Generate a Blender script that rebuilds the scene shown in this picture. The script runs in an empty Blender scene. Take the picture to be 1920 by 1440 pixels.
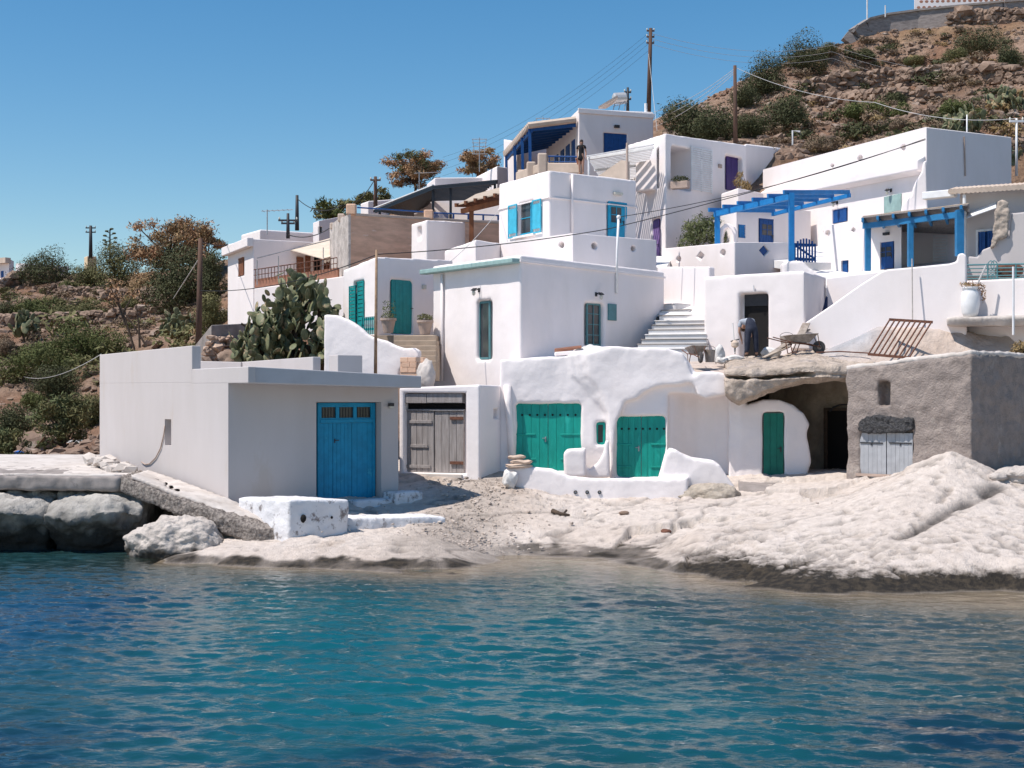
import bpy, bmesh, math, random
import numpy as np
from mathutils import Vector, Matrix, noise
random.seed(7); rng = np.random.default_rng(11)
SC = bpy.context.scene
COL = SC.collection
# camera geometry used to survey the place: level camera, eye 3.9 m above the water
F = 2666.67; CX = 960.0; HY = 745.0; CZ = 3.9
def P(px, py, d): return Vector(((px-CX)*d/F, d, CZ+(HY-py)*d/F))
def XY(px, d): return Vector(((px-CX)*d/F, d, 0))
def PZ(py, d): return CZ+(HY-py)*d/F
SUN_EL = math.radians(61); SUN_A = math.radians(66)     # A: from the view axis towards the left, behind the camera
SUN = Vector((-math.sin(SUN_A)*math.cos(SUN_EL), -math.cos(SUN_A)*math.cos(SUN_EL), math.sin(SUN_EL)))

# ---------------------------------------------------------------- materials
def nn(nt, t, **kw):
    n = nt.nodes.new(t)
    for k, v in kw.items(): setattr(n, k, v)
    return n
def mat(name, c1, c2=None, vs=2.0, rough=.85, bump=.15, bs=25.0, c3=None, s3=.7, t3=.62, stretch=None, spec=.3, attr=None, bump2=0, bs2=4.0, bd=.02, metal=0, detail=6, mixattr=.0):
    m = bpy.data.materials.new(name); m.use_nodes = True; nt = m.node_tree; L = nt.links
    b = nt.nodes['Principled BSDF']; b.inputs['Roughness'].default_value = rough
    b.inputs['Specular IOR Level'].default_value = spec; b.inputs['Metallic'].default_value = metal
    g = nn(nt, 'ShaderNodeNewGeometry'); src = g.outputs['Position']
    if stretch:
        mp = nn(nt, 'ShaderNodeMapping'); mp.inputs['Scale'].default_value = stretch
        L.new(src, mp.inputs['Vector']); vsrc = mp.outputs['Vector']
    else: vsrc = src
    c2 = c2 or tuple(x*.85 for x in c1)
    n1 = nn(nt, 'ShaderNodeTexNoise'); n1.inputs['Scale'].default_value = vs; n1.inputs['Detail'].default_value = detail
    n1.inputs['Roughness'].default_value = .6; L.new(vsrc, n1.inputs['Vector'])
    r = nn(nt, 'ShaderNodeMapRange'); r.inputs[1].default_value = .36; r.inputs[2].default_value = .64
    L.new(n1.outputs['Fac'], r.inputs[0])
    mx = nn(nt, 'ShaderNodeMix', data_type='RGBA'); mx.inputs[6].default_value = (*c1, 1); mx.inputs[7].default_value = (*c2, 1)
    L.new(r.outputs[0], mx.inputs[0]); out = mx.outputs[2]
    if attr:
        at = nn(nt, 'ShaderNodeAttribute', attribute_name=attr)
        m2 = nn(nt, 'ShaderNodeMix', data_type='RGBA', blend_type='MULTIPLY'); m2.inputs[0].default_value = 1
        L.new(out, m2.inputs[6]); L.new(at.outputs['Color'], m2.inputs[7]); out = m2.outputs[2]
    if c3:
        n3 = nn(nt, 'ShaderNodeTexNoise'); n3.inputs['Scale'].default_value = s3; n3.inputs['Detail'].default_value = 8; n3.inputs['Roughness'].default_value = .7
        L.new(vsrc, n3.inputs['Vector'])
        r3 = nn(nt, 'ShaderNodeMapRange'); r3.inputs[1].default_value = t3; r3.inputs[2].default_value = t3+.08
        L.new(n3.outputs['Fac'], r3.inputs[0])
        m3 = nn(nt, 'ShaderNodeMix', data_type='RGBA'); m3.inputs[7].default_value = (*c3, 1)
        L.new(r3.outputs[0], m3.inputs[0]); L.new(out, m3.inputs[6]); out = m3.outputs[2]
    L.new(out, b.inputs['Base Color'])
    if bump:
        nb = nn(nt, 'ShaderNodeTexNoise'); nb.inputs['Scale'].default_value = bs; nb.inputs['Detail'].default_value = 8; nb.inputs['Roughness'].default_value = .65
        L.new(src, nb.inputs['Vector'])
        bp = nn(nt, 'ShaderNodeBump'); bp.inputs['Strength'].default_value = bump; bp.inputs['Distance'].default_value = bd
        L.new(nb.outputs['Fac'], bp.inputs['Height'])
        if bump2:
            nc = nn(nt, 'ShaderNodeTexNoise'); nc.inputs['Scale'].default_value = bs2; nc.inputs['Detail'].default_value = 5
            L.new(src, nc.inputs['Vector'])
            bq = nn(nt, 'ShaderNodeBump'); bq.inputs['Strength'].default_value = bump2; bq.inputs['Distance'].default_value = .12
            L.new(nc.outputs['Fac'], bq.inputs['Height']); L.new(bq.outputs['Normal'], bp.inputs['Normal'])
        L.new(bp.outputs['Normal'], b.inputs['Normal'])
    return m
M = {}
W = (.80, .775, .77)
M['white'] = mat('white_plaster', (.83, .765, .75), (.785, .722, .70), 1.2, .9, .15, 30, c3=(.73, .69, .655), s3=.9, t3=.66, stretch=(1, 1, .35), bump2=.10, bs2=1.6)
M['soft'] = mat('soft_whitewash', (.84, .78, .765), (.80, .74, .725), 1.0, .9, .2, 22, bump2=.22, bs2=2.2, c3=(.74, .69, .64), s3=.8, t3=.68)
M['boat'] = mat('pinkish_plaster', (.515, .475, .465), (.485, .445, .43), .8, .9, .10, 40, c3=(.48, .43, .40), s3=.9, t3=.6, stretch=(1, 1, .3), bump2=.06, bs2=1.5)
M['fascia'] = mat('grey_cement_paint', (.46, .455, .47), (.43, .42, .43), 1.5, .9, .12, 40)
M['peel'] = mat('peeling_whitewash', (.74, .73, .74), (.66, .65, .66), 2.5, .9, .5, 25, c3=(.22, .19, .18), s3=3.0, t3=.555, bump2=.3, bs2=5)
M['concrete'] = mat('concrete', (.33, .29, .27), (.22, .195, .18), 2.0, .95, .5, 30, c3=(.19, .17, .16), s3=1.5, t3=.6)
M['concrete_pale'] = mat('pale_concrete', (.60, .55, .51), (.48, .43, .39), 1.3, .95, .4, 30, c3=(.40, .35, .31), s3=1.8, t3=.6)
M['rubble'] = mat('broken_aggregate', (.40, .35, .31), (.12, .10, .09), 14, .95, 1.0, 16, bd=.08)
M['stonewall'] = mat('rough_render', (.335, .28, .25), (.255, .215, .195), 3.0, .98, 1.0, 20, c3=(.41, .35, .31), s3=1.1, t3=.58, bd=.05, bump2=.7, bs2=4)
M['ledge'] = mat('brown_tuff', (.54, .45, .375), (.36, .295, .24), 2.5, .98, 1.0, 11, c3=(.36, .31, .28), s3=1.2, t3=.56, bd=.07, bump2=.8, bs2=3)
M['cave'] = mat('cave_stone', (.50, .42, .33), (.33, .275, .215), 1.5, .98, .8, 9, c3=(.36, .29, .2), s3=.9, t3=.58, bd=.06)
M['brick'] = mat('weathered_blockwork', (.84, .55, .385), (.60, .39, .275), 1.6, .95, .5, 18, c3=(.84, .68, .58), s3=1.3, t3=.6, stretch=(.5, .5, 2.2))
M['greyplaster'] = mat('cement_render', (.58, .525, .48), (.36, .32, .29), 2.0, .95, .6, 12, bump2=.4)
M['tan'] = mat('sandy_plaster', (.62, .50, .41), (.52, .42, .34), 2.0, .95, .3, 25)
M['yellow'] = mat('yellow_plaster', (.72, .55, .36), None, 2, .9)
def paint(n, c, r=.5, **k): return mat(n, c, tuple(x*.8 for x in c), 4, r, .12, 40, **k)
M['bluedoor'] = paint('boathouse_blue', (.008, .27, .47), .55, c3=(.03, .33, .48), s3=2.2, t3=.6)
M['green'] = paint('sea_green', (.006, .33, .265), .5, c3=(.02, .40, .33), s3=1.6, t3=.57, stretch=(2, 2, .5))
M['dkgreen'] = paint('deep_green', (.003, .16, .115), .5)
M['teal'] = paint('teal_paint', (.01, .27, .27), .5)
M['teal2'] = paint('dusty_teal', (.10, .24, .26), .6)
M['tealpale'] = paint('pale_teal_gutter', (.30, .44, .42), .7)
M['turq'] = paint('turquoise_paint', (.06, .46, .64), .5)
M['turqd'] = paint('turquoise_door', (.015, .36, .58), .5)
M['blue'] = paint('pergola_blue', (.018, .20, .50), .5)
M['blue2'] = paint('porch_blue', (.03, .20, .42), .5)
M['royal'] = paint('royal_blue', (.01, .075, .26), .5)
M['navy'] = paint('navy_paint', (.012, .035, .11), .5)
M['black'] = paint('black_blue_steel', (.012, .018, .028), .5)
M['purple'] = paint('dark_purple', (.055, .028, .15), .5)
M['lilac'] = paint('lilac_paint', (.36, .22, .50), .6)
M['greywood'] = mat('bleached_planks', (.36, .33, .32), (.25, .225, .215), 5, .9, .4, 30, c3=(.20, .17, .155), s3=3, t3=.6, stretch=(3, 3, .35))
M['greydoor'] = paint('pale_grey_paint', (.40, .41, .43), .7)
M['timber'] = mat('brown_timber', (.24, .095, .045), (.15, .06, .03), 3, .8, .3, 30, stretch=(1, 1, .5))
M['pole'] = mat('weathered_pole', (.125, .07, .05), (.08, .05, .038), 3, .9, .3, 30, stretch=(3, 3, .3))
M['cane'] = mat('bamboo', (.36, .24, .15), (.22, .14, .09), 6, .7, .2, 30)
M['terracotta'] = paint('brown_shutter', (.26, .105, .055), .8)
M['rust'] = mat('rusty_steel', (.19, .085, .055), (.10, .045, .03), 12, .85, .3, 60)
M['dark'] = mat('dark_interior', (.012, .011, .011), None, 2, .9, 0)
M['glass'] = mat('dark_glass', (.025, .03, .036), (.05, .055, .06), .8, .12, 0, spec=.5)
M['wire'] = mat('wire_dark', (.03, .03, .03), None, 2, .7, 0)
M['wirepale'] = mat('wire_pale', (.5, .49, .48), None, 2, .7, 0)
M['whitepaint'] = mat('white_paint', (.78, .78, .78), None, 3, .6, .05)
M['metal'] = mat('galvanised', (.45, .45, .46), (.3, .3, .3), 8, .45, .1, 60, metal=.6)
M['iron'] = mat('dark_iron', (.04, .04, .045), None, 5, .6, .1)
M['lampglass'] = mat('milky_glass', (.6, .58, .5), None, 5, .3, 0)
M['pot'] = mat('pale_clay_pot', (.46, .35, .29), (.38, .29, .24), 4, .9, .2)
M['terrapot'] = mat('red_clay_pot', (.42, .16, .09), None, 4, .9, .2)
M['sack'] = mat('tan_sack', (.62, .48, .38), (.5, .38, .3), 8, .95, .3, 60)
M['whitesack'] = mat('white_sack', (.72, .70, .68), (.55, .53, .5), 6, .9, .3, 40)
M['dust'] = mat('cement_dust', (.36, .31, .27), (.22, .18, .15), 7, .95, .3, 40)
M['rubber'] = mat('rubber', (.05, .045, .045), (.10, .09, .085), 9, .9, .2)
M['step'] = mat('sandy_step', (.42, .33, .25), (.34, .27, .21), 3, .95, .3)
M['stepw'] = mat('white_step', (.76, .74, .73), (.70, .68, .66), 3, .95, .2)
M['grout'] = mat('step_edge', (.34, .31, .29), None, 3, .95, .2)
M['tarp'] = mat('black_plastic_sheet', (.02, .02, .022), (.05, .05, .055), 9, .35, 1.0, 14, bd=.1, spec=.6)
M['cloth'] = mat('tan_blanket', (.48, .40, .33), (.30, .25, .21), 6, .95, .6, 14, bd=.05)
M['awning'] = mat('cream_awning', (.68, .58, .47), (.6, .5, .4), 3, .9, .1)
M['skin'] = mat('skin', (.42, .24, .17), None, 5, .6, 0)
M['hair'] = mat('dark_hair', (.03, .018, .013), None, 9, .6, .2)
M['blackcloth'] = mat('black_cloth', (.015, .015, .017), None, 9, .9, .1)
M['denim'] = mat('navy_overalls', (.016, .02, .038), (.035, .04, .06), 6, .9, .3, 40)
M['shirt'] = mat('grey_shirt', (.42, .45, .50), (.33, .36, .41), 6, .9, .3, 30)
M['shoe'] = mat('dusty_shoe', (.08, .06, .05), None, 6, .9, .1)
M['reed'] = mat('reed_slats', (.48, .40, .32), (.36, .29, .23), 5, .9, .2)
M['redbrown'] = mat('terracotta_tile', (.42, .2, .13), (.33, .16, .11), 5, .9, .3)
M['bluetarp'] = mat('blue_tarp', (.02, .12, .42), None, 3, .6, .3, 10)
M['solar'] = mat('solar_tank', (.62, .60, .58), None, 4, .35, .05, metal=.4)
def leafmat(n, a, b, c=None): return mat(n, a, b, .9, .75, 0, c3=c, s3=1.6, t3=.56, spec=.2, detail=3)
M['leaf_dark'] = leafmat('leaf_dark', (.055, .062, .028), (.085, .088, .04))
M['leaf_green'] = leafmat('leaf_green', (.085, .105, .032), (.12, .125, .045))
M['leaf_olive'] = leafmat('leaf_olive', (.115, .12, .05), (.16, .145, .062), (.15, .115, .06))
M['leaf_brown'] = leafmat('leaf_brown', (.36, .235, .13), (.25, .175, .085), (.42, .27, .16))
M['leaf_rust'] = leafmat('leaf_rust', (.42, .245, .145), (.30, .19, .10), (.24, .19, .085))
M['leaf_pale'] = leafmat('leaf_pale', (.15, .165, .075), (.10, .12, .05))
M['leaf_straw'] = leafmat('leaf_straw', (.36, .25, .12), (.24, .17, .08))
M['leaf_heath'] = leafmat('leaf_heath', (.16, .12, .085), (.22, .155, .10), (.11, .10, .055))
M['cactus'] = mat('cactus_pad', (.19, .195, .105), (.075, .09, .04), 2.2, .6, .15, 30, c3=(.34, .25, .15), s3=2.8, t3=.54, spec=.35)
M['bark'] = mat('bark', (.10, .07, .05), (.06, .045, .035), 6, .95, .5, 20)

# ---------------------------------------------------------------- mesh builder
class MB:
    def __init__(s): s.v = []; s.f = []
    def add(s, vs, fs):
        n = len(s.v); s.v += [tuple(v) for v in vs]; s.f += [[i+n for i in q] for q in fs]; return s
    def hexa(s, p):      # p: 4 bottom (ccw) + 4 top
        return s.add(p, [[3, 2, 1, 0], [4, 5, 6, 7], [0, 1, 5, 4], [1, 2, 6, 5], [2, 3, 7, 6], [3, 0, 4, 7]])
    def lbox(s, fr, u0, u1, z0, z1, w0, w1):
        q = [(u0, z0, w1), (u1, z0, w1), (u1, z0, w0), (u0, z0, w0), (u0, z1, w1), (u1, z1, w1), (u1, z1, w0), (u0, z1, w0)]
        return s.hexa([fr.pt(*a) for a in q])
    def box(s, c, sx, sy, sz, rz=0):
        R = Matrix.Rotation(rz, 3, 'Z'); c = Vector(c)
        q = [(-1, -1, 0), (1, -1, 0), (1, 1, 0), (-1, 1, 0), (-1, -1, 1), (1, -1, 1), (1, 1, 1), (-1, 1, 1)]
        return s.hexa([c+R@Vector((a*sx/2, b*sy/2, e*sz)) for a, b, e in q])
    def bar(s, a, b, w, h, up=Vector((0, 0, 1))):
        a = Vector(a); b = Vector(b); t = (b-a).normalized()
        x = t.cross(up)
        if x.length < 1e-4: x = t.cross(Vector((1, 0, 0)))
        x.normalize(); y = x.cross(t).normalized(); x = x*w/2; y = y*h/2
        return s.hexa([a-x-y, a+x-y, b+x-y, b-x-y, a-x+y, a+x+y, b+x+y, b-x+y])
    def tube(s, pts, r, n=6, r2=None, cap=True):
        pts = [Vector(p) for p in pts]; m = len(pts); r2 = r if r2 is None else r2; vs = []; fs = []
        up = Vector((.13, .21, .97))
        for i, p in enumerate(pts):
            t = (pts[min(i+1, m-1)]-pts[max(i-1, 0)]).normalized()
            x = t.cross(up)
            if x.length < .05: x = t.cross(Vector((1, 0, 0)))
            x.normalize(); y = t.cross(x); rr = r+(r2-r)*i/max(1, m-1)
            for k in range(n):
                a = 2*math.pi*k/n; vs.append(p+x*math.cos(a)*rr+y*math.sin(a)*rr)
        for i in range(m-1):
            for k in range(n): fs.append([i*n+k, i*n+(k+1) % n, (i+1)*n+(k+1) % n, (i+1)*n+k])
        if cap: fs += [list(range(n))[::-1], [(m-1)*n+k for k in range(n)]]
        return s.add(vs, fs)
    def lathe(s, o, prof, n=16, R=None):
        o = Vector(o); vs = []; fs = []
        for r, z in prof:
            for k in range(n):
                a = 2*math.pi*k/n; q = Vector((r*math.cos(a), r*math.sin(a), z))
                vs.append(o+(R@q if R else q))
        for i in range(len(prof)-1):
            for k in range(n): fs.append([i*n+k, i*n+(k+1) % n, (i+1)*n+(k+1) % n, (i+1)*n+k])
        fs += [list(range(n))[::-1], [(len(prof)-1)*n+k for k in range(n)]]
        return s.add(vs, fs)
    def ball(s, c, rad, R=None, n=10, m=7):
        pr = []; c = Vector(c); vs = []; fs = []
        rad = Vector(rad) if hasattr(rad, '__len__') else Vector((rad,)*3)
        for i in range(m+1):
            t = math.pi*i/m
            for k in range(n):
                a = 2*math.pi*k/n
                q = Vector((max(math.sin(t), .02)*math.cos(a)*rad.x, max(math.sin(t), .02)*math.sin(a)*rad.y, -math.cos(t)*rad.z))
                vs.append(c+(R@q if R else q))
        for i in range(m):
            for k in range(n): fs.append([i*n+k, i*n+(k+1) % n, (i+1)*n+(k+1) % n, (i+1)*n+k])
        fs += [list(range(n))[::-1], [m*n+k for k in range(n)]]
        return s.add(vs, fs)
    def prism(s, pts, off):
        n = len(pts); pts = [Vector(p) for p in pts]
        return s.add(pts+[p+off for p in pts], [list(range(n)), [n+k for k in range(n)][::-1]]+[[k, n+k, n+(k+1) % n, (k+1) % n] for k in range(n)])
    def outline(s, fr, pp, w0, w1):      # pp: measured outline on the wall plane fr, extruded from w0 to w1 along its normal
        q = [fr.uz(*a) for a in pp]
        return s.prism([fr.pt(u, z, w1) for u, z in q], fr.n*(w0-w1))
    def build(s, name, m, parent=None, smooth=False, bevel=0, seg=2, remesh=0, sm=4, disp=0, dscale=.6, fix=True):
        off = wloc(parent) if parent else Vector((0, 0, 0)); base = Vector((0, 0, 0))
        me = bpy.data.meshes.new(name)
        if not parent:
            a = np.array(s.v); base = Vector(((a[:, 0].min()+a[:, 0].max())/2, (a[:, 1].min()+a[:, 1].max())/2, a[:, 2].min())); off = base
        me.from_pydata([(v[0]-off.x, v[1]-off.y, v[2]-off.z) for v in s.v], [], s.f)
        if fix:
            bm = bmesh.new(); bm.from_mesh(me)
            bmesh.ops.recalc_face_normals(bm, faces=bm.faces); bm.to_mesh(me); bm.free()
        return finish(me, name, m, parent, base, smooth, bevel, seg, remesh, sm, disp, dscale)
WL = {}
def wloc(o):
    v = Vector((0, 0, 0))
    while o: v = v+o.location; o = o.parent
    return v
TEX = {}
def finish(me, name, m, parent, base, smooth=False, bevel=0, seg=2, remesh=0, sm=4, disp=0, dscale=.6):
    me.materials.append(M[m] if isinstance(m, str) else m)
    o = bpy.data.objects.new(name, me); COL.objects.link(o)
    if parent: o.parent = parent
    else: o.location = base
    if bevel:
        b = o.modifiers.new('bevel', 'BEVEL'); b.width = bevel; b.segments = seg; b.limit_method = 'ANGLE'; b.angle_limit = math.radians(35)
    if remesh:
        r = o.modifiers.new('remesh', 'REMESH'); r.mode = 'VOXEL'; r.voxel_size = remesh; r.use_smooth_shade = True
        if sm:
            q = o.modifiers.new('smooth', 'SMOOTH'); q.factor = .5; q.iterations = sm
    if disp:
        if dscale not in TEX:
            t = bpy.data.textures.new('clouds', 'CLOUDS'); t.noise_scale = dscale; t.noise_depth = 4; TEX[dscale] = t
        d = o.modifiers.new('disp', 'DISPLACE'); d.texture = TEX[dscale]; d.texture_coords = 'GLOBAL'; d.strength = disp; d.mid_level = .5
    me.polygons.foreach_set('use_smooth', [bool(smooth)]*len(me.polygons))
    return o
def fastmesh(name, v, f, m, parent=None, base=None, smooth=False, cols=None, **k):
    v = np.asarray(v, dtype=np.float32); f = np.asarray(f, dtype=np.int32); n = f.shape[1]
    off = wloc(parent) if parent else Vector(base if base is not None else (0, 0, 0))
    v = v-np.array(off, dtype=np.float32)
    me = bpy.data.meshes.new(name)
    me.vertices.add(len(v)); me.vertices.foreach_set('co', v.ravel())
    me.loops.add(f.size); me.loops.foreach_set('vertex_index', f.ravel())
    me.polygons.add(len(f)); me.polygons.foreach_set('loop_start', np.arange(0, f.size, n, dtype=np.int32))
    me.polygons.foreach_set('loop_total', np.full(len(f), n, dtype=np.int32))
    me.update(calc_edges=True)
    if cols is not None:
        a = me.color_attributes.new('Col', 'FLOAT_COLOR', 'POINT')
        a.data.foreach_set('color', np.concatenate([cols, np.ones((len(cols), 1))], 1).astype(np.float32).ravel())
    return finish(me, name, m, parent, off, smooth, **k)
def tag(o, label=None, cat=None, group=None, kind=None):
    if label: o['label'] = label
    if cat: o['category'] = cat
    if group: o['group'] = group
    if kind: o['kind'] = kind
    return o
def T(name, label, cat, loc=(0, 0, 0), group=None):
    o = bpy.data.objects.new(name, None); COL.objects.link(o); o.location = loc; o.empty_display_size = .3
    return tag(o, label, cat, group)
def S(o): o['kind'] = 'structure'; return o
class Fr:
    def __init__(s, a, b):
        s.o = Vector((a.x, a.y, 0)); e = Vector((b.x-a.x, b.y-a.y, 0)); s.L = e.length; s.d = e.normalized()
        s.n = Vector((s.d.y, -s.d.x, 0))
    def pt(s, u, z, w=0): q = s.o+s.d*u+s.n*w; return Vector((q.x, q.y, z))
    def uz(s, px, py, w=0):
        r = Vector(((px-CX)/F, 1, 0)); o = s.o+s.n*w
        t = o.dot(s.n)/r.dot(s.n); q = r*t
        return (q-o).dot(s.d), CZ+(HY-py)/F*t
    def at(s, px, py, w=0): u, z = s.uz(px, py, w); return s.pt(u, z, w)
    def rect(s, r, w=0):
        x0, y0, x1, y1 = r; xm = (x0+x1)/2; ym = (y0+y1)/2
        return s.uz(x0, ym, w)[0], s.uz(x1, ym, w)[0], s.uz(xm, y1, w)[1], s.uz(xm, y0, w)[1]
def frame(px0, d0, px1, d1): return Fr(XY(px0, d0), XY(px1, d1))

class House:
    """walls: visible corners left to right (px, depth, top py); openings {facade: [(x0,y0,x1,y1,recess),...]}"""
    def __init__(s, name, label, cat, cor, zb, m, op={}, back=4.0, bevel=.05, remesh=0, disp=0, dscale=.6, part='wall', root=None, seg=3, group=None, sm=4):
        c = [XY(a, b) for a, b, _ in cor]; zt = [PZ(y, b) for a, b, y in cor]
        s.fr = [Fr(c[i], c[i+1]) for i in range(len(c)-1)]; nv = len(s.fr)
        if len(c) == 3: bk = [c[0]+c[2]-c[1]]; zt.append(zt[0]+zt[2]-zt[1])
        else:
            n = -s.fr[0].n*back if nv == 1 else None
            if nv == 1: bk = [c[1]+n, c[0]+n]; zt += [zt[1], zt[0]]
            else: bk = []
        poly = c+bk; N = len(poly); s.poly = poly; s.zt = zt
        s.root = root or T(name, label, cat, (sum(p.x for p in poly)/N, sum(p.y for p in poly)/N, zb), group)
        s.op = {}; zs = {zb}
        for i, l in op.items():
            s.op[i] = []
            for r in l:
                u0, u1, z0, z1 = s.fr[i].rect(r[:4]); s.op[i].append((max(u0, .04), min(u1, s.fr[i].L-.04), max(z0, zb+.02), z1, r[4])); zs |= {max(z0, zb+.02), z1}
        zs = sorted(zs); zz = [zs[0]]
        for z in zs[1:]:
            if z-zz[-1] > 1e-4: zz.append(z)
        zs = zz; bm = bmesh.new(); V = {}
        def vt(p):
            k = (round(p.x, 4), round(p.y, 4), round(p.z, 4))
            if k not in V: V[k] = bm.verts.new(p)
            return V[k]
        def face(ps):
            q = []
            for p in ps:
                w = vt(p)
                if w not in q: q.append(w)
            if len(q) > 2:
                try: bm.faces.new(q)
                except ValueError: pass
        top = []; bot = []
        for i in range(N):
            a = poly[i]; b = poly[(i+1) % N]; fr = Fr(a, b); ops = s.op.get(i, []) if i < nv else []
            us = sorted({0, fr.L} | {o[0] for o in ops} | {o[1] for o in ops})
            ztf = lambda u: zt[i]+(zt[(i+1) % N]-zt[i])*u/fr.L
            rows = zs+[None]; zf = lambda k, u: ztf(u) if rows[k] is None else rows[k]
            for ui in range(len(us)-1):
                ua, ub = us[ui], us[ui+1]
                if ub-ua < 1e-5: continue
                for k in range(len(rows)-1):
                    zc = (zf(k, ua)+zf(k+1, ua))/2; uc = (ua+ub)/2; hole = None
                    for o in ops:
                        if o[0] < uc < o[1] and o[2] < zc < o[3] and rows[k+1] is not None: hole = o
                    q = [(ua, zf(k, ua)), (ub, zf(k, ub)), (ub, zf(k+1, ub)), (ua, zf(k+1, ua))]
                    if not hole: face([fr.pt(u, z) for u, z in q])
                    else:
                        w = -hole[4]; face([fr.pt(u, z, w) for u, z in q])
                        if abs(ua-hole[0]) < 1e-5: face([fr.pt(*q[0]), fr.pt(*q[3]), fr.pt(*q[3], w), fr.pt(*q[0], w)])
                        if abs(ub-hole[1]) < 1e-5: face([fr.pt(*q[1]), fr.pt(*q[2]), fr.pt(*q[2], w), fr.pt(*q[1], w)])
                        if abs(q[0][1]-hole[2]) < 1e-4: face([fr.pt(*q[0]), fr.pt(*q[1]), fr.pt(*q[1], w), fr.pt(*q[0], w)])
                        if abs(q[2][1]-hole[3]) < 1e-4: face([fr.pt(*q[2]), fr.pt(*q[3]), fr.pt(*q[3], w), fr.pt(*q[2], w)])
                top.append(fr.pt(ua, ztf(ua))); bot.append(fr.pt(ua, zb))
        face(top); face(bot[::-1])
        bmesh.ops.recalc_face_normals(bm, faces=bm.faces)
        bmesh.ops.dissolve_limit(bm, angle_limit=.002, verts=bm.verts, edges=bm.edges)
        off = s.root.location
        for v in bm.verts: v.co = v.co-off
        me = bpy.data.meshes.new(part); bm.to_mesh(me); bm.free()
        s.wall = finish(me, part, m, s.root, None, False, bevel if not remesh else 0, seg, remesh, sm, disp, dscale)
    def join(s, mb):
        me = s.wall.data; off = s.root.location; bm = bmesh.new(); bm.from_mesh(me); t = bpy.data.meshes.new('t')
        t.from_pydata([(v[0]-off.x, v[1]-off.y, v[2]-off.z) for v in mb.v], [], mb.f); b2 = bmesh.new(); b2.from_mesh(t); bmesh.ops.recalc_face_normals(b2, faces=b2.faces); b2.to_mesh(t); b2.free()
        bm.from_mesh(t); bm.to_mesh(me); bm.free(); bpy.data.meshes.remove(t)
    def part(s, name, mb, m, parent=None, **k): return mb.build(name, m, parent or s.root, **k)
def organic(o, vx=.06, sm=3, disp=.05, dscale=1.3):
    """hand plastered look: slightly uneven faces and worn corners"""
    o.modifiers.clear(); r = o.modifiers.new('remesh', 'REMESH'); r.mode = 'VOXEL'; r.voxel_size = vx; r.use_smooth_shade = True
    q = o.modifiers.new('smooth', 'SMOOTH'); q.factor = .5; q.iterations = sm
    if dscale not in TEX: t = bpy.data.textures.new('clouds', 'CLOUDS'); t.noise_scale = dscale; t.noise_depth = 4; TEX[dscale] = t
    d = o.modifiers.new('disp', 'DISPLACE'); d.texture = TEX[dscale]; d.texture_coords = 'GLOBAL'; d.strength = disp; d.mid_level = .5
def carve(o, mbs):
    """cut real holes into a wall mesh (the cutters are removed again)"""
    mb = MB()
    for q in mbs: mb.add(q.v, q.f)
    c = mb.build('cutter', 'white', o.parent if o.parent else None)
    for m_ in list(o.modifiers): pass
    rem = [(m_.voxel_size,) for m_ in o.modifiers if m_.type == 'REMESH']; saved = [(m_.width, m_.segments) for m_ in o.modifiers if m_.type == 'BEVEL']; o.modifiers.clear()
    b = o.modifiers.new('b', 'BOOLEAN'); b.object = c; b.operation = 'DIFFERENCE'; b.solver = 'EXACT'; b.use_self = True
    bpy.context.view_layer.update(); dg = bpy.context.evaluated_depsgraph_get()
    me = bpy.data.meshes.new_from_object(o.evaluated_get(dg)); o.modifiers.clear(); o.data = me
    bpy.data.objects.remove(c, do_unlink=True)
    for (vx,) in rem: organic(o, vx)
    for w, sg in saved:
        q = o.modifiers.new('bevel', 'BEVEL'); q.width = w; q.segments = sg; q.limit_method = 'ANGLE'; q.angle_limit = math.radians(35)
def disc_cut(fr, px, py, rpx, w0=-.7, w1=.4, n=18, sq=1.0, d4=False):
    u, z = fr.uz(px, py); u1, _ = fr.uz(px+rpx, py); _, z1 = fr.uz(px, py-rpx*1.15); ru = abs(u1-u)*sq; rz = abs(z1-z)
    k = 4 if d4 else n
    return MB().prism([fr.pt(u+ru*math.cos(2*math.pi*i/k), z+rz*math.sin(2*math.pi*i/k), w1) for i in range(k)], fr.n*(w0-w1))

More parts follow.
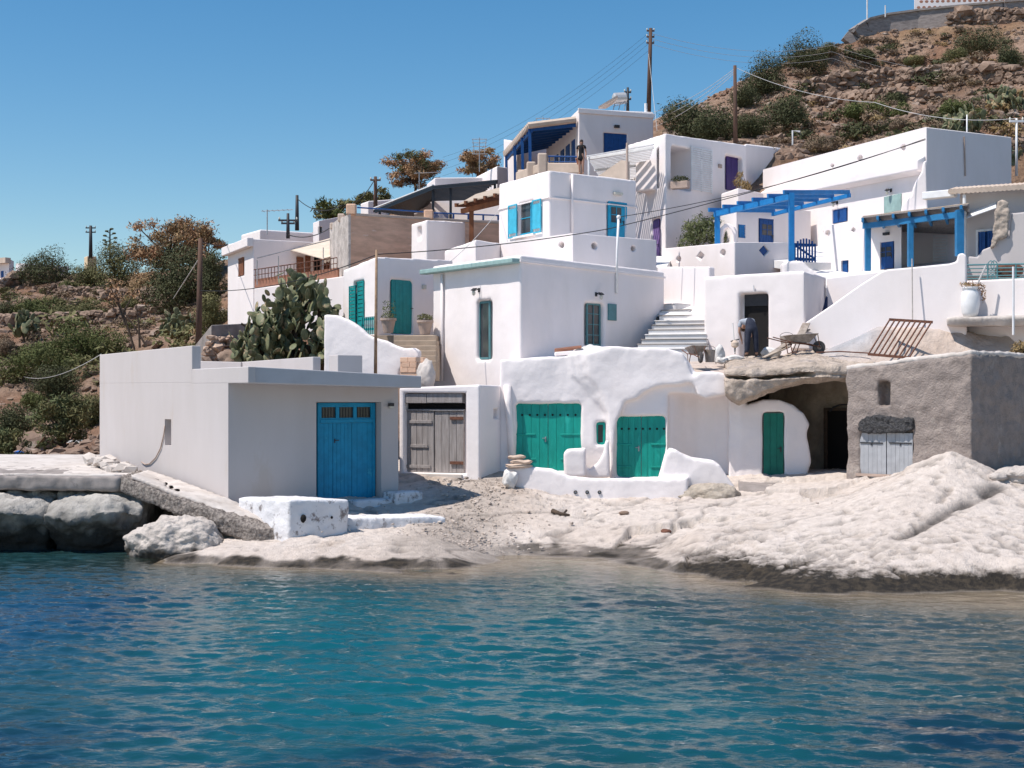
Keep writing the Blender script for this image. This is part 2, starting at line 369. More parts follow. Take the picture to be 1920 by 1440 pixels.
def boards(fr, u0, u1, z0, z1, w0, w1, n, gap=.008):
    mb = MB(); b = (u1-u0)/n
    for i in range(n): mb.lbox(fr, u0+i*b+gap/2, u0+(i+1)*b-gap/2, z0, z1, w0, w1+(i % 2)*.003)
    mb.lbox(fr, u0+.005, u1-.005, z0+.005, z1-.005, w0-.01, w0+.008)
    return mb
def door(h, i, r, m, rec=.25, n=5, fm=None, leaves=1, straps=0, handle='iron', fwid=.06, glass=None, transom=0, name='door', label=None, frame_on=True):
    """planked door set in the opening r of facade i"""
    fr = h.fr[i]; u0, u1, z0, z1 = fr.rect(r, -rec); w = -rec+.02; out = []
    if frame_on:
        mb = MB(); mb.lbox(fr, u0, u0+fwid, z0, z1, w, w+.07); mb.lbox(fr, u1-fwid, u1, z0, z1, w, w+.07); mb.lbox(fr, u0+fwid, u1-fwid, z1-fwid, z1, w, w+.068)
        h.part('door_frame', mb, fm or m, bevel=.006, seg=1); u0 += fwid; u1 -= fwid; z1 -= fwid
    L = (u1-u0)/leaves
    for k in range(leaves):
        a = u0+k*L+.004; b = a+L-.008
        d = boards(fr, a, b, z0+.02, z1-.01, w, w+.04, n)
        o = h.part(name, d, m)
        if label: o['label'] = label
        for t in range(straps):
            zz = z0+(z1-z0)*(.18+.36*t); sg = MB()
            ua, ub = (a+.02, a+L*.62) if k == 0 else (b-L*.62, b-.02)
            sg.lbox(fr, ua, ub, zz-.025, zz+.025, w+.04, w+.065); h.part('strap', sg, m, o, bevel=.006, seg=1)
        if handle and k == 0:
            mb = MB(); hu = b-.07 if leaves > 1 else (b-.08); hz = z0+(z1-z0)*.47
            mb.lbox(fr, hu-.02, hu+.02, hz-.08, hz+.08, w+.043, w+.055); mb.lbox(fr, hu-.10, hu+.01, hz+.02, hz+.04, w+.055, w+.09)
            h.part('handle', mb, handle, o)
        out.append(o)
        if glass:
            g0, g1, q0, q1 = glass; ga = a+(b-a)*g0; gb = a+(b-a)*g1; za = z0+(z1-z0)*q0; zb = z0+(z1-z0)*q1
            mb = MB(); mb.lbox(fr, ga, gb, za, zb, w+.035, w+.048); p = h.part('pane', mb, 'glass', o)
            mb = MB(); um = (ga+gb)/2; zm = (za+zb)/2
            mb.lbox(fr, um-.015, um+.015, za, zb, w+.048, w+.062); mb.lbox(fr, ga, um-.015, zm-.015, zm+.015, w+.048, w+.061); mb.lbox(fr, um+.015, gb, zm-.015, zm+.015, w+.048, w+.061)
            h.part('glazing_bar', mb, m, o)
    return out
def window(h, i, r, m, rec=.2, nx=2, nz=2, fw=.05, pane='glass', name='window', w=None):
    fr = h.fr[i]; u0, u1, z0, z1 = fr.rect(r, -rec); w = -rec+.02 if w is None else w; mb = MB()
    mb.lbox(fr, u0, u0+fw, z0, z1, w, w+.06); mb.lbox(fr, u1-fw, u1, z0, z1, w, w+.06)
    mb.lbox(fr, u0+fw, u1-fw, z1-fw, z1, w, w+.058); mb.lbox(fr, u0+fw, u1-fw, z0, z0+fw, w, w+.058)
    for k in range(1, nx): u = u0+(u1-u0)*k/nx; mb.lbox(fr, u-.015, u+.015, z0+fw, z1-fw, w, w+.05)
    for k in range(1, nz): z = z0+(z1-z0)*k/nz; mb.lbox(fr, u0+fw, u1-fw, z-.015, z+.015, w, w+.047)
    o = h.part(name, mb, m, bevel=.005, seg=1)
    mb = MB(); mb.lbox(fr, u0+fw*.6, u1-fw*.6, z0+fw*.6, z1-fw*.6, w+.005, w+.02); h.part('pane', mb, pane, o)
    return o
def shutter(h, i, r, m, w=.02, slats=9, t=.045, parent=None):
    fr = h.fr[i]; u0, u1, z0, z1 = fr.rect(r, w); mb = MB()
    e = .05; mb.lbox(fr, u0, u0+e, z0, z1, w, w+t); mb.lbox(fr, u1-e, u1, z0, z1, w, w+t); mb.lbox(fr, u0+e, u1-e, z0, z0+e, w, w+t-.002); mb.lbox(fr, u0+e, u1-e, z1-e, z1, w, w+t-.002)
    for k in range(slats):
        z = z0+e+(z1-z0-2*e)*(k+.5)/slats; mb.lbox(fr, u0+e, u1-e, z-.4*(z1-z0-2*e)/slats, z+.4*(z1-z0-2*e)/slats, w+.008, w+t-.012)
    return h.part('shutter', mb, m, parent)
def wall_lamp(h, i, px, py, flip=1, s=1.0, label=None):
    """bulkhead lantern on a short bracket"""
    fr = h.fr[i]; u, z = fr.uz(px, py); mb = MB()
    mb.lbox(fr, u-.05*s, u+.05*s, z-.07*s, z+.07*s, .0, .03); mb.tube([fr.pt(u, z, .03), fr.pt(u, z+.05*s, .14*s), fr.pt(u-.02*flip*s, z+.03*s, .22*s)], .022*s)
    mb.lathe(fr.pt(u-.02*flip*s, z-.06*s, .22*s), [(.02*s, .12*s), (.10*s, .06*s), (.10*s, .04*s), (.05*s, .03*s)], 12)
    o = h.part('wall_lamp', mb, 'iron')
    mb = MB(); mb.ball(fr.pt(u-.02*flip*s, z-.10*s, .22*s), (.062*s, .062*s, .09*s)); h.part('lamp_shade', mb, 'lampglass', o, smooth=True)
    return o
def boxpart(h, name, i, r, w0, w1, m, bevel=0, parent=None):
    fr = h.fr[i]; u0, u1, z0, z1 = fr.rect(r, (w0+w1)/2*0); mb = MB(); mb.lbox(fr, u0, u1, z0, z1, w0, w1)
    return h.part(name, mb, m, parent, bevel=bevel)
def pipe_on(h, i, px, y0, y1, r=.035, m='whitepaint', w=.05):
    fr = h.fr[i]; mb = MB(); mb.tube([fr.at(px, y0, w), fr.at(px, y1, w)], r, 8); return h.part('pipe', mb, m, smooth=True)
def fbm(p, oct=4): return noise.fractal(p, 1.0, 2.0, oct)
# ---------------------------------------------------------------- camera, sky, sun
cam = bpy.data.cameras.new('camera'); co = bpy.data.objects.new('camera', cam); COL.objects.link(co)
co.location = (0, 0, CZ); co.rotation_euler = (math.pi/2, 0, 0)
cam.sensor_width = 36; cam.lens = 50; cam.shift_y = (HY-720)/1920; cam.clip_end = 3000; cam.clip_start = .3
SC.camera = co
wd = bpy.data.worlds.new('World'); SC.world = wd; wd.use_nodes = True
bg = wd.node_tree.nodes['Background']; sky = wd.node_tree.nodes.new('ShaderNodeTexSky'); sky.sky_type = 'NISHITA'
sky.sun_disc = False; sky.sun_elevation = SUN_EL; sky.sun_rotation = math.atan2(SUN.x, SUN.y)
sky.air_density = 1.0; sky.dust_density = .3; sky.ozone_density = 1.2; sky.altitude = 0
hs = wd.node_tree.nodes.new('ShaderNodeHueSaturation'); hs.inputs['Saturation'].default_value = 1.40; hs.inputs['Hue'].default_value = .496; hs.inputs['Value'].default_value = .82
wd.node_tree.links.new(sky.outputs[0], hs.inputs['Color']); wd.node_tree.links.new(hs.outputs[0], bg.inputs[0]); bg.inputs[1].default_value = .114
sl = bpy.data.lights.new('sun', 'SUN'); so = bpy.data.objects.new('sun', sl); COL.objects.link(so)
sl.energy = 4.1; sl.angle = math.radians(.53); sl.color = (1, .93, .86)
so.rotation_euler = SUN.to_track_quat('Z', 'Y').to_euler(); so.location = SUN*60
SC.view_settings.view_transform = 'Standard'; SC.view_settings.look = 'None'; SC.view_settings.exposure = .42; SC.view_settings.gamma = 1
SC.cycles.max_bounces = 8; SC.cycles.diffuse_bounces = 4; SC.cycles.glossy_bounces = 3; SC.cycles.transparent_max_bounces = 16

# ---------------------------------------------------------------- terrain as height fields through surveyed points
class Surf:
    def __init__(s, pts, smooth=.0, sc=1.0):
        p = np.array(pts, float); s.x = p[:, :2]/sc; s.sc = sc; n = len(p)
        A = s.k(s.x, s.x)+np.eye(n)*smooth; Q = np.c_[np.ones(n), s.x]
        B = np.block([[A, Q], [Q.T, np.zeros((3, 3))]]); s.w = np.linalg.solve(B, np.r_[p[:, 2], 0, 0, 0])
    def k(s, a, b):
        d = np.sqrt(((a[:, None, :]-b[None])**2).sum(-1)+1e-9); return d
    def __call__(s, x, y):
        q = np.c_[np.ravel(x), np.ravel(y)]/s.sc; out = []
        for i in range(0, len(q), 20000):
            c = q[i:i+20000]; out.append(s.k(c, s.x)@s.w[:-3]+s.w[-3]+c@s.w[-2:])
        return np.concatenate(out).reshape(np.shape(x))
def vnoise(x, y, z=0.0, sc=1.0, oct=4):
    """value noise summed over octaves, vectorised"""
    x = np.asarray(x, float)/sc; y = np.asarray(y, float)/sc; z = np.asarray(z, float)/sc+np.zeros_like(x); tot = 0; amp = 1; nrm = 0
    tab = VT
    for o in range(oct):
        xi = np.floor(x).astype(int); yi = np.floor(y).astype(int); zi = np.floor(z).astype(int); fx = x-xi; fy = y-yi; fz = z-zi
        fx = fx*fx*(3-2*fx); fy = fy*fy*(3-2*fy); fz = fz*fz*(3-2*fz)
        def h(a, b, c): return tab[(tab2[(tab2[(a & 255)]+b) & 255]+c) & 255]
        c00 = h(xi, yi, zi)*(1-fx)+h(xi+1, yi, zi)*fx; c10 = h(xi, yi+1, zi)*(1-fx)+h(xi+1, yi+1, zi)*fx
        c01 = h(xi, yi, zi+1)*(1-fx)+h(xi+1, yi, zi+1)*fx; c11 = h(xi, yi+1, zi+1)*(1-fx)+h(xi+1, yi+1, zi+1)*fx
        tot = tot+amp*((c00*(1-fy)+c10*fy)*(1-fz)+(c01*(1-fy)+c11*fy)*fz); nrm += amp; amp *= .5; x = x*2.03+17; y = y*2.03+31; z = z*2.03+7
    return tot/nrm*2-1
_r = np.random.default_rng(5); VT = _r.random(256); tab2 = _r.permutation(256)
def grid(xs, ys):
    X, Y = np.meshgrid(xs, ys); n, m = X.shape; i = np.arange(n*m).reshape(n, m)
    f = np.stack([i[:-1, :-1], i[:-1, 1:], i[1:, 1:], i[1:, :-1]], -1).reshape(-1, 4); return X, Y, f
def wl(px, py): d = CZ*F/(py-HY); return ((px-CX)*d/F, d, 0)
def q3(px, py, d): p = P(px, py, d); return (p.x, p.y, p.z)
sp = [wl(*a) for a in [(300, 1057), (350, 1058), (400, 1060), (480, 1064), (560, 1066), (640, 1068), (700, 1071), (750, 1073), (800, 1076), (850, 1076), (900, 1060), (950, 1049), (1000, 1047), (1080, 1046), (1150, 1056), (1210, 1064),
      (1275, 1076), (1330, 1092), (1400, 1102), (1500, 1112), (1580, 1114), (1650, 1113), (1730, 1110), (1800, 1108), (1880, 1106), (1960, 1104)]]
sp += [q3(*a) for a in [(330, 1030, 34.4), (400, 1035, 33.6), (480, 1040, 33.2), (560, 1044, 33.0), (640, 1048, 32.9), (720, 1052, 32.6), (800, 1056, 32.4), (640, 1020, 33.9), (560, 1015, 34.5), (480, 1000, 35.2), (420, 960, 36.4),
      (640, 1000, 35.2), (750, 1004, 34.9), (750, 994, 35.8), (840, 984, 36.5), (760, 958, 38.7), (640, 962, 37.5), (428, 940, 37), (820, 1010, 34.6), (860, 1040, 33.6), (900, 1020, 35.6), (900, 1000, 36.8), (870, 950, 38.8), (900, 900, 41.3), (830, 890, 42.2),
      (1000, 1000, 36.8), (1000, 960, 38.3), (960, 915, 40.2), (1100, 948, 39.1), (1100, 1000, 36.6), (1200, 1000, 36.4), (1200, 950, 38.5), (1300, 940, 39.2), (1400, 936, 39.1), (1400, 908, 41.4), (1500, 910, 40.6), (1560, 927, 38.7), (1150, 1030, 35.3),
      (1240, 1040, 34.2), (1290, 1050, 32.1), (1340, 1066, 31.0), (1400, 1072, 30.35), (1500, 1072, 29.55), (1580, 1072, 29.3), (1650, 1066, 29.3), (1730, 1062, 29.35), (1800, 1058, 29.3), (1920, 1048, 29.2),
      (1300, 1010, 34), (1400, 1020, 32.6), (1400, 975, 35.8), (1480, 960, 36.3), (1550, 1000, 32.6), (1550, 950, 36), (1700, 1000, 31.6), (1700, 930, 34.2), (1700, 885, 36), (1750, 862, 36.2), (1785, 848, 36.3), (1840, 872, 36.2), (1650, 905, 36.8), (1605, 922, 37.7),
      (1900, 900, 36.2), (1900, 950, 33.6), (1900, 1000, 31.1), (1980, 900, 36.3), (1980, 1000, 31), (1800, 950, 33.3), (2060, 930, 36)]]
sp += [(-16, 36, -1.2), (-12, 36, -1.1), (-10, 36.2, -.9), (-30, 37, -1.2), (-12, 39.5, .9), (-16, 39.5, .9), (-30, 40, .9), (-14, 46, 1.3), (-9.5, 39.5, 1.0), (-9, 38, .8), (-30, 46, 1.3), (-9, 36.6, .1), (-8.5, 35.7, -.1),
       (-3, 46, 1.8), (5, 46, 1.8), (12, 46, 1.8), (16, 42, 2.2), (20, 38, 2.4), (21, 32, 1.3), (20, 27, -.1)]
sp += [(1, 33, -.22), (3, 32, -.10), (0, 34.5, -.14), (5, 30, -.07), (4, 31.2, -.05), (7, 28.4, -.06), (9, 27.3, -.02), (11, 27, .0), (9.5, 26.3, -.10), (12, 25.6, -.10), (5, 28.6, -.22), (2.5, 30.2, -.35), (7, 26.8, -.35), (10, 24.8, -.5), (13, 24.5, -.5),
       (7, 24.5, -1.3), (3, 27.6, -1.0), (0, 30.5, -.8), (-2, 32, -.5), (-4, 31, -.7), (-7, 33, -.6), (-11, 34, -1.6), (-18, 34, -1.9), (0, 26, -2), (-6, 27, -2.2), (-14, 28, -3), (12, 20, -2.2), (0, 18, -3.2), (-12, 18, -4), (0, 10, -5), (20, 10, -4), (-20, 10, -5)]
shore = Surf(sp, 1e-3)
def shore_z(x, y):
    z = shore(x, y)
    return z
xs = np.arange(-16, 17.5, .055); xs = np.concatenate([np.arange(-23, -16, .25), xs, np.arange(17.5, 21, .25)]); ys = np.concatenate([np.arange(11, 25, .5), np.arange(25, 42.5, .055), np.arange(42.5, 45.01, .15)])
X, Y, fq = grid(xs, ys); Z = shore_z(X, Y)
n1 = vnoise(X, Y, 0, 2.4, 4); n2 = vnoise(X, Y, 3, .55, 4); n3 = vnoise(X, Y, 9, .16, 3)
ridge = 1-np.abs(vnoise(X*.8+Y*.9, Y*.45-X*.5, 4, 1.3, 3))*2
land = np.clip((Z+.1)/.5, 0, 1)
path = np.exp(-(((X+1.5-(Y-36)*.13)/1.3)**2))*np.clip((Y-31)/3, 0, 1)      # gravel slipway between boathouse and rocks
rough = land*(1-.6*path)
pits = np.clip(vnoise(X, Y, 20, .38, 2)-.42, 0, 1)*.35
crack = np.clip(.055-np.abs(vnoise(X*.55, Y, 14, 1.7, 3)), 0, 1)*1.6*(vnoise(X, Y, 2, 3, 2) > -.1)
cr = np.random.default_rng(12); cp = np.c_[cr.uniform(-6, 16, 130), cr.uniform(28, 43, 130)]; co_ = cr.normal(0, .055, 130); ct = cr.normal(0, .035, (130, 2))
wx = X+.35*vnoise(X, Y, 50, 1.2, 3); wy = Y+.35*vnoise(X, Y, 51, 1.2, 3); d1 = np.full(X.shape, 9e9); d2 = d1.copy(); ci = np.zeros(X.shape, int)
for k_ in range(130):
    dd = np.hypot((wx-cp[k_, 0])*.8, (wy-cp[k_, 1])); near = dd < d1; d2 = np.where(near, d1, np.minimum(d2, dd)); ci = np.where(near, k_, ci); d1 = np.where(near, dd, d1)
dome = np.clip((X-4.5)/2, 0, 1)*np.clip((38-Y)/2, 0, 1); slabm = land*(1-.8*dome)*(1-np.clip(path*1.3, 0, 1))
slab_h = co_[ci]+ct[ci, 0]*(X-cp[ci, 0])+ct[ci, 1]*(Y-cp[ci, 1]); slab_c = np.clip(1-(d2-d1)/.09, 0, 1)*(vnoise(X, Y, 52, 1.5, 2) > -.15)
n4 = vnoise(X, Y, 19, .3, 3); grain = vnoise(X, Y, 33, .11, 2); streak = np.abs(vnoise(X*.5+Y*.35, Y*1.5, 44, .5, 3))
Z = Z+slabm*(slab_h-.06*slab_c); spot = np.clip(vnoise(X, Y, 71, .26, 2)-.45, 0, 1)*np.clip(vnoise(X, Y, 72, 2.2, 2)*2+.4, 0, 1); Z = Z-land*spot*.25+rough*(.012*n4+.020*grain-.018*streak*dome)
Z2 = Z+rough*(.09*n1*(1-.45*dome)+.020*n2+.022*n3-pits-crack)+(1-land)*.06*n1
pr = np.random.default_rng(77); pitm = np.zeros_like(X)
for _ in range(620):
    if pr.random() < .75: a_, b_ = pr.uniform(3.5, 13.5), pr.uniform(29.3, 37)
    else: a_, b_ = pr.uniform(-6, 6), pr.uniform(33, 39.5)
    if pr.random() < .3: a_, b_ = 6.5+pr.normal()*1.2, 31+pr.normal()*.8
    i0, i1 = np.searchsorted(ys, [b_-.3, b_+.3]); j0, j1 = np.searchsorted(xs, [a_-.3, a_+.3])
    if i1-i0 < 4 or j1-j0 < 4: continue
    rp_ = pr.lognormal(-2.75, .45); q_ = np.hypot((X[i0:i1, j0:j1]-a_)*pr.uniform(.6, 1), Y[i0:i1, j0:j1]-b_)/rp_; w_ = np.clip(1.25-q_, 0, 1)**.7; pitm[i0:i1, j0:j1] = np.maximum(pitm[i0:i1, j0:j1], w_)
pitm *= land; Z2 = Z2-.075*pitm
# dark groove running up the right dome, and the undercut wet lip
def seg(ax, ay, bx, by):
    t = np.clip(((X-ax)*(bx-ax)+(Y-ay)*(by-ay))/((bx-ax)**2+(by-ay)**2), 0, 1); return np.hypot(X-ax-t*(bx-ax), Y-ay-t*(by-ay))
ga = P(1770, 935, 34); gb = P(1870, 925, 34.6); gc = P(1690, 1010, 31.3)
gr = seg(gc.x, gc.y, P(1870, 920, 34.8).x, 34.8)
grm = np.exp(-(gr/.16)**2)*np.clip(n2*1.5+.8, 0, 1); Z2 = Z2-grm*.15
c_pale = np.array([.72, .635, .57]); c_warm = np.array([.60, .49, .41]); c_grav = np.array([.50, .43, .375]); c_wet = np.array([.055, .047, .035]); c_alg = np.array([.14, .105, .065]); c_shelf = np.array([.40, .335, .25]); c_grey = np.array([.50, .46, .43])
t = np.clip(n1*1.3+.35+.4*vnoise(X, Y, 7, 6, 2), 0, 1)[..., None]; col = c_pale*(1-t*.55)+c_warm*t*.55
right = np.clip((X-3.5)/3, 0, 1)[..., None]; col = col*(1-right*.7)+right*.7*(c_pale*1.03)*(1-.12*np.clip(n2, 0, 1)[..., None])
gm = np.clip(path*1.35+.25*n2-.22, 0, 1)[..., None]; col = col*(1-gm)+c_grav*(1+.25*n3[..., None])*gm
st = np.clip((vnoise(X, Y, 30, 1.1, 5)-.26)*4, 0, 1)[..., None]*.28; col = col*(1-st)+np.array([.36, .25, .16])*st
col = col*(1-np.clip(grm*1.3, 0, 1)[..., None]*.72)
col = col*(1-.42*pitm[..., None]); col = col*(1-.16*np.clip(-grain-n4*.6, 0, 1)[..., None]); col = col*(1-.5*(np.clip(spot*6, 0, 1)+slabm*slab_c*.5).clip(0, 1)[..., None]); pz = np.clip((pits*8+crack*14), 0, 1)[..., None]; col = col*(1-pz*.35)
wet = 0*np.clip((.30+.16*n2+.10*n1+.05*np.sin(X*2)-Z2)/.10, 0, 1)*np.clip((Z2+.02)/.05, 0, 1); wet = wet*(1-.55*np.clip(path*1.5*(Y > 33.5), 0, 1))
wet = wet[..., None]; wc = c_wet*(1-np.clip(n2*1.5, 0, .6)[..., None])+c_alg*np.clip(n2*1.5, 0, .6)[..., None]; col = col*(1-wet)+wc*wet
sub = np.clip((-Z2+.015)/.03, 0, 1)[..., None]; shelf = c_shelf*(1+.35*n2[..., None]); col = col*(1-sub)+shelf*sub
flat = np.clip(1-np.abs(Z2)/.05, 0, 1)[..., None]*(((X > 2.5) & (Y < 31.0))[..., None]); col = col*(1-flat*.6)+shelf*.95*flat*.6
M['shore'] = mat('shore_rock', (1, 1, 1), (.84, .83, .82), 5, .92, 1.0, 24, attr='Col', bd=.06, bump2=.30, bs2=5.5, c3=(.27, .23, .20), s3=7.5, t3=.665)
def wetband(m, z0, z1, dark, dark2, nsc=3.0, amp=.30, low=None, mask='Wet'):
    nt = m.node_tree; b = nt.nodes['Principled BSDF']; L = nt.links; src = b.inputs['Base Color'].links[0].from_socket
    g = nn(nt, 'ShaderNodeNewGeometry'); sx = nn(nt, 'ShaderNodeSeparateXYZ'); L.new(g.outputs['Position'], sx.inputs[0])
    nz = nn(nt, 'ShaderNodeTexNoise'); nz.inputs['Scale'].default_value = nsc; nz.inputs['Detail'].default_value = 9; nz.inputs['Roughness'].default_value = .68; L.new(g.outputs['Position'], nz.inputs['Vector'])
    n0 = nn(nt, 'ShaderNodeMath', operation='SUBTRACT'); L.new(nz.outputs['Fac'], n0.inputs[0]); n0.inputs[1].default_value = .5
    ad = nn(nt, 'ShaderNodeMath', operation='MULTIPLY_ADD'); ad.inputs[1].default_value = -amp*2; L.new(n0.outputs[0], ad.inputs[0]); L.new(sx.outputs['Z'], ad.inputs[2])
    r = nn(nt, 'ShaderNodeMapRange'); r.inputs[1].default_value = z0; r.inputs[2].default_value = z1; r.inputs[3].default_value = 1; r.inputs[4].default_value = 0; L.new(ad.outputs[0], r.inputs[0]); fac = r.outputs[0]
    if mask:
        at = nn(nt, 'ShaderNodeAttribute', attribute_name=mask); mu = nn(nt, 'ShaderNodeMath', operation='MULTIPLY'); L.new(fac, mu.inputs[0]); L.new(at.outputs['Fac'], mu.inputs[1]); fac = mu.outputs[0]
    n2_ = nn(nt, 'ShaderNodeTexNoise'); n2_.inputs['Scale'].default_value = 7; n2_.inputs['Detail'].default_value = 6; L.new(g.outputs['Position'], n2_.inputs['Vector'])
    r2_ = nn(nt, 'ShaderNodeMapRange'); r2_.inputs[1].default_value = .42; r2_.inputs[2].default_value = .62; L.new(n2_.outputs['Fac'], r2_.inputs[0])
    dk = nn(nt, 'ShaderNodeMix', data_type='RGBA'); dk.inputs[6].default_value = (*dark, 1); dk.inputs[7].default_value = (*dark2, 1); L.new(r2_.outputs[0], dk.inputs[0])
    mx = nn(nt, 'ShaderNodeMix', data_type='RGBA'); L.new(fac, mx.inputs[0]); L.new(src, mx.inputs[6]); L.new(dk.outputs[2], mx.inputs[7]); L.new(mx.outputs[2], b.inputs['Base Color'])
wetband(M['shore'], .25, .42, (.024, .02, .016), (.060, .047, .033))
g = fastmesh('shore_ground', np.stack([X, Y, Z2], -1).reshape(-1, 3), fq, 'shore', cols=np.clip(col, .01, 1).reshape(-1, 3), smooth=True); S(g)
wm = np.clip((Z2+.03)/.05, 0, 1)*(1-.75*np.clip(path*1.6, 0, 1)*(Y > 33.2))*np.maximum(np.clip((.20+.12*n2+.06*n4-Z2)/.05, 0, 1), np.clip((X-3.3)/1.5, 0, 1))*np.where(X > 3.9, 1.0, np.clip(.85+n2*.5, .6, 1)); g.data.attributes.new('Wet', 'FLOAT', 'POINT').data.foreach_set('value', wm.ravel().astype(np.float32))

# ---------------------------------------------------------------- water
xs = np.concatenate([-np.geomspace(420, 17.2, 26), np.arange(-17, 14.01, .06), np.geomspace(14.2, 420, 26)])
ys = np.concatenate([-np.geomspace(300, 1, 20), np.linspace(0, 11.5, 22), np.arange(12, 39.5, .06)])
X, Y, fq = grid(xs, ys)
inr = np.clip((X+17.5)/1.5, 0, 1)*np.clip((14.5-X)/1.5, 0, 1)*np.clip((Y-11.5)/1.5, 0, 1)
D = -shore_z(np.clip(X, -23, 21), np.clip(Y, 11, 45))
Zw = np.zeros_like(X); r2 = np.random.default_rng(3)
gust = 1+.45*vnoise(X*.6, Y*1.3, 2, 4, 3)
for i in range(84):
    lam = .19*(1.25/.19)**(r2.random()**1.5); th = math.radians(82+r2.normal()*27); k = 2*math.pi/lam
    ph = k*(X*math.cos(th)+Y*math.sin(th))+r2.random()*6.28+.9*vnoise(X, Y, i*3.7, 3.1, 2)
    s_ = np.sin(ph); Zw += .0030*lam**.66*(s_+.28*np.cos(2*ph))
print('slope', float(np.std(np.diff(Zw[40:300, 60:400], axis=0)/.06)), float(np.std(np.diff(Zw[40:300, 60:400], axis=1)/.06))); Zw = Zw*inr*gust*(.30+.70*np.clip(D/1.0, 0, 1))
# what lies under the surface: sand (turquoise), weed (navy), pale shelf
def blob(x0, y0, sx, sy): return np.exp(-((X-x0)/sx)**2-((Y-y0)/sy)**2)
wn = vnoise(X, Y*.8, 6, 3.2, 4); wn2 = vnoise(X*.7, Y*1.6, 16, 1.5, 4); wn3 = vnoise(X*.6, Y*1.8, 26, .6, 3)
sand = blob(-2.6, 22.5, 3.2, 5.5)+.6*blob(-4, 27, 3, 3)+.55*blob(-.5, 17.5, 2.6, 2.4)+.55*blob(2.4, 17.5, 1.6, 2.5)+.45*blob(5.4, 19.5, 1.6, 1.5)+.45*blob(1.2, 24, 1.5, 2)
weed = blob(-8.5, 25, 2.4, 4.5)+.9*blob(-6.2, 16, 2.0, 2.5)+1.0*blob(5.6, 16.2, 1.8, 1.6)+.9*blob(1.8, 26.6, 2.4, .7)+.7*blob(-1.2, 15.5, 1.8, .7)+.6*blob(7.5, 24.2, 2.5, .5)+.5*blob(3.5, 21.5, 2, 1.0)
sand = np.clip(sand+.28*wn+.16*wn2, 0, 1.1)[..., None]; weed = np.clip(weed*1.05+.7*wn2+.4*wn3-.22, 0, 1)[..., None]
base = np.array([.007, .040, .047]); c_s = np.array([.003, .083, .100]); c_w = np.array([.003, .012, .036]); c_g = np.array([.055, .065, .05])
wcol = base*(1-sand)+c_s*sand; wcol = wcol*(1-weed*.85)+c_w*weed*.85
deepl = np.clip(blob(-9.5, 24, 2.6, 6), 0, 1)[..., None]*.8; wcol = wcol*(1-deepl)+np.array([.002, .038, .088])*deepl
sh = np.exp(-np.clip(D, 0, 9)/.75)[..., None]; wcol = wcol*(1-sh)+c_g*sh
rr = np.clip((X-1)/5, 0, 1)*np.clip((Y-17)/6, 0, 1)*.55; rr = rr[..., None]; wcol = wcol*(1-rr)+np.array([.04, .065, .065])*rr  # greyer on the right: shallower water, and rock reflections put into the colour
alpha = 1-np.exp(-np.clip(D, 0, 9)*2.4); alpha = np.clip(alpha, 0, 1)
M['water'] = m = bpy.data.materials.new('sea_water'); m.use_nodes = True; nt = m.node_tree; nt.nodes.clear(); L = nt.links
at = nn(nt, 'ShaderNodeAttribute', attribute_name='Col'); aa = nn(nt, 'ShaderNodeAttribute', attribute_name='Depth')
geo = nn(nt, 'ShaderNodeNewGeometry'); mp = nn(nt, 'ShaderNodeMapping'); mp.inputs['Scale'].default_value = (.75, 1.5, 1); L.new(geo.outputs['Position'], mp.inputs[0])
nz = nn(nt, 'ShaderNodeTexNoise'); nz.inputs['Scale'].default_value = 8.5; nz.inputs['Detail'].default_value = 5; nz.inputs['Distortion'].default_value = .4; L.new(mp.outputs[0], nz.inputs['Vector'])
bp = nn(nt, 'ShaderNodeBump'); bp.inputs['Strength'].default_value = .30; bp.inputs['Distance'].default_value = .04; L.new(nz.outputs['Fac'], bp.inputs['Height'])
df = nn(nt, 'ShaderNodeBsdfDiffuse'); L.new(at.outputs['Color'], df.inputs['Color'])
tr = nn(nt, 'ShaderNodeBsdfTransparent'); gl = nn(nt, 'ShaderNodeBsdfGlossy'); gl.inputs['Roughness'].default_value = .035; L.new(bp.outputs[0], gl.inputs['Normal'])
fr_ = nn(nt, 'ShaderNodeFresnel'); fr_.inputs['IOR'].default_value = 1.33; L.new(bp.outputs[0], fr_.inputs['Normal'])
m1 = nn(nt, 'ShaderNodeMixShader'); L.new(aa.outputs['Fac'], m1.inputs[0]); L.new(tr.outputs[0], m1.inputs[1]); L.new(df.outputs[0], m1.inputs[2])
m2 = nn(nt, 'ShaderNodeMixShader'); L.new(fr_.outputs[0], m2.inputs[0]); L.new(m1.outputs[0], m2.inputs[1]); L.new(gl.outputs[0], m2.inputs[2])
om = nn(nt, 'ShaderNodeOutputMaterial'); fr_.inputs['IOR'].default_value = 1.58; L.new(m2.outputs[0], om.inputs[0])
wo = fastmesh('water', np.stack([X, Y, Zw], -1).reshape(-1, 3), fq, 'water', cols=np.clip(wcol, 0, 1).reshape(-1, 3), smooth=True); S(wo)
da = wo.data.attributes.new('Depth', 'FLOAT', 'POINT'); da.data.foreach_set('value', alpha.ravel().astype(np.float32))
sb = MB().box((0, -130, -9), 900, 340, 3).build('seabed', mat('deep_sand', (.05, .12, .12), None, 1, 1, 0)); S(sb)

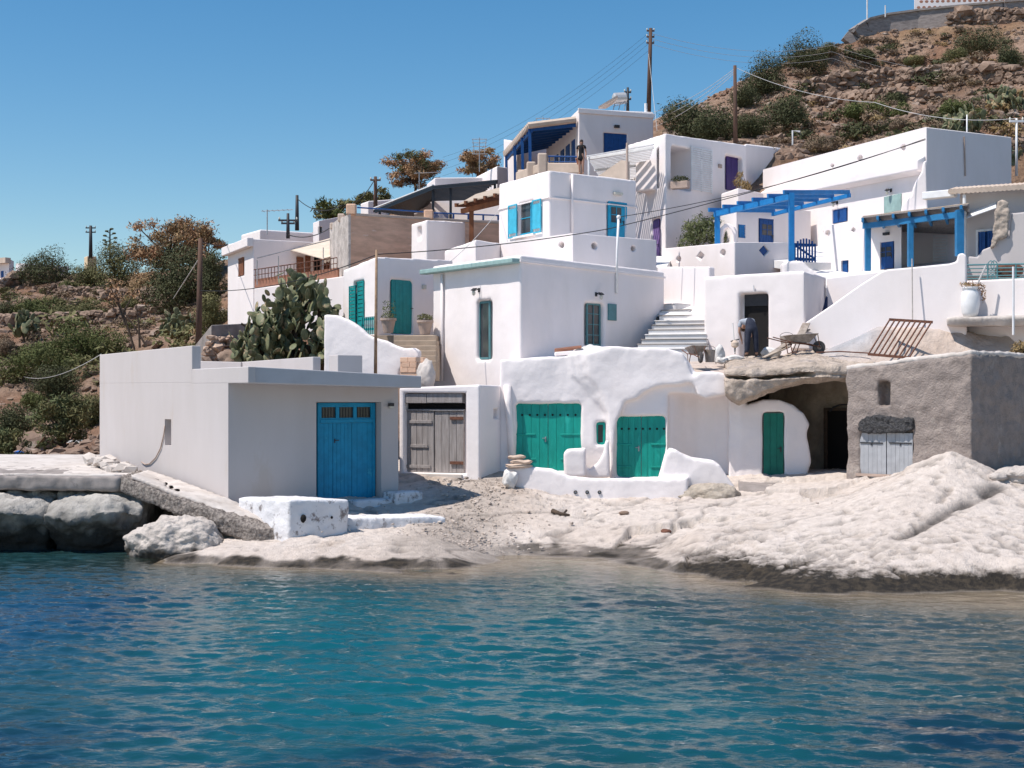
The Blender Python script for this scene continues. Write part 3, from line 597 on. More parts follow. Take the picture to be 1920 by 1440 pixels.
# ---------------------------------------------------------------- hills
hp = [q3(*a) for a in [(-150, 865, 52), (0, 868, 52), (100, 858, 58), (187, 850, 60), (-150, 800, 66), (0, 800, 68), (100, 800, 68), (180, 790, 70), (0, 760, 74), (0, 700, 82), (150, 690, 80), (250, 690, 74), (-200, 700, 82), (300, 670, 70), (400, 660, 64), (-200, 600, 95), (0, 615, 92), (100, 610, 93), (200, 605, 92), (300, 600, 86), (400, 610, 78),
      (-200, 545, 104), (0, 540, 104), (60, 528, 108), (100, 524, 110), (200, 530, 106), (300, 535, 98), (420, 545, 90), (0, 575, 97), (300, 565, 92), (150, 640, 88),
      (500, 640, 57), (450, 612, 62), (560, 600, 62), (650, 640, 52), (640, 560, 62), (706, 640, 49), (780, 640, 49), (830, 540, 57), (560, 520, 72), (560, 470, 90), (700, 430, 80), (700, 400, 98), (800, 380, 98), (900, 350, 100), (1000, 480, 58), (1100, 500, 54), (1000, 380, 72), (1080, 320, 78), (1100, 300, 86), (1230, 520, 56), (1300, 470, 61), (1280, 590, 49.5), (1350, 380, 66), (1450, 440, 62), (1560, 480, 60), (1400, 610, 49), (1600, 540, 52), (1750, 520, 50), (1900, 560, 47), (1850, 440, 55), (2050, 560, 47), (2050, 420, 60),
      (1250, 258, 88), (1300, 262, 80), (1380, 272, 74), (1450, 290, 70), (1500, 295, 71), (1560, 300, 70), (1640, 285, 69), (1720, 255, 67), (1800, 250, 66), (1900, 255, 66), (2050, 260, 66),
      (1300, 212, 105), (1400, 205, 96), (1400, 165, 114), (1450, 135, 118), (1500, 110, 121), (1560, 92, 124), (1600, 75, 127), (1650, 62, 128), (1720, 55, 127), (1820, 48, 126), (1920, 45, 125), (2100, 40, 125), (1500, 210, 92), (1500, 160, 106), (1650, 200, 86), (1650, 140, 106), (1800, 190, 84), (1800, 120, 106), (1920, 190, 84), (1920, 120, 106), (2100, 190, 84)]]
hp += [(-60, 160, 6), (-30, 150, 8), (0, 150, 14), (25, 190, 14), (12, 140, 16), (60, 175, 34), (90, 160, 36), (20, 150, 18), (35, 150, 33), (-90, 110, 9), (-80, 60, 3), (-60, 52, 1.5), (120, 120, 36), (60, 60, 15), (40, 48, 6), (30, 120, 24.5), (-22, 50, 1.4), (-30, 46.5, 1.4), (-8, 50, 2.5), (4, 49, 3.0), (-4, 46.5, 2.0), (12, 46.5, 2.5), (18, 46.5, 3.6), (-14, 52, 2.6), (-16, 56, 2.4)]
hill = Surf(hp, .05)
xs = np.arange(-62, 84, .36); ys = np.arange(46.4, 175, .36); X, Y, fq = grid(xs, ys); Z = hill(X, Y)
Z = Z-1.5*np.clip((X+15.5)/1.5, 0, 1)*np.clip((66-Y)/4, 0, 1)-2.8*np.clip((X+9)/2, 0, 1)*np.clip((9-X)/2, 0, 1)*np.clip((90-Y)/4, 0, 1)*np.clip((Y-58)/4, 0, 1)
R_ = np.clip((Y-62)/8, 0, 1); R_ = np.maximum(R_, np.clip((-X-17)/3, 0, 1)*.7)
n1 = vnoise(X, Y, 0, 6, 4); n2 = vnoise(X, Y, 5, 1.7, 4); n3 = vnoise(X, Y, 5, .8, 2)
ter = np.abs(((Z/2.6+.35*n1) % 1)-.5)*2          # faint terracing
Z = Z+R_*(.55*n1+.42*n2+.2*np.abs(n3)+.5*(ter-.5))
soil = np.array([.27, .155, .10]); rock = np.array([.36, .245, .18]); grass = np.array([.34, .235, .13]); dark = np.array([.14, .10, .07])
a = np.clip(n2*1.8+.45, 0, 1)[..., None]; b = np.clip(vnoise(X, Y, 40, 3.5, 4)*2.2+.1, 0, 1)[..., None]; c = np.clip(vnoise(X, Y, 60, 2.2, 4)*2-.1, 0, 1)[..., None]
col = soil*(1-a)+rock*a; col = col*(1-b*.5)+grass*b*.5; col = col*(1-c*.5)+dark*c*.5
M['hill'] = mat('dry_hillside', (1, 1, 1), (.66, .64, .62), 2.2, .97, 1.0, 5, attr='Col', bd=.25, bump2=.8, bs2=1.4, c3=(.13, .10, .07), s3=1.4, t3=.60)
hm = fastmesh('hillside', np.stack([X, Y, Z], -1).reshape(-1, 3), fq, 'hill', cols=np.clip(col, .01, 1).reshape(-1, 3), smooth=True); S(hm)
HZ = Z; HX0, HY0, HS = xs[0], ys[0], .36
def hz(x, y):
    j = int(np.clip(round((x-HX0)/HS), 0, HZ.shape[1]-1)); i = int(np.clip(round((y-HY0)/HS), 0, HZ.shape[0]-1)); return float(HZ[i, j])
S(MB().box((0, 430, -12), 1800, 640, 10).build('ground', 'hill'))
def on_hill(px, py, d0=50, d1=150):
    """first hit of the sight line through a pixel with the hillside"""
    d = d0
    while d < d1:
        p = P(px, py, d)
        if p.z <= hz(p.x, p.y): return p
        d += .25
    return None
def drop(px, d): q = XY(px, d); return Vector((q.x, q.y, hz(q.x, q.y)))

# ---------------------------------------------------------------- stones
def ico(sub):
    bm = bmesh.new(); bmesh.ops.create_icosphere(bm, subdivisions=sub, radius=1); v = np.array([x.co[:] for x in bm.verts]); f = np.array([[w.index for w in q.verts] for q in bm.faces]); bm.free(); return v, f
IV, IF = ico(1); JV, JF = ico(2)
def stones(centers, sizes, seed=1, flat=.65, base=(IV, IF)):
    r = np.random.default_rng(seed); V = []; Fc = []; n = 0; iv, jf = base
    for c, s in zip(centers, sizes):
        v = iv*(1+r.normal(0, .22, (len(iv), 1))); v = np.clip(v, -.78, .78)*1.1
        sc = s*np.array([r.uniform(.8, 1.4), r.uniform(.7, 1.2), flat*r.uniform(.7, 1.2)]); v = v*sc
        a = r.uniform(0, 6.28); R = np.array([[math.cos(a), -math.sin(a), 0], [math.sin(a), math.cos(a), 0], [0, 0, 1]])
        t = r.normal(0, .25); R2 = np.array([[1, 0, 0], [0, math.cos(t), -math.sin(t)], [0, math.sin(t), math.cos(t)]])
        V.append(v@R.T@R2.T+np.array(c)); Fc.append(jf+n); n += len(iv)
    return np.concatenate(V), np.concatenate(Fc)
M['stone'] = mat('field_stone', (.31, .22, .165), (.175, .12, .09), .9, .95, .6, 6, c3=(.38, .315, .27), s3=.7, t3=.57, bd=.06)
# loose stones lying on both slopes
cs = []; ss = []
for px0, px1, py0, py1, d0, n, s0 in [(0, 430, 530, 700, 60, 1200, .13), (0, 200, 690, 860, 50, 300, .13), (1240, 1920, 50, 300, 60, 4200, .12)]:
    k = 0; tries = 0
    while k < n and tries < n*3:
        tries += 1; p = on_hill(random.uniform(px0, px1), random.uniform(py0, py1), d0)
        if p is None: continue
        cs.append((p.x, p.y, p.z+.02)); ss.append(min(s0*random.lognormvariate(0, .6), s0*3.0)); k += 1
v, f = stones(cs, ss, 4); tag(fastmesh('loose_stones', v, f, 'stone'), kind='stuff')
pc = []; ps_ = []
for _ in range(1500):
    x_ = random.gauss(-1.2, .9); y_ = random.uniform(34.6, 41.5); x_ += (y_-36)*.13; z_ = float(shore_z(np.array([x_]), np.array([y_]))[0])
    if z_ > .02: pc.append((x_, y_, z_+.03)); ps_.append(.017*random.lognormvariate(0, .5))
for _ in range(50):
    x_ = random.uniform(-5, 9); y_ = random.uniform(35, 39.5); z_ = float(shore_z(np.array([x_]), np.array([y_]))[0]); pc.append((x_, y_, z_+.05)); ps_.append(.024*random.lognormvariate(0, .6))
v, f = stones(pc, ps_, 8); M['pebble'] = mat('beach_pebble', (.55, .47, .41), (.38, .32, .275), 3, .95, .3, 20); tag(fastmesh('beach_pebbles', v, f, 'pebble'), kind='stuff')
def stone_wall(label, pts, h, n, size, seed, mt='stone', name='dry_stone_wall', group=None, fill=True, lift=0):
    """dry stone wall: courses of separate looking stones along a line of surveyed points, on a solid core"""
    P_ = [Vector(p) for p in pts]; L_ = [(P_[i+1]-P_[i]).length for i in range(len(P_)-1)]; tot = sum(L_); cs = []; ss = []
    def along(t):
        t *= tot
        for i, l in enumerate(L_):
            if t <= l or i == len(L_)-1: return P_[i].lerp(P_[i+1], min(1, t/l))
            t -= l
    for k in range(n):
        q = along(random.random()); cs.append((q.x+random.gauss(0, .10), q.y+random.uniform(-.22, .12), q.z+random.uniform(-.3, h)+lift)); ss.append(size*random.lognormvariate(0, .4))
    v, f = stones(cs, ss, seed, .7)
    o = fastmesh(name, v, f, mt, base=P_[0]); tag(o, label, 'wall', group)
    return o
# ================================================================ FRONT ROW
# ---- quay slab and its broken edge
def slab(name, top, th, m, **k):
    mb = MB(); n = len(top); top = [Vector(p) for p in top]; mb.prism(top, Vector((0, 0, -th))); return mb.build(name, m, **k)
qz = 1.9
S(slab('quay', [(-60, 36.6, qz), tuple(P(-20, 890, 36.55)), tuple(P(225, 893, 36.4)), tuple(P(300, 898, 38.6)), tuple(P(250, 880, 42)), tuple(P(192, 869, 46.2)), (-14.2, 50, 1.85), (-60, 52, 1.9)], .38, 'concrete', remesh=.06, sm=1, disp=.10, dscale=.3))  # body darker than the pale top: front-face shade put into its colour
S(slab('quay_top', [(-60, 36.75, qz+.035), tuple(P(-20, 890, 36.7)+Vector((0, 0, .035))), tuple(P(216, 891, 36.65)+Vector((0, 0, .035))), tuple(P(296, 898, 38.8)+Vector((0, 0, .03))), tuple(P(250, 880, 42)+Vector((0, 0, .03))), tuple(P(192, 869, 46.2)+Vector((0, 0, .03))), (-14.2, 50, 1.9), (-60, 52, 1.93)], .12, 'concrete_pale', remesh=.07, sm=2, disp=.05, dscale=.4))
rp = [P(225, 893, 36.4), P(330, 935, 35.75), P(475, 992, 35.1), P(560, 1000, 35.25), P(432, 944, 36.8), P(330, 905, 39.5), P(262, 882, 42)]
S(slab('ramp', [p+Vector((0, 0, .02)) for p in rp], .42, 'rubble', remesh=.06, sm=1, disp=.13, dscale=.16))
S(slab('ramp_crust', [p.lerp(sum(rp, Vector())/len(rp), .10)+Vector((.05, .12, .10)) for p in rp], .14, 'concrete_pale', remesh=.045, sm=2, disp=.06, dscale=.25))
def rock(name, label, c, rad, m, seed, group=None, sub=5, n=.28, cut=None, flat=None, cat='boulder', rz=0.0, lean=0.0, parent=None, pw=1.0):
    v, f = ico(sub); rr = np.array(rad); v0 = v.copy()
    v = np.sign(v)*np.abs(v)**pw if pw != 1 else v
    o1 = vnoise(v[:, 0]+seed, v[:, 1], v[:, 2], .9, 3); o2 = vnoise(v[:, 0]+seed, v[:, 1]+5, v[:, 2], .3, 3); o3 = vnoise(v[:, 0]+seed, v[:, 1]+9, v[:, 2], .09, 2)
    v = v*(1+n*o1+n*.35*o2+n*.12*o3)[:, None]*rr
    if flat is not None: v[:, 2] = np.where(v[:, 2] > flat, flat+(v[:, 2]-flat)*.22, v[:, 2])
    v[:, 1] += lean*v[:, 2]
    a = rz; R = np.array([[math.cos(a), -math.sin(a), 0], [math.sin(a), math.cos(a), 0], [0, 0, 1]]); v = v@R.T+np.array(c)
    o = fastmesh(name, v, f, m, parent=parent, base=None if parent else c, smooth=True)
    if label: tag(o, label, cat, group)
    return o
# boulder stone: pale above, black waterline algae, painted shade above it on quay boulders
def wet_shade_rock(name, c1, c2, dark, z0, z1):
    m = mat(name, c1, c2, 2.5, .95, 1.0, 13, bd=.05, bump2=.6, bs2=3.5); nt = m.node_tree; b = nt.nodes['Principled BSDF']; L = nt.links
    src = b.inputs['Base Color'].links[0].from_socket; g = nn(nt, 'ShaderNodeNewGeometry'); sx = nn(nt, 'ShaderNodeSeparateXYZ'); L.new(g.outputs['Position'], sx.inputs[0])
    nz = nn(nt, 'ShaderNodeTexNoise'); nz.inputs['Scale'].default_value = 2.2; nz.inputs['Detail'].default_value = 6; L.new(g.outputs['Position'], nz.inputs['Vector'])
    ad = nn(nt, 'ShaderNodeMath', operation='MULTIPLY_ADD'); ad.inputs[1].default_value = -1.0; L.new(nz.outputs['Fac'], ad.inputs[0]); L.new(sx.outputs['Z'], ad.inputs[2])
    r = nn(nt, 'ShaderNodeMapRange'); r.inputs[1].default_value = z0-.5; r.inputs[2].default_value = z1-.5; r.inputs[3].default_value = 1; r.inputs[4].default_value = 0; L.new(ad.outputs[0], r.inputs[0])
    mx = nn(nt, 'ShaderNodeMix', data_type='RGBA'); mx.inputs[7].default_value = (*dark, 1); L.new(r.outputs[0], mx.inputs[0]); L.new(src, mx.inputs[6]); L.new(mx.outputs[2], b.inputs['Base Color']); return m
M['boulder'] = wet_shade_rock('sea_boulder', (.52, .49, .45), (.38, .36, .33), (.03, .03, .028), .45, 1.45)
M['boulder2'] = wet_shade_rock('pale_boulder', (.58, .52, .47), (.46, .41, .37), (.045, .04, .033), .08, .40)
def block(label, p0, p1, seed, dn=36.2, zt=1.5):
    x0 = (p0-CX)/F*36; x1 = (p1-CX)/F*36; r = random.Random(seed); vs = []; fs = []; n = 8; m_ = 7
    for k_ in range(m_):
        t = k_/(m_-1); x = x0+(x1-x0)*t; e = .35*abs(2*t-1)**4; j_ = [r.uniform(-.12, .12) for _ in range(8)]
        vs += [(x, 39.0, zt-.05-e*.5), (x, 36.9+e, zt-e*.3+j_[0]*.4), (x, 35.75+e+j_[1], zt-.28-e*.4+j_[2]*.5), (x, 35.5+e+j_[3], zt-.55-e*.2+j_[4]), (x, 35.85+e+j_[5], zt-.95), (x, 36.2+e*.6+j_[6], .15), (x, 36.4+e*.4, -1.2), (x, 39.0, -1.2)]
    for k_ in range(m_-1):
        for q in range(n): fs.append([k_*n+q, k_*n+(q+1) % n, (k_+1)*n+(q+1) % n, (k_+1)*n+q])
    fs += [list(range(n))[::-1], [(m_-1)*n+q for q in range(n)]]
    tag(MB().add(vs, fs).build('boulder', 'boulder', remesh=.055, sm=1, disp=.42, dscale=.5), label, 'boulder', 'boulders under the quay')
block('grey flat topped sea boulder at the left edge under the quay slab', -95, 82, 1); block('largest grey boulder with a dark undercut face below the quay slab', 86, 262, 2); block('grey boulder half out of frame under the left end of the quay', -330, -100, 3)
rock('boulder', 'pale knobbly boulder under the broken ramp edge', P(330, 1030, 35.2), (1.15, 1.0, .92), 'boulder2', 5.2, 'boulders under the quay', n=.34, lean=-.15, pw=.95, sub=6)
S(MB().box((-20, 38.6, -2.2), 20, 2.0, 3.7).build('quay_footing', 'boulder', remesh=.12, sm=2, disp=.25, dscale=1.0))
# ---- boathouse
BH = House('boathouse', 'pinkish white flat roofed boathouse with blue double door at the water', 'house', [(187, 46, 700), (428, 37, 716), (747, 39.95, 716)], .75, 'boat', {0: [(309, 786, 321, 835, .25)], 1: [(593, 754, 715, 940, .38)]}, bevel=.03)
f0, f1 = BH.fr
# roof slab with front overhang (slopes to the right to shed rain)
c0 = P(466, 687, 36.0); c1 = P(790, 705, 38.95); d1 = (Vector((c1.x-c0.x, c1.y-c0.y, 0))).normalized(); bk = Vector((-f0.d.x, -f0.d.y, 0))
uu = (365/1, )
def slab8(a0, a1, back, th0, th1): return [a0-Vector((0, 0, th0)), a1-Vector((0, 0, th1)), a1+back-Vector((0, 0, th1)), a0+back-Vector((0, 0, th0)), a0, a1, a1+back, a0+back]
mb = MB(); mb.hexa(slab8(c0, c1, bk*4.2, .415, .33)); BH.part('roof', mb, 'fascia', bevel=.02)
# left parapet: tall wall rising along the long side
ua = f0.uz(360, 690)[0]; zt = PZ(648, f0.at(360, 690).y); zt0 = PZ(665, 46)
mb = MB(); q = [(0, PZ(702, 46)-.3), (ua, 4.3), (ua, zt), (0, zt0)]
mb.prism([f0.pt(u, z, .003) for u, z in q], f0.n*-.26)
u2 = f0.uz(466, 700)[0]; BH.part('parapet', mb, 'boat', bevel=.02)
# upstand on the left side of the roof slab (same face as wall)
mb = MB(); z1 = PZ(692, f0.at(365, 690).y); mb.prism([f0.pt(u, z, .004) for u, z in [(ua+.002, 4.28), (u2-.02, 4.262), (u2-.02, 4.676), (ua+.002, z1)]], f0.n*-.2); BH.part('roof_edge', mb, 'boat', bevel=.015)
# rear parapets of the terrace
mb = MB(); mb.bar(P(330, 676, 47.5)-Vector((0, 0, .6)), P(456, 679, 46)-Vector((0, 0, .6)), .25, 1.2); mb.bar(P(456, 679, 46.2)-Vector((0, 0, .6)), P(594, 669, 41.2)-Vector((0, 0, .6)), .25, 1.2); BH.part('terrace_parapet', mb, 'boat', bevel=.02)
fb = frame(617, 41.5, 680, 41.0); mb = MB(); u0, u1, z0, z1 = fb.rect((617, 666, 648, 700)); mb.box(P(648, 705, 41.0), .78, .62, PZ(666, 41)-PZ(705, 41), .55); BH.part('roof_block', mb, 'boat', bevel=.02)
# blue door with transom
r = (593, 788, 714, 940); fr = f1; u0, u1, z0, z1 = fr.rect((593, 755, 701, 940), -.36); zt = fr.rect((593, 790, 701, 940), -.36)[3]
mb = MB(); w = -.36
mb.lbox(fr, u0, u0+.07, z0, z1, w, w+.09); mb.lbox(fr, u1-.09, u1, z0, z1, w, w+.09); mb.lbox(fr, u0+.07, u1-.09, z1-.07, z1, w, w+.088); mb.lbox(fr, u0+.07, u1-.09, zt-.04, zt+.06, w, w+.1)
BH.part('door_frame', mb, 'bluedoor', bevel=.008)
a = u0+.07; b = u1-.09
for k in range(3):
    ga = a+(b-a)*k/3; gb = a+(b-a)*(k+1)/3; mb = MB(); e = .05
    mb.lbox(fr, ga, ga+e, zt+.06, z1-.07, w+.01, w+.075); mb.lbox(fr, gb-e, gb, zt+.06, z1-.07, w+.01, w+.075); mb.lbox(fr, ga+e, gb-e, zt+.06, zt+.10, w+.01, w+.073); mb.lbox(fr, ga+e, gb-e, z1-.12, z1-.07, w+.01, w+.073)
    o = BH.part('transom_window', mb, 'bluedoor'); mb = MB(); mb.lbox(fr, ga+e, gb-e, zt+.1, z1-.12, w+.02, w+.03); BH.part('pane', mb, 'glass', o)
    mb = MB(); [mb.tube([fr.pt(ga+e+(gb-ga-2*e)*(i+.5)/5, zt+.08, w+.05), fr.pt(ga+e+(gb-ga-2*e)*(i+.5)/5, z1-.1, w+.05)], .008, 5) for i in range(5)]; BH.part('bar', mb, 'iron', o)
for ga, gb, n in [(a, a+(b-a)*.245, 3), (a+(b-a)*.25, a+(b-a)*.605, 5), (a+(b-a)*.61, b, 4)]:
    o = BH.part('door', boards(fr, ga, gb, z0+.015, zt-.045, w+.005, w+.06, n, .006), 'bluedoor')
mb = MB(); ub = a+(b-a)*.28; zb_ = z0+(zt-z0)*.76; mb.lbox(fr, ub-.015, ub+.015, zb_-.06, zb_+.06, w+.062, w+.075); mb.lbox(fr, ub, ub+.12, zb_+.0, zb_+.025, w+.07, w+.1); BH.part('handle', mb, 'iron')
mb = MB(); u, z = f1.uz(731, 759); mb.lbox(f1, u-.07, u+.07, z-.04, z+.05, .01, .13); o = BH.part('wall_lamp', mb, 'iron', bevel=.015); mb = MB(); mb.lbox(f1, u-.055, u+.055, z-.09, z-.04, .03, .12); BH.part('lamp_shade', mb, 'lampglass', o)
# slit window stays a deep niche; pale hose hanging out of it
hp_ = [f0.at(x, y, .03) for x, y in [(309, 798), (307, 815), (301, 840), (292, 858), (281, 869), (272, 871), (265, 866)]]
mb = MB().tube(hp_, .018, 6); tag(mb.build('hose', 'pot', smooth=True), 'pale hose hanging from the slit window on the boathouse side wall', 'hose')
mb = MB(); mb.prism([f0.pt(u, z, .0015) for u, z in [(1.2, 1.9), (1.204, 1.9), (1.1, 5.2), (1.094, 5.2)]], f0.n*.002); 
cs = []
for k in range(70): t_ = random.random()**.8; p = P(190, 868, 45.6).lerp(P(262, 884, 41.3), t_); cs.append((p.x-random.uniform(0, .5)-.05, p.y-random.uniform(0, .6), p.z+random.uniform(.02, .22)*(1-.5*t_)))
v, f = stones(cs, [.13*random.lognormvariate(0, .4) for _ in cs], 33, .7); tag(fastmesh('rubble_heap', v, f, 'concrete_pale', base=cs[0]), 'pale rubble heaped along the foot of the boathouse side wall', 'rubble')
mb = MB(); mb.tube([P(1036, 958, 38.4), P(1050, 963, 38.2), P(1068, 966, 38.1)], .07, 7, .03); mb.tube([P(1062, 957, 38.4), P(1054, 966, 38.1)], .035, 6, .02); tag(mb.build('driftwood', 'bark', smooth=True), 'dark piece of driftwood on the pale rocks below the low white wall', 'driftwood')
rock('boulder', 'small rusty brown stone on the pale rocks above the inlet', P(1249, 997, 36.5), (.13, .1, .08), 'rust', 71, sub=3, n=.3); rock('boulder', 'small dark stone in the hollow below the wall mound', P(1170, 962, 38), (.14, .1, .06), 'stone', 73, sub=3, n=.3)
# peeling plinth, planter block, kerb in front
PL = T('planter', 'peeling whitewashed masonry block at the boathouse corner', 'planter', P(540, 1000, 34.8))
mb = MB(); A = P(446, 932, 36.35); B_ = P(541, 937, 34.75); C_ = P(654, 936, 35.7); D_ = A+C_-B_; zb_ = .15
mb.hexa([Vector((p.x, p.y, zb_)) for p in (A, B_, C_, D_)]+[A, B_, C_, D_+Vector((0, 0, .03))]); mb.build('block', 'peel', PL, remesh=.05, sm=5, disp=.07, dscale=.5)
u, z = 569, 972
rock('drain_hole', None, P(569, 972, 34.95), (.075, .06, .1), 'dark', 3, sub=2, parent=PL); rock('drain_hole', None, P(622, 970, 35.38), (.03, .03, .04), 'dark', 4, sub=2, parent=PL)
DS = T('doorstep', 'peeling white doorstep and low kerb in front of the blue door', 'step', P(720, 960, 37))
mb = MB(); mb.lbox(f1, f1.uz(650, 940)[0], f1.uz(762, 940)[0], .4, PZ(938, 38.6), .0, .55); mb.build('threshold', 'peel', DS, remesh=.05, sm=3, disp=.05, dscale=.5)
mb = MB(); mb.lbox(f1, f1.uz(716, 940)[0], f1.uz(768, 940)[0], .4, PZ(924, 38.8), .05, .75); mb.build('pier', 'peel', DS, remesh=.05, sm=3, disp=.10, dscale=.4)
mb = MB(); a = P(640, 971, 35.9); b = P(835, 968, 36.9); e = f1.n*-1.1
mb.hexa([Vector((p.x, p.y, .25)) for p in (a, b, b+e*1.0, a+e)]+[a, b, b+e*1.0, a+e]); mb.build('kerb', 'peel', DS, remesh=.05, sm=3, disp=.07, dscale=.4)
# ---- old shed with bleached doors
SH = House('shed', 'small white shed with bleached grey plank doors beside the boathouse', 'house', [(748, 42.6, 727), (899, 41.5, 721), (945, 43.4, 723)], 1.2, 'soft', {0: [(757, 737, 873, 887, .32)], 1: [(926, 767, 935, 784, .2)]}, bevel=.06, back=3)
fr = SH.fr[0]; u0, u1, z0, z1 = fr.rect((757, 737, 873, 887), -.3); w = -.29
mb = MB(); zb_ = fr.rect((757, 756, 873, 887), -.3)[3]; um = u0+(u1-u0)*.43
mb.lbox(fr, u0, um-.006, zb_, z1-.02, w, w+.22); mb.lbox(fr, um+.006, u1, zb_+.01, z1-.01, w, w+.215); SH.part('lintel', mb, 'greywood', bevel=.012)
zg = fr.rect((757, 767, 873, 887), -.3)[3]
mb = MB(); mb.lbox(fr, u0, u1, zg, zb_, w, w+.02); SH.part('gap_panel', mb, 'dark')
mb = MB(); mb.lbox(fr, u0+.0, u0+.1, z0, zg, w, w+.10); mb.lbox(fr, u0+.1, u1, zg-.06, zg, w, w+.12); SH.part('door_frame', mb, 'greywood', bevel=.01)
um = u0+(u1-u0)*.52
for k, (a, b, n) in enumerate([(u0+.11, um-.01, 5), (um+.01, u1-.02, 4)]):
    o = SH.part('door', boards(fr, a, b, z0+.03, zg-.07, w+.01, w+.07+.02*(1-k), n, .014), 'greywood')
    for t, (s0, s1) in enumerate([(.12, .95), (.2, .8), (.02, .9)] if k == 0 else [(.55, 1.0), (.55, 1.0)]):
        zz = z0+(zg-z0)*((.80, .42, .10)[t] if k == 0 else (.86, .17)[t]); mb = MB(); mb.lbox(fr, a+(b-a)*s0, a+(b-a)*s1, zz-.045, zz+.045, w+.09, w+.13); SH.part('batten', mb, 'greywood' if k == 0 else 'rust', o, bevel=.008)
mb = MB(); mb.lbox(fr, u0-.1, u1+.05, z0-.12, z0, -.3, .06); SH.part('sill', mb, 'concrete_pale', bevel=.02)
# ---- whitewashed cave house: two rooms with sea green doors
CV = House('cave_house', 'soft whitewashed cave house with two sea green double doors', 'house', [(936, 43.1, 674), (1253, 42.6, 657)], .9, 'soft', {0: [(966, 756, 1090, 884, .22), (1116, 791, 1136, 835, .2), (1156, 780, 1249, 896, .20)]}, back=5, remesh=.055, disp=.10, dscale=1.1, sm=5)
w_ = CV.wall; f = CV.fr[0]
door(CV, 0, (965, 755, 1091, 884), 'green', .20, 4, leaves=2, straps=2, handle='metal', frame_on=False)
door(CV, 0, (1155, 779, 1250, 896), 'green', .18, 4, leaves=2, straps=2, handle='metal', frame_on=False)
for x0, x1, y, n in [(979, 1079, 778, 8), (1166, 1245, 804, 7)]:
    for k in range(n):
        mb = MB(); x = x0+(x1-x0)*k/(n-1); o = f.at(x, y, -.14 if n == 8 else -.12); R = f.n.to_track_quat('Z', 'Y').to_matrix(); mb.lathe(o, [(.034, -.02), (.034, .012)], 10, R); CV.part('air_hole', mb, 'dark')
window(CV, 0, (1117, 792, 1135, 834), 'green', .17, 1, 1, .07)
# rounded eaves / shoulder masses (soft whitewashed rock growing over the right room)
def plan(pp, z0, z1, yb=45.2):
    q = [XY(px, d) for px, d in pp]; q += [Vector((q[-1].x, yb, 0)), Vector((q[0].x, yb, 0))]; return MB().prism([Vector((p.x, p.y, z0)) for p in q], Vector((0, 0, z1-z0)))
for w0_, sx in ((.07, -34), (.13, -20), (.19, -8), (.24, 0)):
    pp = [(1100+sx, 664), (1150+sx, 650), (1250, 653), (1280, 662), (1292, 685), (1300, 716), (1275, 722), (1250, 722), (1225, 727), (1205, 738), (1192+sx*.3, 748), (1172+sx*.5, 752), (1166+sx*.5, 770), (1156+sx*.3, 790), (1152+sx*.2, 830), (1152, 905), (1143, 905), (1144, 830), (1140+sx*.2, 775), (1128+sx*.7, 735), (1106+sx, 700)]
    mb = MB(); mb.outline(f, pp, -1.0, w0_); CV.join(mb)
mb = MB(); mb.outline(f, [(1255, 655), (1285, 668), (1305, 700), (1372, 705), (1376, 738), (1350, 744), (1322, 748), (1300, 738), (1255, 735)], -2.0, .02); CV.join(mb)
mb = MB(); mb.outline(f, [(1299, 722), (1295, 707), (1308, 699), (1330, 696), (1352, 699), (1366, 707), (1371, 724), (1364, 740), (1345, 742), (1322, 748), (1308, 740)], -1.2, .26); CV.join(mb)
CV.join(plan([(1246, 42.75), (1262, 42.9), (1285, 43.25), (1310, 43.5), (1340, 43.5), (1362, 43.25), (1380, 42.9), (1390, 42.72)], .9, PZ(728, 43)))
fo = frame(1386, 42.75, 1522, 42.55); OV = [(1384, 935), (1384, 790), (1390, 768), (1408, 757), (1432, 750), (1462, 750), (1488, 760), (1508, 776), (1518, 795), (1514, 815), (1519, 840), (1522, 868), (1513, 892), (1500, 904), (1490, 912), (1490, 935), (1470, 935), (1470, 773), (1430, 773), (1430, 935)]
mb = MB(); mb.outline(fo, OV, -.55, 0); CV.join(mb)
mb = MB(); mb.outline(fo, [(1366, 735), (1398, 750), (1396, 790), (1392, 935), (1366, 935)], -1.2, -.03); CV.join(mb)
mb = MB(); mb.lbox(fo, *fo.rect((1420, 760, 1480, 935)), -.56, -.3); CV.join(mb)
class _F: pass
H2 = _F(); H2.fr = [fo]; H2.part = CV.part; door(H2, 0, (1431, 774, 1469, 903), 'dkgreen', .10, 3, frame_on=False, handle='iron')
# drainpipe bulge and left shoulder
mb = MB(); mb.tube([f.at(951, 722, .02), f.at(953, 760, .06), f.at(957, 800, .06), f.at(961, 880, .0)], .11, 8); CV.part('plastered_pipe', mb, 'soft', smooth=True)
# curved buttress bench
mb = MB(); fb = frame(1056, 41.6, 1145, 41.5); mb.outline(fb, [(1057, 895), (1056, 850), (1062, 843), (1098, 841), (1098, 895)], -1.0, 0); mb.outline(fb, [(1090, 897), (1092, 884), (1108, 880), (1122, 868), (1131, 850), (1135, 826), (1141, 826), (1144, 897)], -.95, -.35)
mb.build('bench', 'soft', CV.root, remesh=.05, sm=6, disp=.05, dscale=.8)
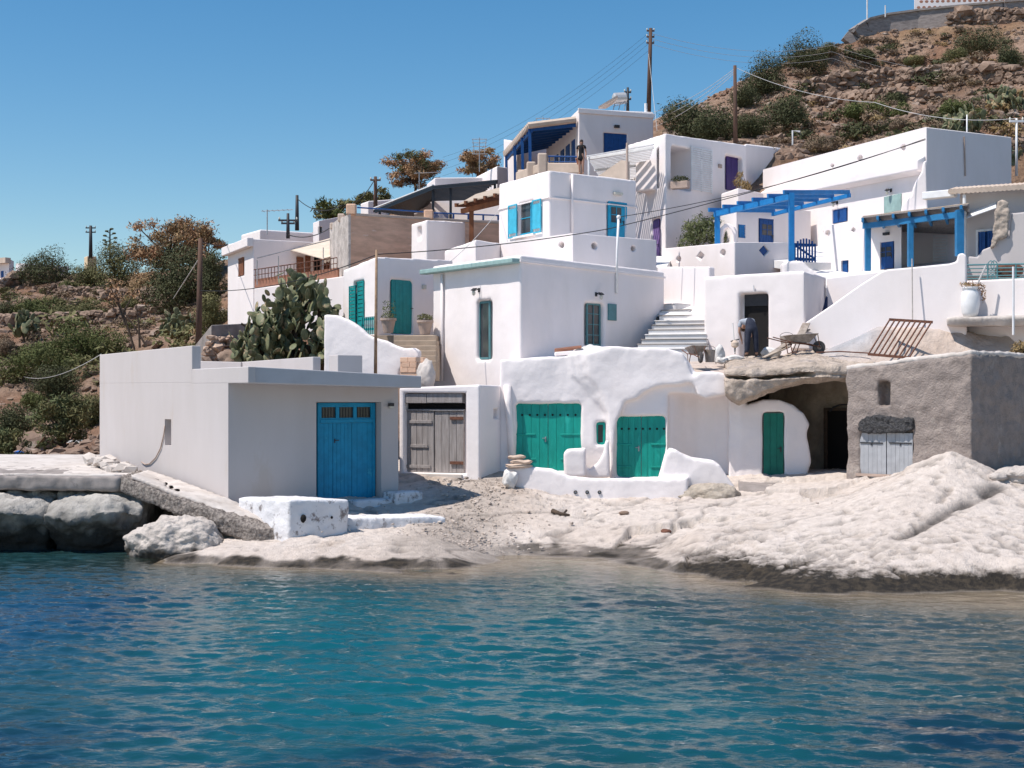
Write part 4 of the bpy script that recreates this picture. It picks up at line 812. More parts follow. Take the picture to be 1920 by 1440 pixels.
# ---- low curved wall with three drain holes, rising to a white mound
M['bare'] = mat('bare_masonry', (.52, .45, .37), (.38, .32, .26), 4, .95, 1.0, 14, bd=.06, c3=(.42, .22, .10), s3=1.4, t3=.66)
LW = T('garden_wall', 'low curved white garden wall with three drain holes before the green doors', 'wall', P(1150, 940, 39.6))
fl = frame(940, 40.4, 1300, 39.6); mb = MB(); mb.outline(fl, [(948, 918), (948, 879), (985, 876), (1030, 879), (1050, 886), (1065, 893), (1100, 896), (1200, 897), (1290, 896), (1290, 962), (1080, 962), (1040, 945), (1000, 932)], -.32, 0)
fm_ = frame(1225, 40.1, 1385, 39.9); mb.outline(fm_, [(1234, 900), (1240, 880), (1247, 852), (1256, 841), (1266, 843), (1282, 853), (1300, 860), (1338, 864), (1350, 872), (1362, 890), (1378, 912), (1384, 945), (1234, 945)], -.95, .05)
o = mb.build('wall', 'soft', LW, remesh=.05, sm=7, disp=.07, dscale=1.0)
for x in (1079, 1101, 1124):
    R = fl.n.to_track_quat('Z', 'Y').to_matrix(); mb = MB().lathe(fl.at(x, 923, .015), [(.052, -.05), (.052, .02), (.036, .022), (.034, -.02)], 12, R); mb.build('drain_hole', 'dark', LW)
rock('bare_patch', None, P(1335, 930, 39.75), (.80, .35, .40), 'bare', 8, sub=5, n=.38, parent=LW, pw=1.2)
def sack(name, label, c, sx, sy, sz, rz, m='sack', group=None, seed=0, parent=None):
    v, f = ico(4); v = np.sign(v)*np.abs(v)**.72; v = v*(1+.24*vnoise(v[:, 0]+seed, v[:, 1], v[:, 2], .55, 4))[:, None]*np.array([sx, sy, sz]); v[:, 2] += .18*sz*np.sin(v[:, 0]/sx*4+seed)
    a = rz; R = np.array([[math.cos(a), -math.sin(a), 0], [math.sin(a), math.cos(a), 0], [0, 0, 1]]); v = v@R.T+np.array(c)
    o = fastmesh(name, v, f, m, parent=parent, base=None if parent else c, smooth=True)
    if label: tag(o, label, 'sack', group)
    return o
sack('sack', 'lowest tan sack folded on the left end of the low white wall', P(972, 873, 40.4), .37, .22, .065, .1, group='sacks on the low white wall', seed=1)
sack('sack', 'middle tan sack of the pile at the end of the garden wall', P(978, 866, 40.4), .30, .2, .07, -.1, group='sacks on the low white wall', seed=3)
sack('sack', 'topmost small tan sack of the pile at the wall end', P(969, 857, 40.45), .25, .18, .06, .15, group='sacks on the low white wall', seed=6)
sack('sack', 'pale slumped sack on the ground against the wall end', P(956, 899, 40.2), .2, .2, .24, .3, 'whitesack', seed=4)
# ---- brown tuff ledge roofing the cave yard
LG = T('rock_ledge', 'cracked brown rock ledge overhanging the cave yard with the dark green door', 'rock', P(1480, 740, 43))
def ledge():
    xs_ = [1360, 1385, 1410, 1440, 1470, 1500, 1530, 1560, 1592, 1640]; top = [697, 692, 691, 691, 688, 682, 680, 682, 689, 689]; bot = [742, 760, 752, 738, 728, 722, 718, 716, 716, 716]; cr = [704, 705, 706, 705, 703, 700, 0, 0, 0, 0]; ou = [.02, .10, .16, .2, .2, .22, .26, .28, .26, .2]; vs = []; fs = []
    for x, t, b, c, o_ in zip(xs_, top, bot, cr, ou):
        d = 41.75; c = c or (t+b)/2; nd = .42 if c != (t+b)/2 else -.28
        vs += [P(x, t, d), P(x, t+4, d-o_), P(x, c-1, d-o_-.06), P(x, c, d+nd), P(x, c+5.5, d+nd), P(x, c+7, d-o_-.10), P(x, b-8, d-o_-.02), P(x, b, d+.35), P(x, b-8, d+1.5), P(x, b-10, d+2.6), P(x, b-4, d+4.2), P(x, t-24, d+4.2)]
    n = 12
    for i in range(len(xs_)-1):
        for k in range(n): fs.append([i*n+k, i*n+(k+1) % n, (i+1)*n+(k+1) % n, (i+1)*n+k])
    fs += [list(range(n))[::-1], [(len(xs_)-1)*n+k for k in range(n)]]
    return MB().add(vs, fs)
o = ledge().build('ledge', 'ledge', LG, remesh=.034, sm=2, disp=.20, dscale=.45)
# cave interior behind the yard
mb = MB(); fcv = frame(1480, 45.8, 1605, 44.2); mb.outline(fcv, [(1440, 700), (1610, 690), (1610, 940), (1440, 940)], -.6, 0); o = LG and mb.build('cave_wall', 'cave', LG, remesh=.07, sm=2, disp=.25, dscale=.8)
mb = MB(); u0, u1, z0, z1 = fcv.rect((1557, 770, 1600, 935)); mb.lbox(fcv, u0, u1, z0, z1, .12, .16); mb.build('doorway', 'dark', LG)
mb = MB(); mb.lbox(fcv, u0-.12, u0, z0, z1+.08, .1, .22); mb.lbox(fcv, u0, u1, z1, z1+.09, .1, .21); mb.build('door_frame', 'bark', LG, bevel=.01)
mb = MB(); mb.tube([fcv.at(x, y, .26) for x, y in [(1556, 772), (1562, 764), (1574, 759), (1590, 758)]], .025, 6); mb.build('hook_bar', 'iron', LG)
S(MB().hexa([P(1385, 945, 40.2), P(1600, 940, 39.4), P(1620, 905, 46), P(1380, 905, 46)]+[P(1385, 908, 40.8)+Vector((0, 0, .0)), P(1600, 925, 39.6), P(1620, 880, 46), P(1380, 880, 46)]).build('yard_floor', 'concrete'))
# ---- rough stone boathouse on the right
SB = House('stone_boathouse', 'rough grey rendered boathouse with pale double door on the right', 'house', [(1586, 39.6, 692), (1822, 37.0, 664), (2010, 41.5, 671)], 1.0, 'stonewall', {0: [(1646, 714, 1669, 762, .45), (1613, 806, 1711, 925, .16)]}, remesh=.055, disp=.17, dscale=.55, sm=7)
fr = SB.fr[0]
for a, b in [((1612, 812, 1662, 930), 0), ((1663, 812, 1712, 930), 1)]:
    u0, u1, z0, z1 = fr.rect(a, -.06); o = SB.part('door', boards(fr, u0+.004, u1-.004, z0, z1, -.10, -.05, 6, .006), 'greydoor')
    mb = MB(); uh0, uh1 = (u0+.03, u0+.03+(u1-u0)*.85) if b == 0 else (u1-.03-(u1-u0)*.85, u1-.03); zz = z1-.27
    mb.lbox(fr, uh0, uh1, zz-.018, zz+.018, -.045, -.025); um = (uh0+uh1)/2; mb.lbox(fr, um-.02, um+.02, zz-.07, zz-.018, -.045, -.026); SB.part('hinge', mb, 'iron', o)
u0, u1, z0, z1 = fr.rect((1605, 889, 1700, 894), 0); mb = MB(); mb.lbox(fr, u0, u1, z0, z1, -.02, .03); SB.part('bar', mb, 'pot')
mb = MB(); mb.outline(fr, [(1609, 806), (1612, 792), (1626, 782), (1650, 779), (1672, 781), (1690, 786), (1706, 780), (1714, 786), (1713, 806), (1690, 811), (1630, 813)], -.1, .09)
tag(mb.build('plastic_sheet', 'tarp', remesh=.03, sm=2, disp=.12, dscale=.12), 'crumpled black plastic sheet stuffed over the pale grey double door', 'sheet')
mb = MB(); mb.tube([P(1588, 691, 39.75), P(1650, 683.5, 39.1), P(1720, 674, 38.3), P(1790, 666, 37.4), P(1818, 663, 37.15), P(1870, 664.5, 38.2), P(1950, 669, 40)], .085, 8); SB.part('whitewashed_coping', mb, 'concrete_pale', remesh=.035, sm=2, disp=.10, dscale=.3)
rock('boulder', 'pale rough stones heaped at the right frame edge below the dark wall', P(1912, 890, 35.6), (.55, .5, .28), 'boulder2', 13, sub=4, n=.4)
rock('boulder', 'small brown stone on the rocks under the dark wall corner', P(1872, 895, 35.3), (.22, .2, .12), 'boulder2', 17, sub=3, n=.3)
# ================================================================ SECOND ROW AND UP THE HILL
# ---- two storey house in the middle
H = House('white_house', 'tall white house with dusty teal windows and pale teal gutter above the cave house', 'house', [(811, 49, 499), (976, 45, 477), (1246, 51.2, 509)], 3.4, 'white', {0: [(893, 563, 922, 675, .24)], 1: [(1096, 568, 1133, 650, .26)]}, bevel=.03)
fr = H.fr[0]; mb = MB(); u1, z1 = fr.uz(975, 489); u0, z0 = fr.uz(811, 509); zg = (z1+z0)/2
mb.lbox(fr, -.35, fr.L-.02, zg-.09, zg+.07, .0, .32); H.part('gutter', mb, 'tealpale', bevel=.03)
mb = MB(); mb.lbox(H.fr[1], -.05, H.fr[1].L, zg-.05, zg+.02, .0, .05); H.part('string_course', mb, 'white', bevel=.01)
window(H, 0, (901, 565, 922, 674), 'teal2', .2, 1, 1, .07, name='window'); 
window(H, 1, (1097, 569, 1123, 648), 'teal2', .2, 2, 4, .06)
o = boxpart(H, 'meter_box', 1, (1139, 570, 1154, 601), .0, .06, 'teal2', .01)
wall_lamp(H, 0, 899, 544, 1); wall_lamp(H, 1, 1117, 552, -1)
pipe_on(H, 0, 829, 514, 715, .05, 'white', .07)
mb = MB(); f1_ = H.fr[1]; mb.tube([f1_.at(1156, 550, .05), f1_.at(1157, 470, .05), f1_.at(1160, 408, .06)], .045, 8); mb.ball(f1_.at(1160, 407, .06), .075); H.part('mast', mb, 'whitepaint', smooth=True)
mb = MB(); u, z = f1_.uz(1232, 598); mb.lathe(f1_.pt(u, z, .02), [(.09, 0), (.09, .06), (.05, .09)], 12, f1_.n.to_track_quat('Z', 'Y').to_matrix()); H.part('wall_lamp', mb, 'iron')
# things drying on the cave roof
mb = MB(); [mb.bar(P(1040, 655+i*2, 44+i*.25), P(1090, 649+i*2, 44+i*.25), .16, .05) for i in range(3)]; tag(mb.build('plank_pile', 'redbrown'), 'red tiles and planks piled on the cave roof', 'planks')
rock('sheet', 'crumpled white plastic sheet lying on the cave house roof', P(1112, 657, 44.2), (.42, .2, .17), 'whitesack', 21, sub=4, n=.7, cat='sheet')
mb = MB(); mb.bar(P(1040, 664, 43.9), P(1180, 656, 43.9), .5, .12); mb.build('roof_kerb', 'soft', CV.root, bevel=.03)
# ---- steps house with turquoise green door
K = House('steps_house', 'low white house with sea green door and shutters behind the bamboo pole', 'house', [(643, 52.5, 506), (705, 49.5, 481), (850, 52.5, 487)], 4.5, 'white', {0: [(662, 527, 683, 612, .2)], 1: [(732, 525, 774, 627, .16)]}, bevel=.05)
door(K, 1, (732, 525, 774, 627), 'teal', .12, 6, frame_on=False, handle='iron')
window(K, 0, (668, 527, 683, 612), 'teal', .16, 1, 2, .06); shutter(K, 0, (656, 536, 668, 606), 'teal', .03, 10); shutter(K, 0, (672, 527, 683, 612), 'teal', .02, 10)
boxpart(K, 'wall_lamp', 1, (791, 534, 797, 542), .0, .08, 'lampglass', .01)
frl = frame(676, 47.8, 704, 47.0); mb = MB(); u0, u1, z0, z1 = frl.rect((678, 593, 704, 622))
for k in range(7): u = u0+(u1-u0)*(k+.5)/7; mb.lbox(frl, u-.03, u+.03, z0-.1, z1-.02, 0, .03)
mb.lbox(frl, u0, u1, z1-.13, z1-.06, -.04, 0); mb.lbox(frl, u0, u1, z0+.05, z0+.12, -.04, 0); tag(mb.build('railing', 'teal'), 'small turquoise picket railing beside the curved stair wall', 'railing')
def pot(name, label, c, r, h, m='pot', group=None):
    t = T(name, label, 'pot plant', c, group); c = Vector(c)
    MB().lathe(c, [(r*.62, 0), (r*.72, h*.3), (r*.95, h*.82), (r*1.08, h*.84), (r*1.08, h), (r*.92, h), (r*.88, h*.9)], 18).build('pot', m, t, smooth=False); return t
def leaves(cents, rads, n, size, seed, asp=.5, up=.0, shell=.55, nz=.5):
    """leaf sized quads spread through several ellipsoids"""
    r = np.random.default_rng(seed); cents = np.array([tuple(c) for c in cents], float); rads = np.array(rads, float)
    if rads.ndim == 1: rads = np.stack([rads]*3, 1)
    vol = rads.prod(1)**(2/3); k = r.choice(len(cents), n, p=vol/vol.sum()); d = r.normal(size=(n, 3)); d /= np.linalg.norm(d, axis=1)[:, None]
    rad = shell+(1-shell)*r.random(n)**.7; rad *= 1+.12*r.normal(size=n); p = cents[k]+d*rad[:, None]*rads[k]
    nv = d*.9+r.normal(size=(n, 3))*nz; nv /= np.linalg.norm(nv, axis=1)[:, None]; q = r.normal(size=(n, 3)); q[:, 2] += up*2
    a = q-nv*(q*nv).sum(1)[:, None]; a /= np.linalg.norm(a, axis=1)[:, None]; b = np.cross(nv, a)
    s = size*r.lognormal(0, .3, n); a *= s[:, None]; b *= (s*asp)[:, None]
    v = np.stack([p-a*.9, p+b*.6-a*.1, p+a, p-b*.6+a*.1], 1).reshape(-1, 3); return v, np.arange(4*n).reshape(n, 4)
def leafobj(name, cents, rads, n, size, seed, m, parent=None, **k):
    v, f = leaves(cents, rads, n, size, seed, **k); return fastmesh(name, v, f, m, parent=parent)
c = P(728, 624, 48.8); t = pot('potted_plant', 'leafy sparse plant in a big clay pot left of the sea green door', c, .26, .5); leafobj('foliage', [c+Vector((0, 0, .58)), c+Vector((-.05, 0, .85)), c+Vector((.2, 0, .9))], [(.26, .22, .12), (.16, .12, .25), (.06, .06, .22)], 220, .05, 1, 'leaf_pale', t)
c = P(797, 627, 48.6); t = pot('potted_plant', 'ochre cushion plant in a clay pot right of the sea green door', c, .27, .48); leafobj('foliage', [c+Vector((0, 0, .54))], [(.27, .25, .17)], 420, .045, 2, 'leaf_olive', t)
c = P(649, 618, 48.2); t = pot('potted_plant', 'ochre plant peeking over the top of the curved stair wall', c-Vector((0, 0, .3)), .2, .3); leafobj('foliage', [c+Vector((0, 0, .1))], [(.3, .2, .16)], 240, .04, 3, 'leaf_olive', t)
fw = frame(600, 46.6, 800, 45.6); mb = MB(); mb.outline(fw, [(606, 720), (607, 589), (632, 591), (655, 601), (672, 612), (690, 628), (706, 634), (722, 638), (742, 648), (757, 653), (776, 652), (786, 658), (786, 672), (766, 676), (752, 690), (744, 720)], -.28, 0)
tag(mb.build('stair_wall', 'soft', remesh=.05, sm=4, disp=.05, dscale=.9), 'white curved stair wall stepping down beside the bamboo pole', 'wall')
ST = T('staircase', 'short flight of sandy steps below the sea green door', 'stairs', P(780, 650, 47.5))
for k in range(6):
    y = 629+k*9.5; d = 48.4-k*.33; mb = MB(); f_ = frame(738, d, 818, d-.2); u0, u1, z0, z1 = f_.rect((738, y, 818, y+9.5)); mb.lbox(f_, u0, u1, z0-.5, z1, -.6, 0); mb.build('step', 'step', ST, bevel=.02)
f_ = frame(750, 45.3, 802, 45.1); BW = MB()
for r_ in range(3):
    for c_ in range(3):
        u0, u1, z0, z1 = f_.rect((751+c_*15+(r_ % 2)*3-1, 670+r_*9.6, 764.5+c_*15+(r_ % 2)*3, 679+r_*9.6)); BW.lbox(f_, u0, u1, z0, z1, -.3, .0)
u0, u1, z0, z1 = f_.rect((750, 671, 797, 726)); BW.lbox(f_, u0, u1, z0, z1, -.32, -.02); tag(BW.build('block_wall', 'brick', bevel=.01), 'stub of brown blockwork between the stair wall and the tall house', 'wall')
rock('rubble', 'crumbling pale masonry lump under the blockwork stub', P(800, 705, 45), (.3, .3, .55), 'concrete_pale', 31, sub=4, n=.4, cat='rubble')
# ---- small plastered cube, roof parapets
S1 = House('stair_hut', 'small white cube hut with a slit window in front of the brown wall', 'hut', [(771, 59, 420), (800, 57.5, 412), (873, 60, 416)], 5, 'white', {0: [(782, 426, 790, 449, .2)]}, bevel=.12)
S2 = House('roof_hut', 'low white roof parapet box between the cube hut and the turquoise shutters', 'hut', [(833, 56.5, 470), (892, 53.2, 449), (950, 55.5, 457)], 5, 'white', bevel=.08)
# ---- house with turquoise shutters
H3 = House('white_house', 'white cube house with open turquoise shutters and turquoise door', 'house', [(935, 57.6, 345), (1030, 54, 319), (1194, 56.9, 338)], 5.2, 'white', {0: [(972, 378, 1000, 441, .2)], 1: [(1138, 379, 1173, 448, .14)]}, bevel=.04)
window(H3, 0, (973, 379, 999, 440), 'turqd', .16, 1, 2, .05); shutter(H3, 0, (954, 384, 970, 446), 'turq', .05, 1); shutter(H3, 0, (999, 374, 1015, 437), 'turq', .05, 1)
fr = H3.fr[0]; mb = MB(); zc = fr.uz(1030, 371)[1]; mb.lbox(fr, 0, fr.L+.03, zc, zc+.05, 0, .05); mb.lbox(H3.fr[1], -.03, H3.fr[1].L, zc, zc+.05, 0, .045); H3.part('string_course', mb, 'white', bevel=.01)
boxpart(H3, 'sill', 0, (966, 441, 1004, 445), 0, .12, 'white', .01)
door(H3, 1, (1138, 379, 1173, 447), 'turqd', .1, 3, glass=(.1, .75, .45, .9), fwid=.08)
pipe_on(H3, 1, 1073, 327, 436, .05, 'white', .07); boxpart(H3, 'wall_lamp', 1, (1149, 361, 1164, 366), .0, .14, 'lampglass', .01)
R3 = House('terrace_wall', 'white terrace parapet with three round holes below the turquoise shutters', 'wall', [(938, 55, 455), (1074, 51.8, 437), (1232, 54.2, 450)], 5.0, 'white', bevel=.05)
carve(R3.wall, [disc_cut(R3.fr[0], 1052, 460, 5, -.35), disc_cut(R3.fr[1], 1115, 461, 5.5, -.35), disc_cut(R3.fr[1], 1188, 466, 4.5, -.35)])
# ---- white pergola house with purple doors
H4 = House('white_house', 'two storey white house with purple doors and white slatted pergola', 'house', [(1172, 66.5, 273), (1247, 61.5, 250), (1400, 66, 272)], 5, 'white', {0: [(1196, 300, 1217, 356, .2), (1221, 410, 1238, 508, .2)], 1: [(1259, 276, 1297, 355, 2.0), (1360, 293, 1392, 360, .3)]}, bevel=.05)
H4b = House('white_house', 'low white annex with a thin roof pipe beside the purple door house', 'house', [(1385, 69, 275), (1397, 66.5, 269), (1494, 71, 280)], 9, 'white', bevel=.12)
mb = MB(); p = P(1486, 245, 70.3); mb.tube([P(1486, 290, 70.3), p, P(1500, 247, 70.3)], .045, 6); H4b.part('pipe', mb, 'whitepaint')
boxpart(H4b, 'window', 1, (1458, 313, 1474, 321), -.02, .02, 'purple')
door(H4, 0, (1222, 410, 1238, 508), 'lilac', .16, 3, frame_on=False)
fr = H4.fr[0]; u0, u1, z0, z1 = fr.rect((1222, 410, 1238, 428), -.14); mb = MB(); mb.lbox(fr, u0, u1, z0, z1, -.12, -.08); H4.part('transom', mb, 'purple')
fr = H4.fr[1]; u0, u1, z0, z1 = fr.rect((1361, 294, 1391, 358), -.25)
mb = MB(); mb.lbox(fr, u0, u0+.09, z0, z1, -.28, -.2); mb.lbox(fr, u1-.09, u1, z0, z1, -.28, -.2); mb.lbox(fr, u0+.09, u1-.09, z1-.1, z1, -.28, -.2); H4.part('door_frame', mb, 'purple', bevel=.01)
H4.part('door', boards(fr, u0+.1, u0+(u1-u0)*.72, z0, z1-.11, -.285, -.22, 3), 'purple')
def slat_panel(h, i, r, w, m, n=16, name='lattice'):
    fr = h.fr[i]; u0, u1, z0, z1 = fr.rect(r, w); mb = MB()
    for k in range(n): z = z0+(z1-z0)*(k+.5)/n; mb.lbox(fr, u0, u1, z-.33*(z1-z0)/n, z+.33*(z1-z0)/n, w, w+.02)
    for q in (.03, .5, .97): u = u0+(u1-u0)*q; mb.lbox(fr, u-.03, u+.03, z0, z1, w-.04, w)
    return h.part(name, mb, m)
slat_panel(H4, 1, (1296, 277, 1336, 359), .05, 'whitepaint', 20); slat_panel(H4, 0, (1195, 299, 1217, 358), .04, 'whitepaint', 18)
mb = MB(); fr = H4.fr[1]; u0, u1, z0, z1 = fr.rect((1259, 277, 1297, 353), -1.9); mb.lbox(fr, u0-.5, u1+.5, z0, z1, -1.96, -1.93); H4.part('back_wall', mb, 'tan')
boxpart(H4, 'meter_box', 1, (1346, 308, 1352, 315), 0, .06, 'pot')
c = P(1275, 354, 61.5); t = T('planter', 'clay planter trough with dark plants in the white house opening', 'planter', c); MB().box(c, .8, .3, .32, -.5).build('trough', 'pot', t, bevel=.02); leafobj('foliage', [c+Vector((0, 0, .42))], [(.42, .2, .15)], 260, .06, 5, 'leaf_dark', t)
# slatted white pergola roof over the terrace of the shuttered house
PG = T('pergola', 'white slatted pergola roof sloping over the upper terrace', 'pergola', P(1180, 320, 60))
A = P(1258, 268, 61.8); B_ = P(1196, 276, 60.2); Cc = P(1085, 305, 63.5); D_ = P(1172, 330, 57.5)
a0, a1, b0, b1 = P(1100, 293, 62), P(1226, 271, 60.8), P(1128, 338, 66.5), P(1205, 338, 65.4)
mb = MB(); n = 22
for k in range(n):
    t = k/(n-1); mb.bar(a0.lerp(b0, t), a1.lerp(b1, t), .11, .035)
mb.build('slat', 'whitepaint', PG)['kind'] = 'stuff'
for t in (.04, .5, .96): MB().bar(a0.lerp(b0, t)-Vector((0, 0, .07)), a1.lerp(b1, t)-Vector((0, 0, .07)), .1, .1).build('beam', 'whitepaint', PG)
MB().tube([P(1176, 336, 57.3), P(1176, 268, 57.3)], .05, 8).build('post', 'pot', PG)
MB().tube([P(1104, 330, 62.1), P(1104, 294, 62.1)], .05, 8).build('post', 'whitepaint', PG)
mb = MB(); fb = frame(1110, 62.3, 1235, 60.2); mb.outline(fb, [(1100, 345), (1165, 300), (1176, 302), (1176, 345)], -.2, 0); tag(mb.build('screen_wall', 'tan'), 'shaded sandy wall behind the slatted pergola', 'wall')
# ---- blue pergola terrace house
H5 = House('white_house', 'small white house with blue plank door behind the blue pergola', 'house', [(1338, 61, 392), (1381, 59.5, 388), (1520, 62, 396)], 6, 'white', {1: [(1384, 421, 1398, 446, .12), (1422, 410, 1451, 470, .14)]}, bevel=.06)
door(H5, 1, (1422, 410, 1451, 470), 'royal', .1, 5, glass=(.12, .85, .5, .85)); window(H5, 1, (1384, 421, 1398, 446), 'blue', .1, 1, 3, .06, pane='blue')
mb = MB(); fa_ = frame(1340, 58.6, 1392, 58.2); pp = [(1348, 470), (1348, 440), (1350, 428), (1358, 420), (1367, 419), (1376, 425), (1380, 436), (1381, 470), (1376, 470), (1375, 440), (1371, 430), (1364, 426), (1358, 430), (1354, 445), (1354, 470)]
mb.outline(fa_, pp, -.3, 0); H5.part('arch', mb, 'white', bevel=.03)
R5 = House('terrace_wall', 'white terrace wall with diamond cut-outs and round holes under the blue pergola', 'wall', [(1243, 59.5, 466), (1377, 54.5, 454), (1487, 56, 455)], 4.6, 'white', bevel=.05)
fa = R5.fr[0]; fb = R5.fr[1]
carve(R5.wall, [disc_cut(fa, 1272, 486, 4.5, -.25), disc_cut(fa, 1313, 480, 7, -.25, d4=True), disc_cut(fa, 1355, 474, 5, -.25), disc_cut(fb, 1433, 470, 9, -.2, d4=True)])
mb = MB(); u, z = fb.uz(1433, 470); e = .19; mb.prism([fb.pt(u+e*a, z+e*b, -.05) for a, b in [(1, 0), (0, 1.1), (-1, 0), (0, -1.1)]], fb.n*-.05); R5.part('diamond_inlay', mb, 'royal')
boxpart(R5, 'vent', 0, (1303, 527, 1310, 532), 0, .04, 'pot')
PB = T('pergola', 'bright blue timber pergola with open rafters above the gate', 'pergola', P(1484, 490, 53.5))
def post(name, px, y0, y1, d, w, m, parent): mb = MB(); a = P(px, y1, d); b = P(px, y0, d); return mb.bar(a, b, w, w, Vector((0, 1, 0))).build(name, m, parent, bevel=.008)
post('post', 1484, 362, 490, 54.0, .20, 'blue', PB); post('post', 1345, 395, 460, 58.5, .20, 'blue', PB)
bA = P(1340, 402, 58.6); bB = P(1486, 368, 54.0); MB().bar(bA, bB, .12, .22).build('beam', 'blue', PB, bevel=.01)
lA = P(1448, 402, 60.6); lB = P(1594, 366, 56.2); MB().bar(lA, lB, .10, .16).build('ledger', 'blue', PB, bevel=.01)
for k in range(6):
    t = .02+.96*k/5; a = bA.lerp(bB, t)+Vector((0, 0, .17)); b = lA.lerp(lB, t)+Vector((0, 0, .14)); v_ = (b-a).normalized(); MB().bar(a-v_*.42, b+v_*.05, .09, .16).build('rafter', 'blue', PB, bevel=.008)
for x, y, d in [(1384, 450, 59), (1420, 462, 59), (1509, 360, 57.5)]: pass
G = T('gate', 'blue picket gate with arched top beside the pergola post', 'gate', P(1508, 495, 54))
fg = frame(1488, 54.0, 1531, 54.4); n = 8
for k in range(n):
    x = 1490+38*k/(n-1); y = 447+10*abs((k-(n-1)/2)/((n-1)/2))**2; u, z1 = fg.uz(x, y); _, z0 = fg.uz(x, 492); mb = MB(); mb.lbox(fg, u-.035, u+.035, z0, z1, 0, .03); mb.build('picket', 'royal', G, bevel=.006)
mb = MB()
for y in (458, 485): u0, z = fg.uz(1488, y); u1, _ = fg.uz(1529, y); mb.lbox(fg, u0, u1, z-.05, z+.05, -.04, -.002)
mb.build('rail', 'royal', G); mb = MB(); mb.bar(fg.at(1491, 460, -.02), fg.at(1527, 485, -.02), .03, .07); mb.build('brace', 'royal', G)
mb = MB(); fc = frame(1466, 52.6, 1545, 52.4); mb.outline(fc, [(1466, 560), (1466, 492), (1490, 488), (1506, 490), (1518, 502), (1534, 512), (1548, 518), (1548, 560)], -.9, 0); tag(mb.build('curved_wall', 'soft', remesh=.06, sm=6, disp=.04, dscale=.9), 'white curved wall sloping down from the blue picket gate', 'wall')
# oleander bush behind the terrace wall
t = T('bush', 'grey green oleander bush behind the white terrace wall by the lilac door', 'bush', P(1308, 470, 60)); c = P(1308, 440, 60); leafobj('foliage', [c, c+Vector((-.4, 0, -.4)), c+Vector((.45, 0, .1)), c+Vector((.1, 0, .5)), c+Vector((.9, 0, -.1)), c+Vector((.75, .1, .55)), c+Vector((-.3, 0, .2))], [.5, .45, .5, .42, .35, .3, .42], 2600, .10, 8, 'leaf_pale', t, asp=.3); mb = MB(); [mb.tube([P(1308, 470, 60), c+Vector((random.uniform(-.6, .8), 0, random.uniform(0, .6)))], .03, 5, .012) for _ in range(7)]; mb.build('stem', 'bark', t)
t = T('bush', 'straw coloured dried plant beside the dark purple door', 'bush', P(1392, 356, 64)); c = P(1392, 345, 64); leafobj('foliage', [c+Vector((0, 0, -.1)), c+Vector((-.2, 0, .1)), c+Vector((.2, 0, -.1)), c+Vector((-.12, 0, .4))], [.3, .22, .22, .16], 500, .10, 9, 'leaf_straw', t, up=1, asp=.3); MB().tube([P(1392, 356, 64), c], .03, 5).build('stem', 'bark', t)
H4c = House('low_wall', 'small white stepped wall beneath the straw coloured plant', 'wall', [(1352, 63.5, 363), (1384, 62, 352), (1432, 64, 362)], 9, 'white', bevel=.06)
# ---- big house on the right, with long parapet
H6 = House('white_house', 'big white house on the right with long parapet and curved buttress', 'house', [(1430, 66.2, 318), (1737, 55.2, 238), (1897, 58.2, 257)], 5, 'white', {0: [(1560, 391, 1589, 418, .16), (1576, 490, 1591, 512, .2)]}, bevel=.06)
fr = H6.fr[0]
carve(H6.wall, [disc_cut(fr, 1612, 297, 5, -.2), disc_cut(fr, 1693, 277, 5, -.2), disc_cut(fr, 1553, 437, 5, -.15), disc_cut(fr, 1600, 430, 6, -.15, d4=True), disc_cut(fr, 1560, 311, 4, -.2, d4=True)])
mb = MB(); ua, za = fr.uz(1440, 353); ub, zb_ = fr.uz(1736, 290); mb.prism([fr.pt(ua, za, 0), fr.pt(ua, za-.75, 0), fr.pt(ua, za-.62, .42), fr.pt(ua, za-.22, .42)], fr.pt(ub, zb_)-fr.pt(ua, za)); H6.part('cornice', mb, 'soft', bevel=.07, seg=4)
door(H6, 0, (1560, 391, 1589, 418), 'royal', .12, 4, frame_on=False, handle=None, name='shutter_panel'); boxpart(H6, 'panel', 0, (1659, 366, 1691, 397), 0, .05, 'tealpale', .01)
boxpart(H6, 'sill', 0, (1553, 417, 1694, 422), 0, .3, 'white', .03); door(H6, 0, (1577, 490, 1591, 512), 'royal', .12, 2, frame_on=False, handle=None, name='shutter_panel')
wall_lamp(H6, 0, 1671, 357, -1); wall_lamp(H6, 0, 1570, 380, -1)
fs = Fr(XY(1737, 55.0), XY(1737, 55.0)+fr.n*3)
mb = MB(); fbut = frame(1685, 54.6, 1742, 54.3); mb.outline(fbut, [(1737, 300), (1731, 304), (1728, 322), (1718, 338), (1712, 352), (1709, 366), (1698, 376), (1691, 384), (1689, 398), (1689, 412), (1740, 412)], -1.3, 0); H6.part('buttress', mb, 'soft', bevel=.06, seg=3)
mb = MB(); mb.tube([H6.fr[1].at(1808, 256, .04), H6.fr[1].at(1810, 330, .04)], .03, 6); H6.part('pipe', mb, 'pot')
